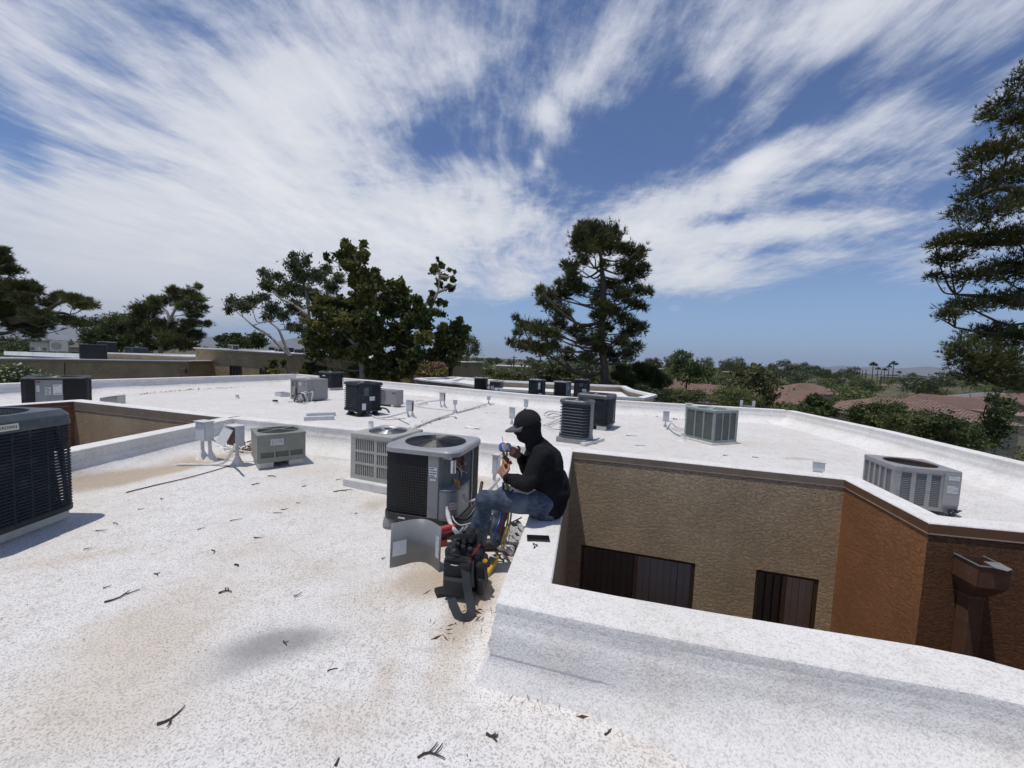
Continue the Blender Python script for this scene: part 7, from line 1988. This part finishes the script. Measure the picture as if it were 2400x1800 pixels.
shrub('pale grassy scrub behind the rusty condenser on the wing', 36.0, [(60, 1240, 60, 26), (160, 1230, 80, 30), (280, 1250, 90, 28), (400, 1255, 90, 26), (480, 1240, 60, 30)], [L_MESQ, L_GREY], 2800, K3, .22)
shrub('dark shrub before the brown building below the eucalyptus', 24.5, [(800, 1180, 70, 40), (880, 1210, 70, 30), (740, 1210, 50, 28), (480, 1130, 26, 50, .4), (560, 1130, 18, 42, .4), (430, 1180, 30, 30, .4), (500, 1190, 60, 20, .6)], [L_SYC2, L_SYC], 1900, K2, .2, aspect=.8)
shrub('bushy mesquite with a feathery top beyond the red roofs, left of the far palms', 62.0, [(1640, 1085, 50, 30), (1700, 1110, 45, 28), (1600, 1120, 45, 30), (1650, 1165, 95, 48), (1750, 1210, 110, 60), (1840, 1240, 70, 52), (1700, 1280, 140, 45), (1620, 1230, 80, 50)], [L_MESQ, L_MESQ, L_DARK], 5200, K3, .42, name='mesquite_tree', cat='tree', r0=.25)

# ------------------------------------------------------------------ neighbouring roofs and walls
def quadb(mb, pts): mb.add(pts, [tuple(range(len(pts)))])
def flat_block(name, label, front, depth, m, zcap=None, mf=None, cat='building', cap=.07, band=.14, group=None):
    """flat roofed block: front = [(px, py, y), ...] along the top of the visible wall"""
    pts = [D(px, py, y) for px, py, y in front]
    n_ = len(pts)
    b0 = pts[0]; base = Vector((b0.x, b0.y, GZ))
    t = thing(name, label, cat, base, 0, group)
    dirn = (pts[-1] - pts[0]); dirn.z = 0; dirn.normalize(); bk = Vector((-dirn.y, dirn.x, 0))
    if bk.y < 0: bk = -bk
    back = [p + bk * depth for p in reversed(pts)]
    loop = pts + back
    mb = MB()
    for i in range(len(loop)):
        a, b = loop[i] - base, loop[(i + 1) % len(loop)] - base
        quadb(mb, [(a.x, a.y, 0), (b.x, b.y, 0), (b.x, b.y, b.z), (a.x, a.y, a.z)])
    mb.build('wall', m, t)
    mb = MB()
    inn = [p - base for p in loop]
    quadb(mb, [(p.x, p.y, p.z - .03) for p in inn])
    mb.build('roof', M_FARROOF, t)
    mb = MB()
    for i in range(len(loop)):
        a, b = loop[i] - base, loop[(i + 1) % len(loop)] - base
        mb.bar((a.x, a.y, a.z + cap / 2 - .01), (b.x, b.y, b.z + cap / 2 - .01), .34, cap)
    mb.build('coping', M_FARROOF, t)
    mb = MB()
    for i in range(n_ - 1):
        a, b = loop[i] - base, loop[i + 1] - base
        o_ = -bk * .03
        mb.bar(a + o_ - Vector((0, 0, band / 2 + .02)), b + o_ - Vector((0, 0, band / 2 + .02)), .05, band)
    mb.build('fascia', mf or M_FASCIA_T, t)
    return t, base, dirn, bk
def far_window(t, base, a, b, zt, zb, bk, m=None):
    """a, b = world points on the wall (left, right)"""
    a, b = Vector(a) - base, Vector(b) - base
    mb = MB(); o_ = -bk * .03
    L = (b - a).length
    for (p, q, z0, z1) in ((a, b, zt - .06, zt), (a, b, zb, zb + .06)):
        mb.bar(Vector((p.x, p.y, (z0 + z1) / 2 - base.z)) + o_, Vector((q.x, q.y, (z0 + z1) / 2 - base.z)) + o_, .06, z1 - z0)
    for k in range(5):
        p = a.lerp(b, k / 4)
        mb.bar(Vector((p.x, p.y, zb + .06 - base.z)) + o_, Vector((p.x, p.y, zt - .06 - base.z)) + o_, .03 if 0 < k < 4 else .07, .05)
    w_ = mb.build('window', M_BRONZE, t)
    mb = MB(); o2 = -bk * .012
    quadb(mb, [Vector((a.x, a.y, zb - base.z)) + o2, Vector((b.x, b.y, zb - base.z)) + o2, Vector((b.x, b.y, zt - base.z)) + o2, Vector((a.x, a.y, zt - base.z)) + o2])
    mb.build('pane', mat('far_dark_pane', (.03, .032, .035), .2, var=.1), w_)
tA, bA, dA, kA = flat_block('flat_roof_building', 'brown flat roofed building at the left with white roof and slatted units', [(-260, 838, 27.0), (110, 842, 27.0), (442, 847, 27.5)], 12, M_FARTAN)
MB().box((D(430, 870, 27.2) - bA) - kA * .05 + Vector((0, 0, 0)), (.42, .2, .34)).build('rain_head', M_SPOUT, tA)
p_ = D(427, 880, 27.2) - bA - kA * .06
MB().bar((p_.x, p_.y, 0), (p_.x, p_.y, p_.z), .12, .10).build('downspout', M_SPOUT, tA)
p_ = D(150, 850, 27.05) - bA - kA * .02
MB().bar((p_.x, p_.y, p_.z - 2.4), (p_.x + .05, p_.y, p_.z), .04, .03).build('wall_joint', M_FASCIA_B, tA)
flat_block('flat_roof_building', 'paler tan block between the two brown flat roofed buildings', [(245, 828, 33.0), (447, 836, 30.5), (489, 836, 30.3)], 10, stucco('far_pale_stucco', (0.40, 0.32, 0.22), scale=.6))
tB, bB, dB_, kB = flat_block('flat_roof_building', 'long brown flat roofed building behind the dark trees with two barred windows', [(458, 816, 30.0), (760, 834, 27.5), (800, 838, 27.2)], 13, M_FARTAN)
for (xa, xb, ya, yb) in ((540, 566, 856, 884), (610, 634, 862, 884)):
    f = (xa - 458) / (760 - 458); yy = 30.0 - 2.5 * f - .05
    a, b = D(xa, ya, yy), D(xb, ya, yy - .2)
    far_window(tB, bB, a, b, a.z, D(xa, yb, yy).z - .4, kB)
flat_block('flat_roof_building', 'rust brown flat roofed wing half hidden behind the dark trees', [(760, 842, 27.4), (822, 838, 28.5)], 6, M_BROWN)
flat_block('flat_roof_building', 'tan flat roofed wing seen through the trunks of the dark trees', [(822, 842, 29), (990, 848, 27.5), (1060, 850, 27.4)], 8, M_FARTAN)
# units on those roofs
def fu(label, px, ptop, pbot, w_, y, kind, case, **kw):
    p = D(px, pbot, y); z1 = D(px, ptop, y).z; hw_ = w_ * PX(y) / 2 * .8
    if kind == 'slat':
        t = slat_unit('air_conditioner', label, (p.x, p.y, p.z), kw.get('rot', rad(-20)), hw_, hw_, 0, z1 - p.z, r=.06, rows=kw.get('rows', 9), case=case, cap=case, guard=False)
    else:
        t = grid_unit('air_conditioner', label, (p.x, p.y, p.z), kw.get('rot', rad(-20)), hw_, hw_ * kw.get('asp', 1), 0, z1 - p.z, case=case, cap=case, pitch=.07, guard_rings=5, panel=kw.get('panel', ()) and [(kw['panel'], -hw_ * .8, hw_ * .7, case)])
    return t
fu('dark louvred condenser on the nearest left building roof', 219, 807, 841, 54, 30.0, 'slat', M_CASE_DK, rot=rad(-40))
fu('grey condenser with a dark coil side behind the louvred one on the left roof', 252, 801, 827, 40, 36.0, 'grid', M_CASE_GR, rot=rad(-45), panel='F')
fu('long low dark condenser farthest right on the left roof', 320, 814, 829, 38, 36.0, 'slat', M_CASE_BL, rows=5)
fu('small grey vent unit on the roof of the long brown building', 547, 808, 820, 20, 33.0, 'slat', M_CASE_SV, rows=6)
fu('pale unit on the brown building roof beside the leaning eucalyptus limbs', 633, 813, 825, 20, 38.0, 'grid', M_CASE_SV, panel='F')
fu('grey green unit on the brown building roof below the eucalyptus', 654, 816, 827, 18, 36.0, 'slat', M_CASE_GN, rows=5)
fu('dark unit on the brown building roof below the eucalyptus', 677, 815, 828, 20, 36.0, 'slat', M_CASE_DK, rows=5)
fu('dark unit at the right end of the brown building roof', 701, 818, 830, 20, 35.0, 'grid', M_CASE_GR)
p = D(91, 823, 33.0); q = D(62, 800, 33.0); r_ = D(118, 800, 33.0)
t = thing('air_conditioner', 'wide sage grey packaged unit at the far left of the left roof', 'air conditioner', p, rad(-8))
wu = (r_.x - q.x); hu = q.z - p.z
MB().box((0, .4, hu / 2), (wu * .92, .8, hu)).build('case', M_CASE_GN, t, bevel=.02)
MB().box((0, .4, hu + .02), (wu * .96, .86, .05)).build('lid', M_CASE_DK, t)
for s_ in (-.32, .3):
    for k in range(5): MB().box((s_ * wu, -.012, hu * .12 + k * .05), (wu * .2, .02, .018)).build('louvre', M_CASE_DK, t)
MB().box((.05 * wu, -.012, hu * .25), (wu * .14, .02, hu * .42)).build('service_panel', M_CASE_TOP, t)
p = D(134, 823, 32.0); hu = D(134, 799, 32.0).z - p.z
t = thing('air_conditioner', 'pale side blowing fan unit with a round grille on the left roof', 'air conditioner', p, rad(14))
MB().box((0, .2, hu / 2), (hu * 1.15, .38, hu)).build('case', M_CASE_BG, t, bevel=.02)
MB().cyl((-.05, -.012, hu * .52), (-.05, .004, hu * .52), hu * .40, hu * .40, 24).build('fan_well', M_CASE_GR, t)
mb = MB()
for k in range(5): mb.tube([(-.05 + hu * (.07 + .075 * k) * math.cos(a * .2618), -.02, hu * .52 + hu * (.07 + .075 * k) * math.sin(a * .2618)) for a in range(25)], .008, 4, False)
mb.build('fan_guard', M_CASE_BG, t)
for (pa_, pb_, lab) in (((20, 814), (195, 826), 'long ribbed white roof ridge crossing the left building roof'),):
    a, b = D(pa_[0], pa_[1] + 14, 31.0), D(pb_[0], pb_[1] + 8, 29.5)
    o_ = MB().bar((0, 0, 0), b - a, .5, .30).build('roof_curb', M_FARROOF); o_.location = a; tag(o_, lab, 'roof curb')
# the wing behind the back parapet
W_ = [G(1085, 885, .35), G(1180, 893, .35), G(1460, 905, .35), G(1478, 914, .35), G(1532, 926, .35)]
near = [W_[-1] + Vector((-1.2, -1.9, 0)), W_[0] + Vector((2.6, -7.6, 0)), W_[0] + Vector((-.3, -4.0, 0))]
wing = thing('flat_roof_wing', 'white roofed wing with five condensers and a rounded brown right end, behind the back parapet', 'building', (W_[2].x, W_[2].y, GZ))
wb = Vector((W_[2].x, W_[2].y, GZ))
loop = [p - wb for p in W_ + near]
mb = MB()
for i in range(len(loop)):
    a, b = loop[i], loop[(i + 1) % len(loop)]
    quadb(mb, [(a.x, a.y, 0), (b.x, b.y, 0), (b.x, b.y, b.z), (a.x, a.y, a.z)])
mb.build('wall', M_TAN, wing)
mb = MB(); quadb(mb, [(p.x, p.y, 6.02) for p in loop]); mb.build('roof', M_FARROOF, wing)
mb = MB()
for i in range(len(loop)):
    a, b = loop[i], loop[(i + 1) % len(loop)]
    mb.bar((a.x, a.y, a.z - .02), (b.x, b.y, b.z - .02), .30, .10)
    quadb(mb, [(a.x, a.y, 5.9), (b.x, b.y, 5.9), (b.x, b.y, b.z), (a.x, a.y, a.z)])
mb.build('parapet', M_FARROOF, wing)
flat_block('flat_roof_wing', 'small brown walled wing with white coping left of the rusty condenser', [(976, 889, 20.5), (1000, 893, 20.0), (1092, 903, 19.0)], 3.5, M_TAN)

# ------------------------------------------------------------------ houses with red tiled roofs
M_TILE = mat('terracotta_tile', (0.265, 0.165, 0.128), 0.8, var=0.2, vscale=1.5, bump=.3, bscale=12)
M_TILE2 = mat('brown_tile', (0.250, 0.160, 0.125), 0.8, var=0.2, vscale=1.5, bump=.3, bscale=12)
M_HWALL = mat('beige_house_wall', (0.36, 0.30, 0.22), 0.9, var=0.08, vscale=1.0)
M_GAR = mat('beige_garage_door', (0.42, 0.36, 0.27), 0.7, var=0.06)
def house(label, px, pridge, y, wd, dp, rot, kind='gable', wall=2.9, rise=1.9, tile=None, garage=False):
    c = D(px, pridge, y); zr = c.z
    t = thing('tile_roof_house', label, 'house', (c.x, c.y, GZ), rot)
    H_ = zr - GZ; ze = H_ - rise
    MB().box((0, 0, ze / 2), (wd - .8, dp - .8, ze)).build('wall', M_HWALL, t)
    tile = tile or M_TILE
    hw_, hd = wd / 2, dp / 2
    mb = MB(); mb.cur = 0
    def plane(e0, e1, r0_, r1):       # eave a>b, ridge a>b : courses of tile, each a little lifted strip with barrel ribs
        e0, e1, r0_, r1 = map(Vector, (e0, e1, r0_, r1))
        L = ((e0 + e1) / 2 - (r0_ + r1) / 2).length; nc = max(4, int(L / .36))
        for i in range(nc):
            f0, f1 = i / nc, (i + 1) / nc + .015
            a, b = e0.lerp(r0_, f0), e1.lerp(r1, f0); c_, d_ = e0.lerp(r0_, f1), e1.lerp(r1, f1)
            n_ = (b - a).cross(c_ - a).normalized()
            if n_.z < 0: n_ = -n_
            nr = max(2, int((b - a).length / .34)); lift = .07
            vs = []
            for k in range(2 * nr + 1):
                g_ = k / (2 * nr); up_ = .06 if k % 2 else 0.0
                vs += [a.lerp(b, g_) + n_ * (lift + up_), c_.lerp(d_, g_) + n_ * up_]
            mb.add(vs, [(2 * k, 2 * k + 2, 2 * k + 3, 2 * k + 1) for k in range(2 * nr)])
    if kind == 'hip':
        rl = max(.4, hw_ - hd)
        plane((-hw_, -hd, ze), (hw_, -hd, ze), (-rl, 0, H_), (rl, 0, H_)); plane((hw_, hd, ze), (-hw_, hd, ze), (rl, 0, H_), (-rl, 0, H_))
        plane((hw_, -hd, ze), (hw_, hd, ze), (rl, -.01, H_), (rl, .01, H_)); plane((-hw_, hd, ze), (-hw_, -hd, ze), (-rl, .01, H_), (-rl, -.01, H_))
    else:                              # ridge runs along local y: the gable faces the camera
        plane((-hw_, hd, ze), (-hw_, -hd, ze), (0, hd, H_), (0, -hd, H_)); plane((hw_, -hd, ze), (hw_, hd, ze), (0, -hd, H_), (0, hd, H_))
        for s_ in (-1, 1):
            g_ = MB(); g_.add([(-hw_ + .4, s_ * (hd - .4), ze - .02), (hw_ - .4, s_ * (hd - .4), ze - .02), (0, s_ * (hd - .4), H_ - .12)], [(0, 1, 2)]); g_.build('gable', M_HWALL, t)
        v_ = MB()
        for k in range(4): v_.box((0, -hd + .36, ze + rise * .30 + .12 * k), (.7 - .12 * k, .06, .07))
        v_.build('gable_vent', M_BRONZE, t)
        MB().bar((-hw_, -hd - .01, ze - .06), (0, -hd - .01, H_ - .06), .06, .22).build('barge_board', M_FASCIA_B, t)
        MB().bar((0, -hd - .012, H_ - .06), (hw_, -hd - .012, ze - .06), .06, .22).build('barge_board', M_FASCIA_B, t)
    o_ = mb.build('roof', tile, t); o_['kind'] = 'stuff'
    MB().cyl((hw_ * .3, 0, H_ - .5), (hw_ * .3, 0, H_ + .55), .09, .09, 8).build('vent_pipe', M_CASE_SV, t)
    if garage:
        for k in range(4): MB().box((0, -hd + .36, .35 + .55 * k), (wd * .55, .08, .52)).build('garage_panel', M_GAR, t)
    for s_ in (-1, 1):
        w_ = MB().box((s_ * hw_ * .5, -hd + .38, ze - 1.1), (1.3, .08, 1.1)).build('window', M_BRONZE, t)
        MB().box((s_ * hw_ * .5, -hd + .33, ze - 1.1), (1.14, .02, .94)).build('pane', mat('dark_house_glass', (.04, .045, .05), .15, var=.1), w_)
    return t
house('red tiled hip roof house farthest left behind the young pines', 1590, 889, 80, 10, 8, rad(-20), 'hip')
house('red tiled house with a small front gable, second from the left', 1655, 901, 77, 8, 10, rad(20), 'gable', rise=1.6)
house('low red roofed house third from the left behind the feathery bush', 1780, 899, 84, 11, 9, rad(12), 'hip')
house('red tiled house with a wide front gable amid the red roofed houses', 1838, 913, 62, 9, 9, rad(24), 'gable', rise=2.0)
house('large red roof behind the wide front gable house', 1890, 899, 80, 12, 10, rad(-10), 'hip')
house('long brown red roofed house nearest the right parapet', 2115, 936, 42, 14, 9.5, rad(-16), 'hip', rise=1.7, tile=M_TILE2)
house('beige garage house with a brown gable roof right of the long roof', 2255, 931, 58, 9.5, 11, rad(8), 'gable', rise=1.5, tile=M_TILE2, garage=True)
house('red roofed house at the right edge behind the short pine', 2400, 923, 64, 12, 10, rad(-20), 'hip', rise=1.8)
house('grey solar topped roof house behind the beige garage', 2330, 920, 72, 12, 10, rad(0), 'hip', rise=1.6, tile=M_CASE_SV)
t = thing('beige_house', 'plain beige house wall at the right edge beyond the parapet', 'house', Vector((D(2420, 1000, 41).x, 41, GZ)), rad(-20))
MB().box((1.0, 2, 1.85), (6.6, 6, 3.7)).build('wall', M_HWALL, t)
MB().box((1.0, 2, 3.78), (7.2, 6.6, .16)).build('roof', M_TILE2, t)
w_ = MB().box((1.9, -1.0, 2.3), (.9, .06, 1.3)).build('window', M_BRONZE, t)
MB().box((1.9, -1.035, 2.3), (.76, .02, 1.14)).build('pane', M_ROOM, w_)
# white far houses
for (px, py, y, w_, h_, lab) in ((1222, 858, 170, 22, 2.6, 'far white roofed shed left of the tall pine'), (1098, 862, 120, 14, 2.4, 'far white roofed house with a small red gable right of the dark trees'), (1755, 873, 260, 30, 3.0, 'far white house among trees left of the far palms'),
                                 (2140, 884, 330, 50, 3.0, 'far pale long house below the palms'), (2210, 887, 300, 40, 3.0, 'far pale house right of the palms'), (1580, 865, 240, 26, 3.0, 'far pale house behind the feathery topped mesquite'), (150, 812, 150, 30, 3.2, 'far pinkish house between the left pines')):
    c = D(px, py, y)
    t = thing('far_house', lab, 'house', (c.x, c.y, GZ), rad(npr.uniform(-15, 15)))
    z = c.z - GZ
    MB().box((0, 0, (z - .3) / 2), (w_ * .94, 9, z - .3)).build('wall', M_HWALL, t)
    MB().box((0, 0, z - .12), (w_, 10, .36)).build('roof', M_FARROOF if 'pink' not in lab else M_TILE, t)
    if 'gable' in lab:
        MB().add([(2, -5.1, z), (6, -5.1, z), (4, -5.1, z + 1.3), (2, -2, z), (6, -2, z), (4, -2, z + 1.3)], [(0, 1, 2), (0, 2, 5, 3), (1, 4, 5, 2)]).build('gable_roof', M_TILE, t)
    for k in range(3): MB().box(((k - 1) * w_ * .28, -4.55, (z - .3) * .55), (w_ * .1, .1, 1.2)).build('window', M_BRONZE, t)

# ------------------------------------------------------------------ trees spread over the far neighbourhood
protos = []
def proto(i, m, kind, hgt, wid, n, size):
    cl = []
    for k in range(9):
        a = npr.random() * 6.28; r_ = wid * (.15 + .33 * npr.random())
        cl.append((np.array((math.cos(a) * r_, math.sin(a) * r_, hgt * (.42 + .42 * npr.random()))), np.array((wid * .26, wid * .26, hgt * .17)) * npr.uniform(.7, 1.2)))
    cl.append((np.array((0, 0, hgt * .62)), np.array((wid * .34, wid * .34, hgt * .26))))
    pts, d, k = sample_clumps(cl, n)
    V, F = leaves(pts, size, .6)
    cm = np_mesh('crown', V, F, m)
    tb = MB(); tb.tube([(0, 0, -.1), (.05, .03, hgt * .3), (0, .1, hgt * .6)], [hgt * .03, hgt * .022, hgt * .008], 6)
    for k in range(5):
        c = cl[k][0]; tb.tube([(0.04, .03, hgt * .28), tuple(c * np.array((.6, .6, .8))), tuple(c)], [hgt * .016, hgt * .01, hgt * .004], 5)
    return cm, tb.mesh('trunk', M_BARK)
for i, (m, h_, w_, n, sz) in enumerate(((L_MESQ, 6.0, 8.5, 1500, .42), (L_DARK, 7.0, 7.0, 1500, .42), (L_MESQ, 4.5, 7.5, 1300, .38), (L_PALO, 5.0, 6.5, 1200, .34), (L_GREY, 3.2, 5.5, 1000, .32), (L_DARK, 10.0, 7.5, 1600, .5), (L_PINE2, 9.0, 6.0, 1500, .45), (L_EUC, 8.0, 7.5, 1400, .45))):
    protos.append(proto(i, m, 'leaf', h_, w_, n, sz))
kinds = ['rounded mid green mesquite in the far neighbourhood', 'dark green round tree in the far neighbourhood', 'low spreading mesquite in the far neighbourhood', 'pale feathery palo verde in the far neighbourhood', 'dusty grey scrub bush in the far neighbourhood', 'tall dark tree on the far skyline', 'olive pine on the far skyline', 'grey green eucalyptus on the far skyline']
first = {}
houses_xy = [(o_.location.x, o_.location.y) for o_ in col.objects if o_.type == 'EMPTY' and o_.get('category') == 'house']
cnt = 0
def place_tree(k, x, y, s_):
    global cnt
    if k not in first:
        t = thing('desert_tree', kinds[k], 'tree', (x, y, GZ), npr.random() * 6.28, 'trees of the far neighbourhood')
        obj_from(protos[k][0], 'crown', t); obj_from(protos[k][1], 'trunk', t); first[k] = t
    else:
        t = copy_tree(first[k]); t.location = (x, y, GZ); t.rotation_euler = (0, 0, npr.random() * 6.28)
    t.scale = (s_ * npr.uniform(.85, 1.2), s_ * npr.uniform(.85, 1.2), s_ * npr.uniform(.85, 1.15)); cnt += 1
tries = 0
while cnt < 250 and tries < 6000:
    tries += 1
    y = 46 * (10.5 ** npr.random())
    px = npr.uniform(1000, 2420) if npr.random() < .86 else npr.uniform(-20, 1000)
    x = (px - 1200) / FOC * y
    if y < 90 and any(abs(hy - y) < 8 and abs(hx - x) < 8 for hx, hy in houses_xy): continue
    # keep the view to the red roofs open
    if y < 75 and 1540 < px < 2400 and npr.random() < .68: continue
    if px < 1000 and y < 60: continue
    if y > 120 and 2000 < px < 2130 and npr.random() < .7: continue
    k = int(npr.choice([0, 1, 2, 3, 4, 5, 6, 7], p=[.26, .15, .2, .13, .12, .05, .04, .05])) if y < 260 else int(npr.choice([0, 1, 5, 6, 7], p=[.3, .25, .2, .12, .13]))
    place_tree(k, x, y, npr.uniform(.75, 1.15) if y < 260 else npr.uniform(.8, 1.1))
for i in range(46):
    y = npr.uniform(230, 420); px = npr.uniform(1500, 2000) if i < 36 else npr.uniform(2130, 2420)
    place_tree(int(npr.choice([5, 1, 6, 5])), (px - 1200) / FOC * y, y, npr.uniform(1.0, 1.6) if i < 36 else npr.uniform(1.0, 1.35))
# palms
def palm(px, ptop, y, s_=1.0, label=None, group='fan palms on the far skyline'):
    c = D(px, ptop, y); H_ = c.z - GZ
    t = thing('palm_tree', label or 'slender far fan palm on the skyline', 'palm', (c.x, c.y, GZ), 0, group)
    MB().tube([(0, 0, 0), (.1, 0, H_ * .5), (0, 0, H_ - .8)], [.28, .22, .2], 6).build('trunk', M_BARK, t)
    n = 46; d = rand_dir(n); d[:, 2] = np.abs(d[:, 2]) * .9 - .25
    mb = MB()
    for q in d:
        a = Vector(q).normalized(); r_ = 1.75 * s_; b = a.cross(Vector((0, 0, 1))).normalized() * .35 * s_
        tip = Vector((0, 0, H_ - .8)) + a * r_ + Vector((0, 0, -.35 * s_))
        mid_ = Vector((0, 0, H_ - .8)) + a * r_ * .65
        mb.add([Vector((0, 0, H_ - .8)), mid_ + b, tip, mid_ - b], [(0, 1, 2, 3)])
    mb.build('crown', L_DARK, t)
for px, pt, y in ((2047, 852, 260), (2095, 850, 260)): palm(px, pt, y, 1.5, 'tall fan palm of the pair on the right skyline, %s one' % ('left' if px < 2060 else 'right'), 'pair of tall palms')
for px, pt, y in ((2058, 862, 300), (2074, 864, 310), (2084, 857, 300), (2108, 871, 330), (2010, 873, 340), (2195, 874, 330), (2230, 871, 300), (1920, 862, 330)): palm(px, pt, y, 1.2)
for px in (1283, 1289, 1296, 1303, 1309, 1315, 1321, 1330, 1518, 1526, 1540, 1551, 1236, 1245): palm(px, 838 + (px - 1280) * .038 + npr.uniform(-1, 2.5), 420, 1.5)
# slim cypresses and a pole
for px, pt in ((2016, 868), (2022, 870), (2030, 869), (2066, 872), (1938, 872), (1946, 868)):
    c = D(px, pt, 240); H_ = c.z - GZ
    t = thing('cypress_tree', 'thin dark cypress on the right skyline', 'tree', (c.x, c.y, GZ), 0, 'thin cypresses on the right skyline')
    pts, d, k = sample_clumps([(np.array((0, 0, H_ * (.2 + .2 * q))), np.array((.75 - .12 * q, .75 - .12 * q, H_ * .14))) for q in range(5)], 500)
    V, F = leaves(pts, .4); obj_from(np_mesh('crown', V, F, L_DARK), 'crown', t)
    MB().cyl((0, 0, -.1), (0, 0, H_ * .3), .15, .1, 6).build('trunk', M_BARK, t)
c = D(1205, 834, 110); H_ = c.z - GZ
t = thing('utility_pole', 'thin dark utility pole left of the tall pine', 'pole', (c.x, c.y, GZ))
MB().cyl((0, 0, -.2), (0, 0, H_), .22, .16, 8).build('post', M_BARK, t)
MB().bar((-1.0, 0, H_ - .5), (1.0, 0, H_ - .5), .12, .12).build('cross_arm', M_BARK, t)
# one far wood
cl = []
for i in range(520):
    y = npr.uniform(480, 1500); px = npr.uniform(-60, 2460); x = (px - 1200) / FOC * y; h_ = npr.uniform(3.5, 7.5)
    cl.append((np.array((x, y, GZ + h_ * .55)), np.array((h_ * .8, h_ * .8, h_ * .5))))
pts, d, k = sample_clumps(cl, 42000, 3)
V, F = leaves(pts, 1.9, .7); fw = obj_from(np_mesh('far_wood', V, F, [L_DARK, L_MESQ], False, (npr.random(len(F)) < .4).astype(int)), 'far_wood'); fw['kind'] = 'stuff'
# ground scrub between the trees
cl = []
for i in range(1700):
    y = 34 * (13 ** npr.random()); px = npr.uniform(980, 2450); x = (px - 1200) / FOC * y
    if inside(x, y, OUT): continue
    r_ = npr.uniform(.6, 1.8); cl.append((np.array((x, y, GZ + r_ * .4)), np.array((r_, r_, r_ * .6))))
pts, d, k = sample_clumps(cl, 62000, 3)
V, F = leaves(pts, .34, .5); sc_ = obj_from(np_mesh('scrub', V, F, [L_GREY, L_MESQ, L_PALO], False, npr.integers(0, 3, len(F))), 'scrub'); sc_['kind'] = 'stuff'
# mountains
def mountains(name, pts, y, m):
    V = []; F = []
    n = 60
    xs = np.interp(np.linspace(0, 1, n), np.linspace(0, 1, len(pts)), [p[0] for p in pts]); hs = np.interp(np.linspace(0, 1, n), np.linspace(0, 1, len(pts)), [p[1] for p in pts])
    rows = [(-2600, 0), (-1500, .25), (-700, .6), (0, 1), (900, .55), (2200, 0)]
    for i in range(n):
        c = D(xs[i], hs[i], y)
        for j, (dy, f) in enumerate(rows):
            nz_ = mnoise.noise(Vector((i * .5, j * 1.3, 2))) * .22 + mnoise.noise(Vector((i * 1.1, j * 2.3, 7))) * .12
            z = GZ - 3 + max(0, (c.z - GZ)) * (f + (nz_ if 0 < f < 1 else nz_ * .25 * f))
            V.append((c.x + mnoise.noise(Vector((i, j, 1))) * 120, y + dy, z))
    for i in range(n - 1):
        for j in range(5): F.append((i * 6 + j, i * 6 + 6 + j, i * 6 + 7 + j, i * 6 + 1 + j))
    o_ = obj_from(np_mesh(name, V, F, m, False), name); tag(o_, kind='structure'); return o_
M_MTN = mat('desert_mountain', (0.125, 0.110, 0.105), 0.95, var=0.25, vscale=.002)
mountains('mountains', [(1700, 880), (1760, 866), (1810, 862), (1868, 849), (1900, 856), (1950, 861), (1968, 856), (2010, 861), (2060, 858), (2110, 864), (2180, 858), (2230, 866), (2290, 861), (2340, 872), (2420, 872), (2480, 890)], 11000, M_MTN)
mountains('mountains', [(-260, 775), (-100, 760), (60, 756), (130, 764), (175, 770), (230, 790), (320, 803), (440, 800), (490, 787), (520, 800), (590, 806), (630, 798), (655, 806), (690, 792), (720, 806), (780, 818), (860, 826)], 9500, M_MTN)
# air
hz = MB().box((0, 0, 345), (58000, 58000, 710)).build('haze', [])
hm = bpy.data.materials.new('desert_haze'); hm.use_nodes = True; t = NT(hm.node_tree)
pv_ = t.n('ShaderNodeVolumePrincipled', {'Color': (.80, .88, 1.0), 'Density': 5.5e-5, 'Anisotropy': 0.2})
t.n('ShaderNodeOutputMaterial', {'Volume': pv_.outputs[0]})
hz.data.materials.append(hm); hz['kind'] = 'stuff'
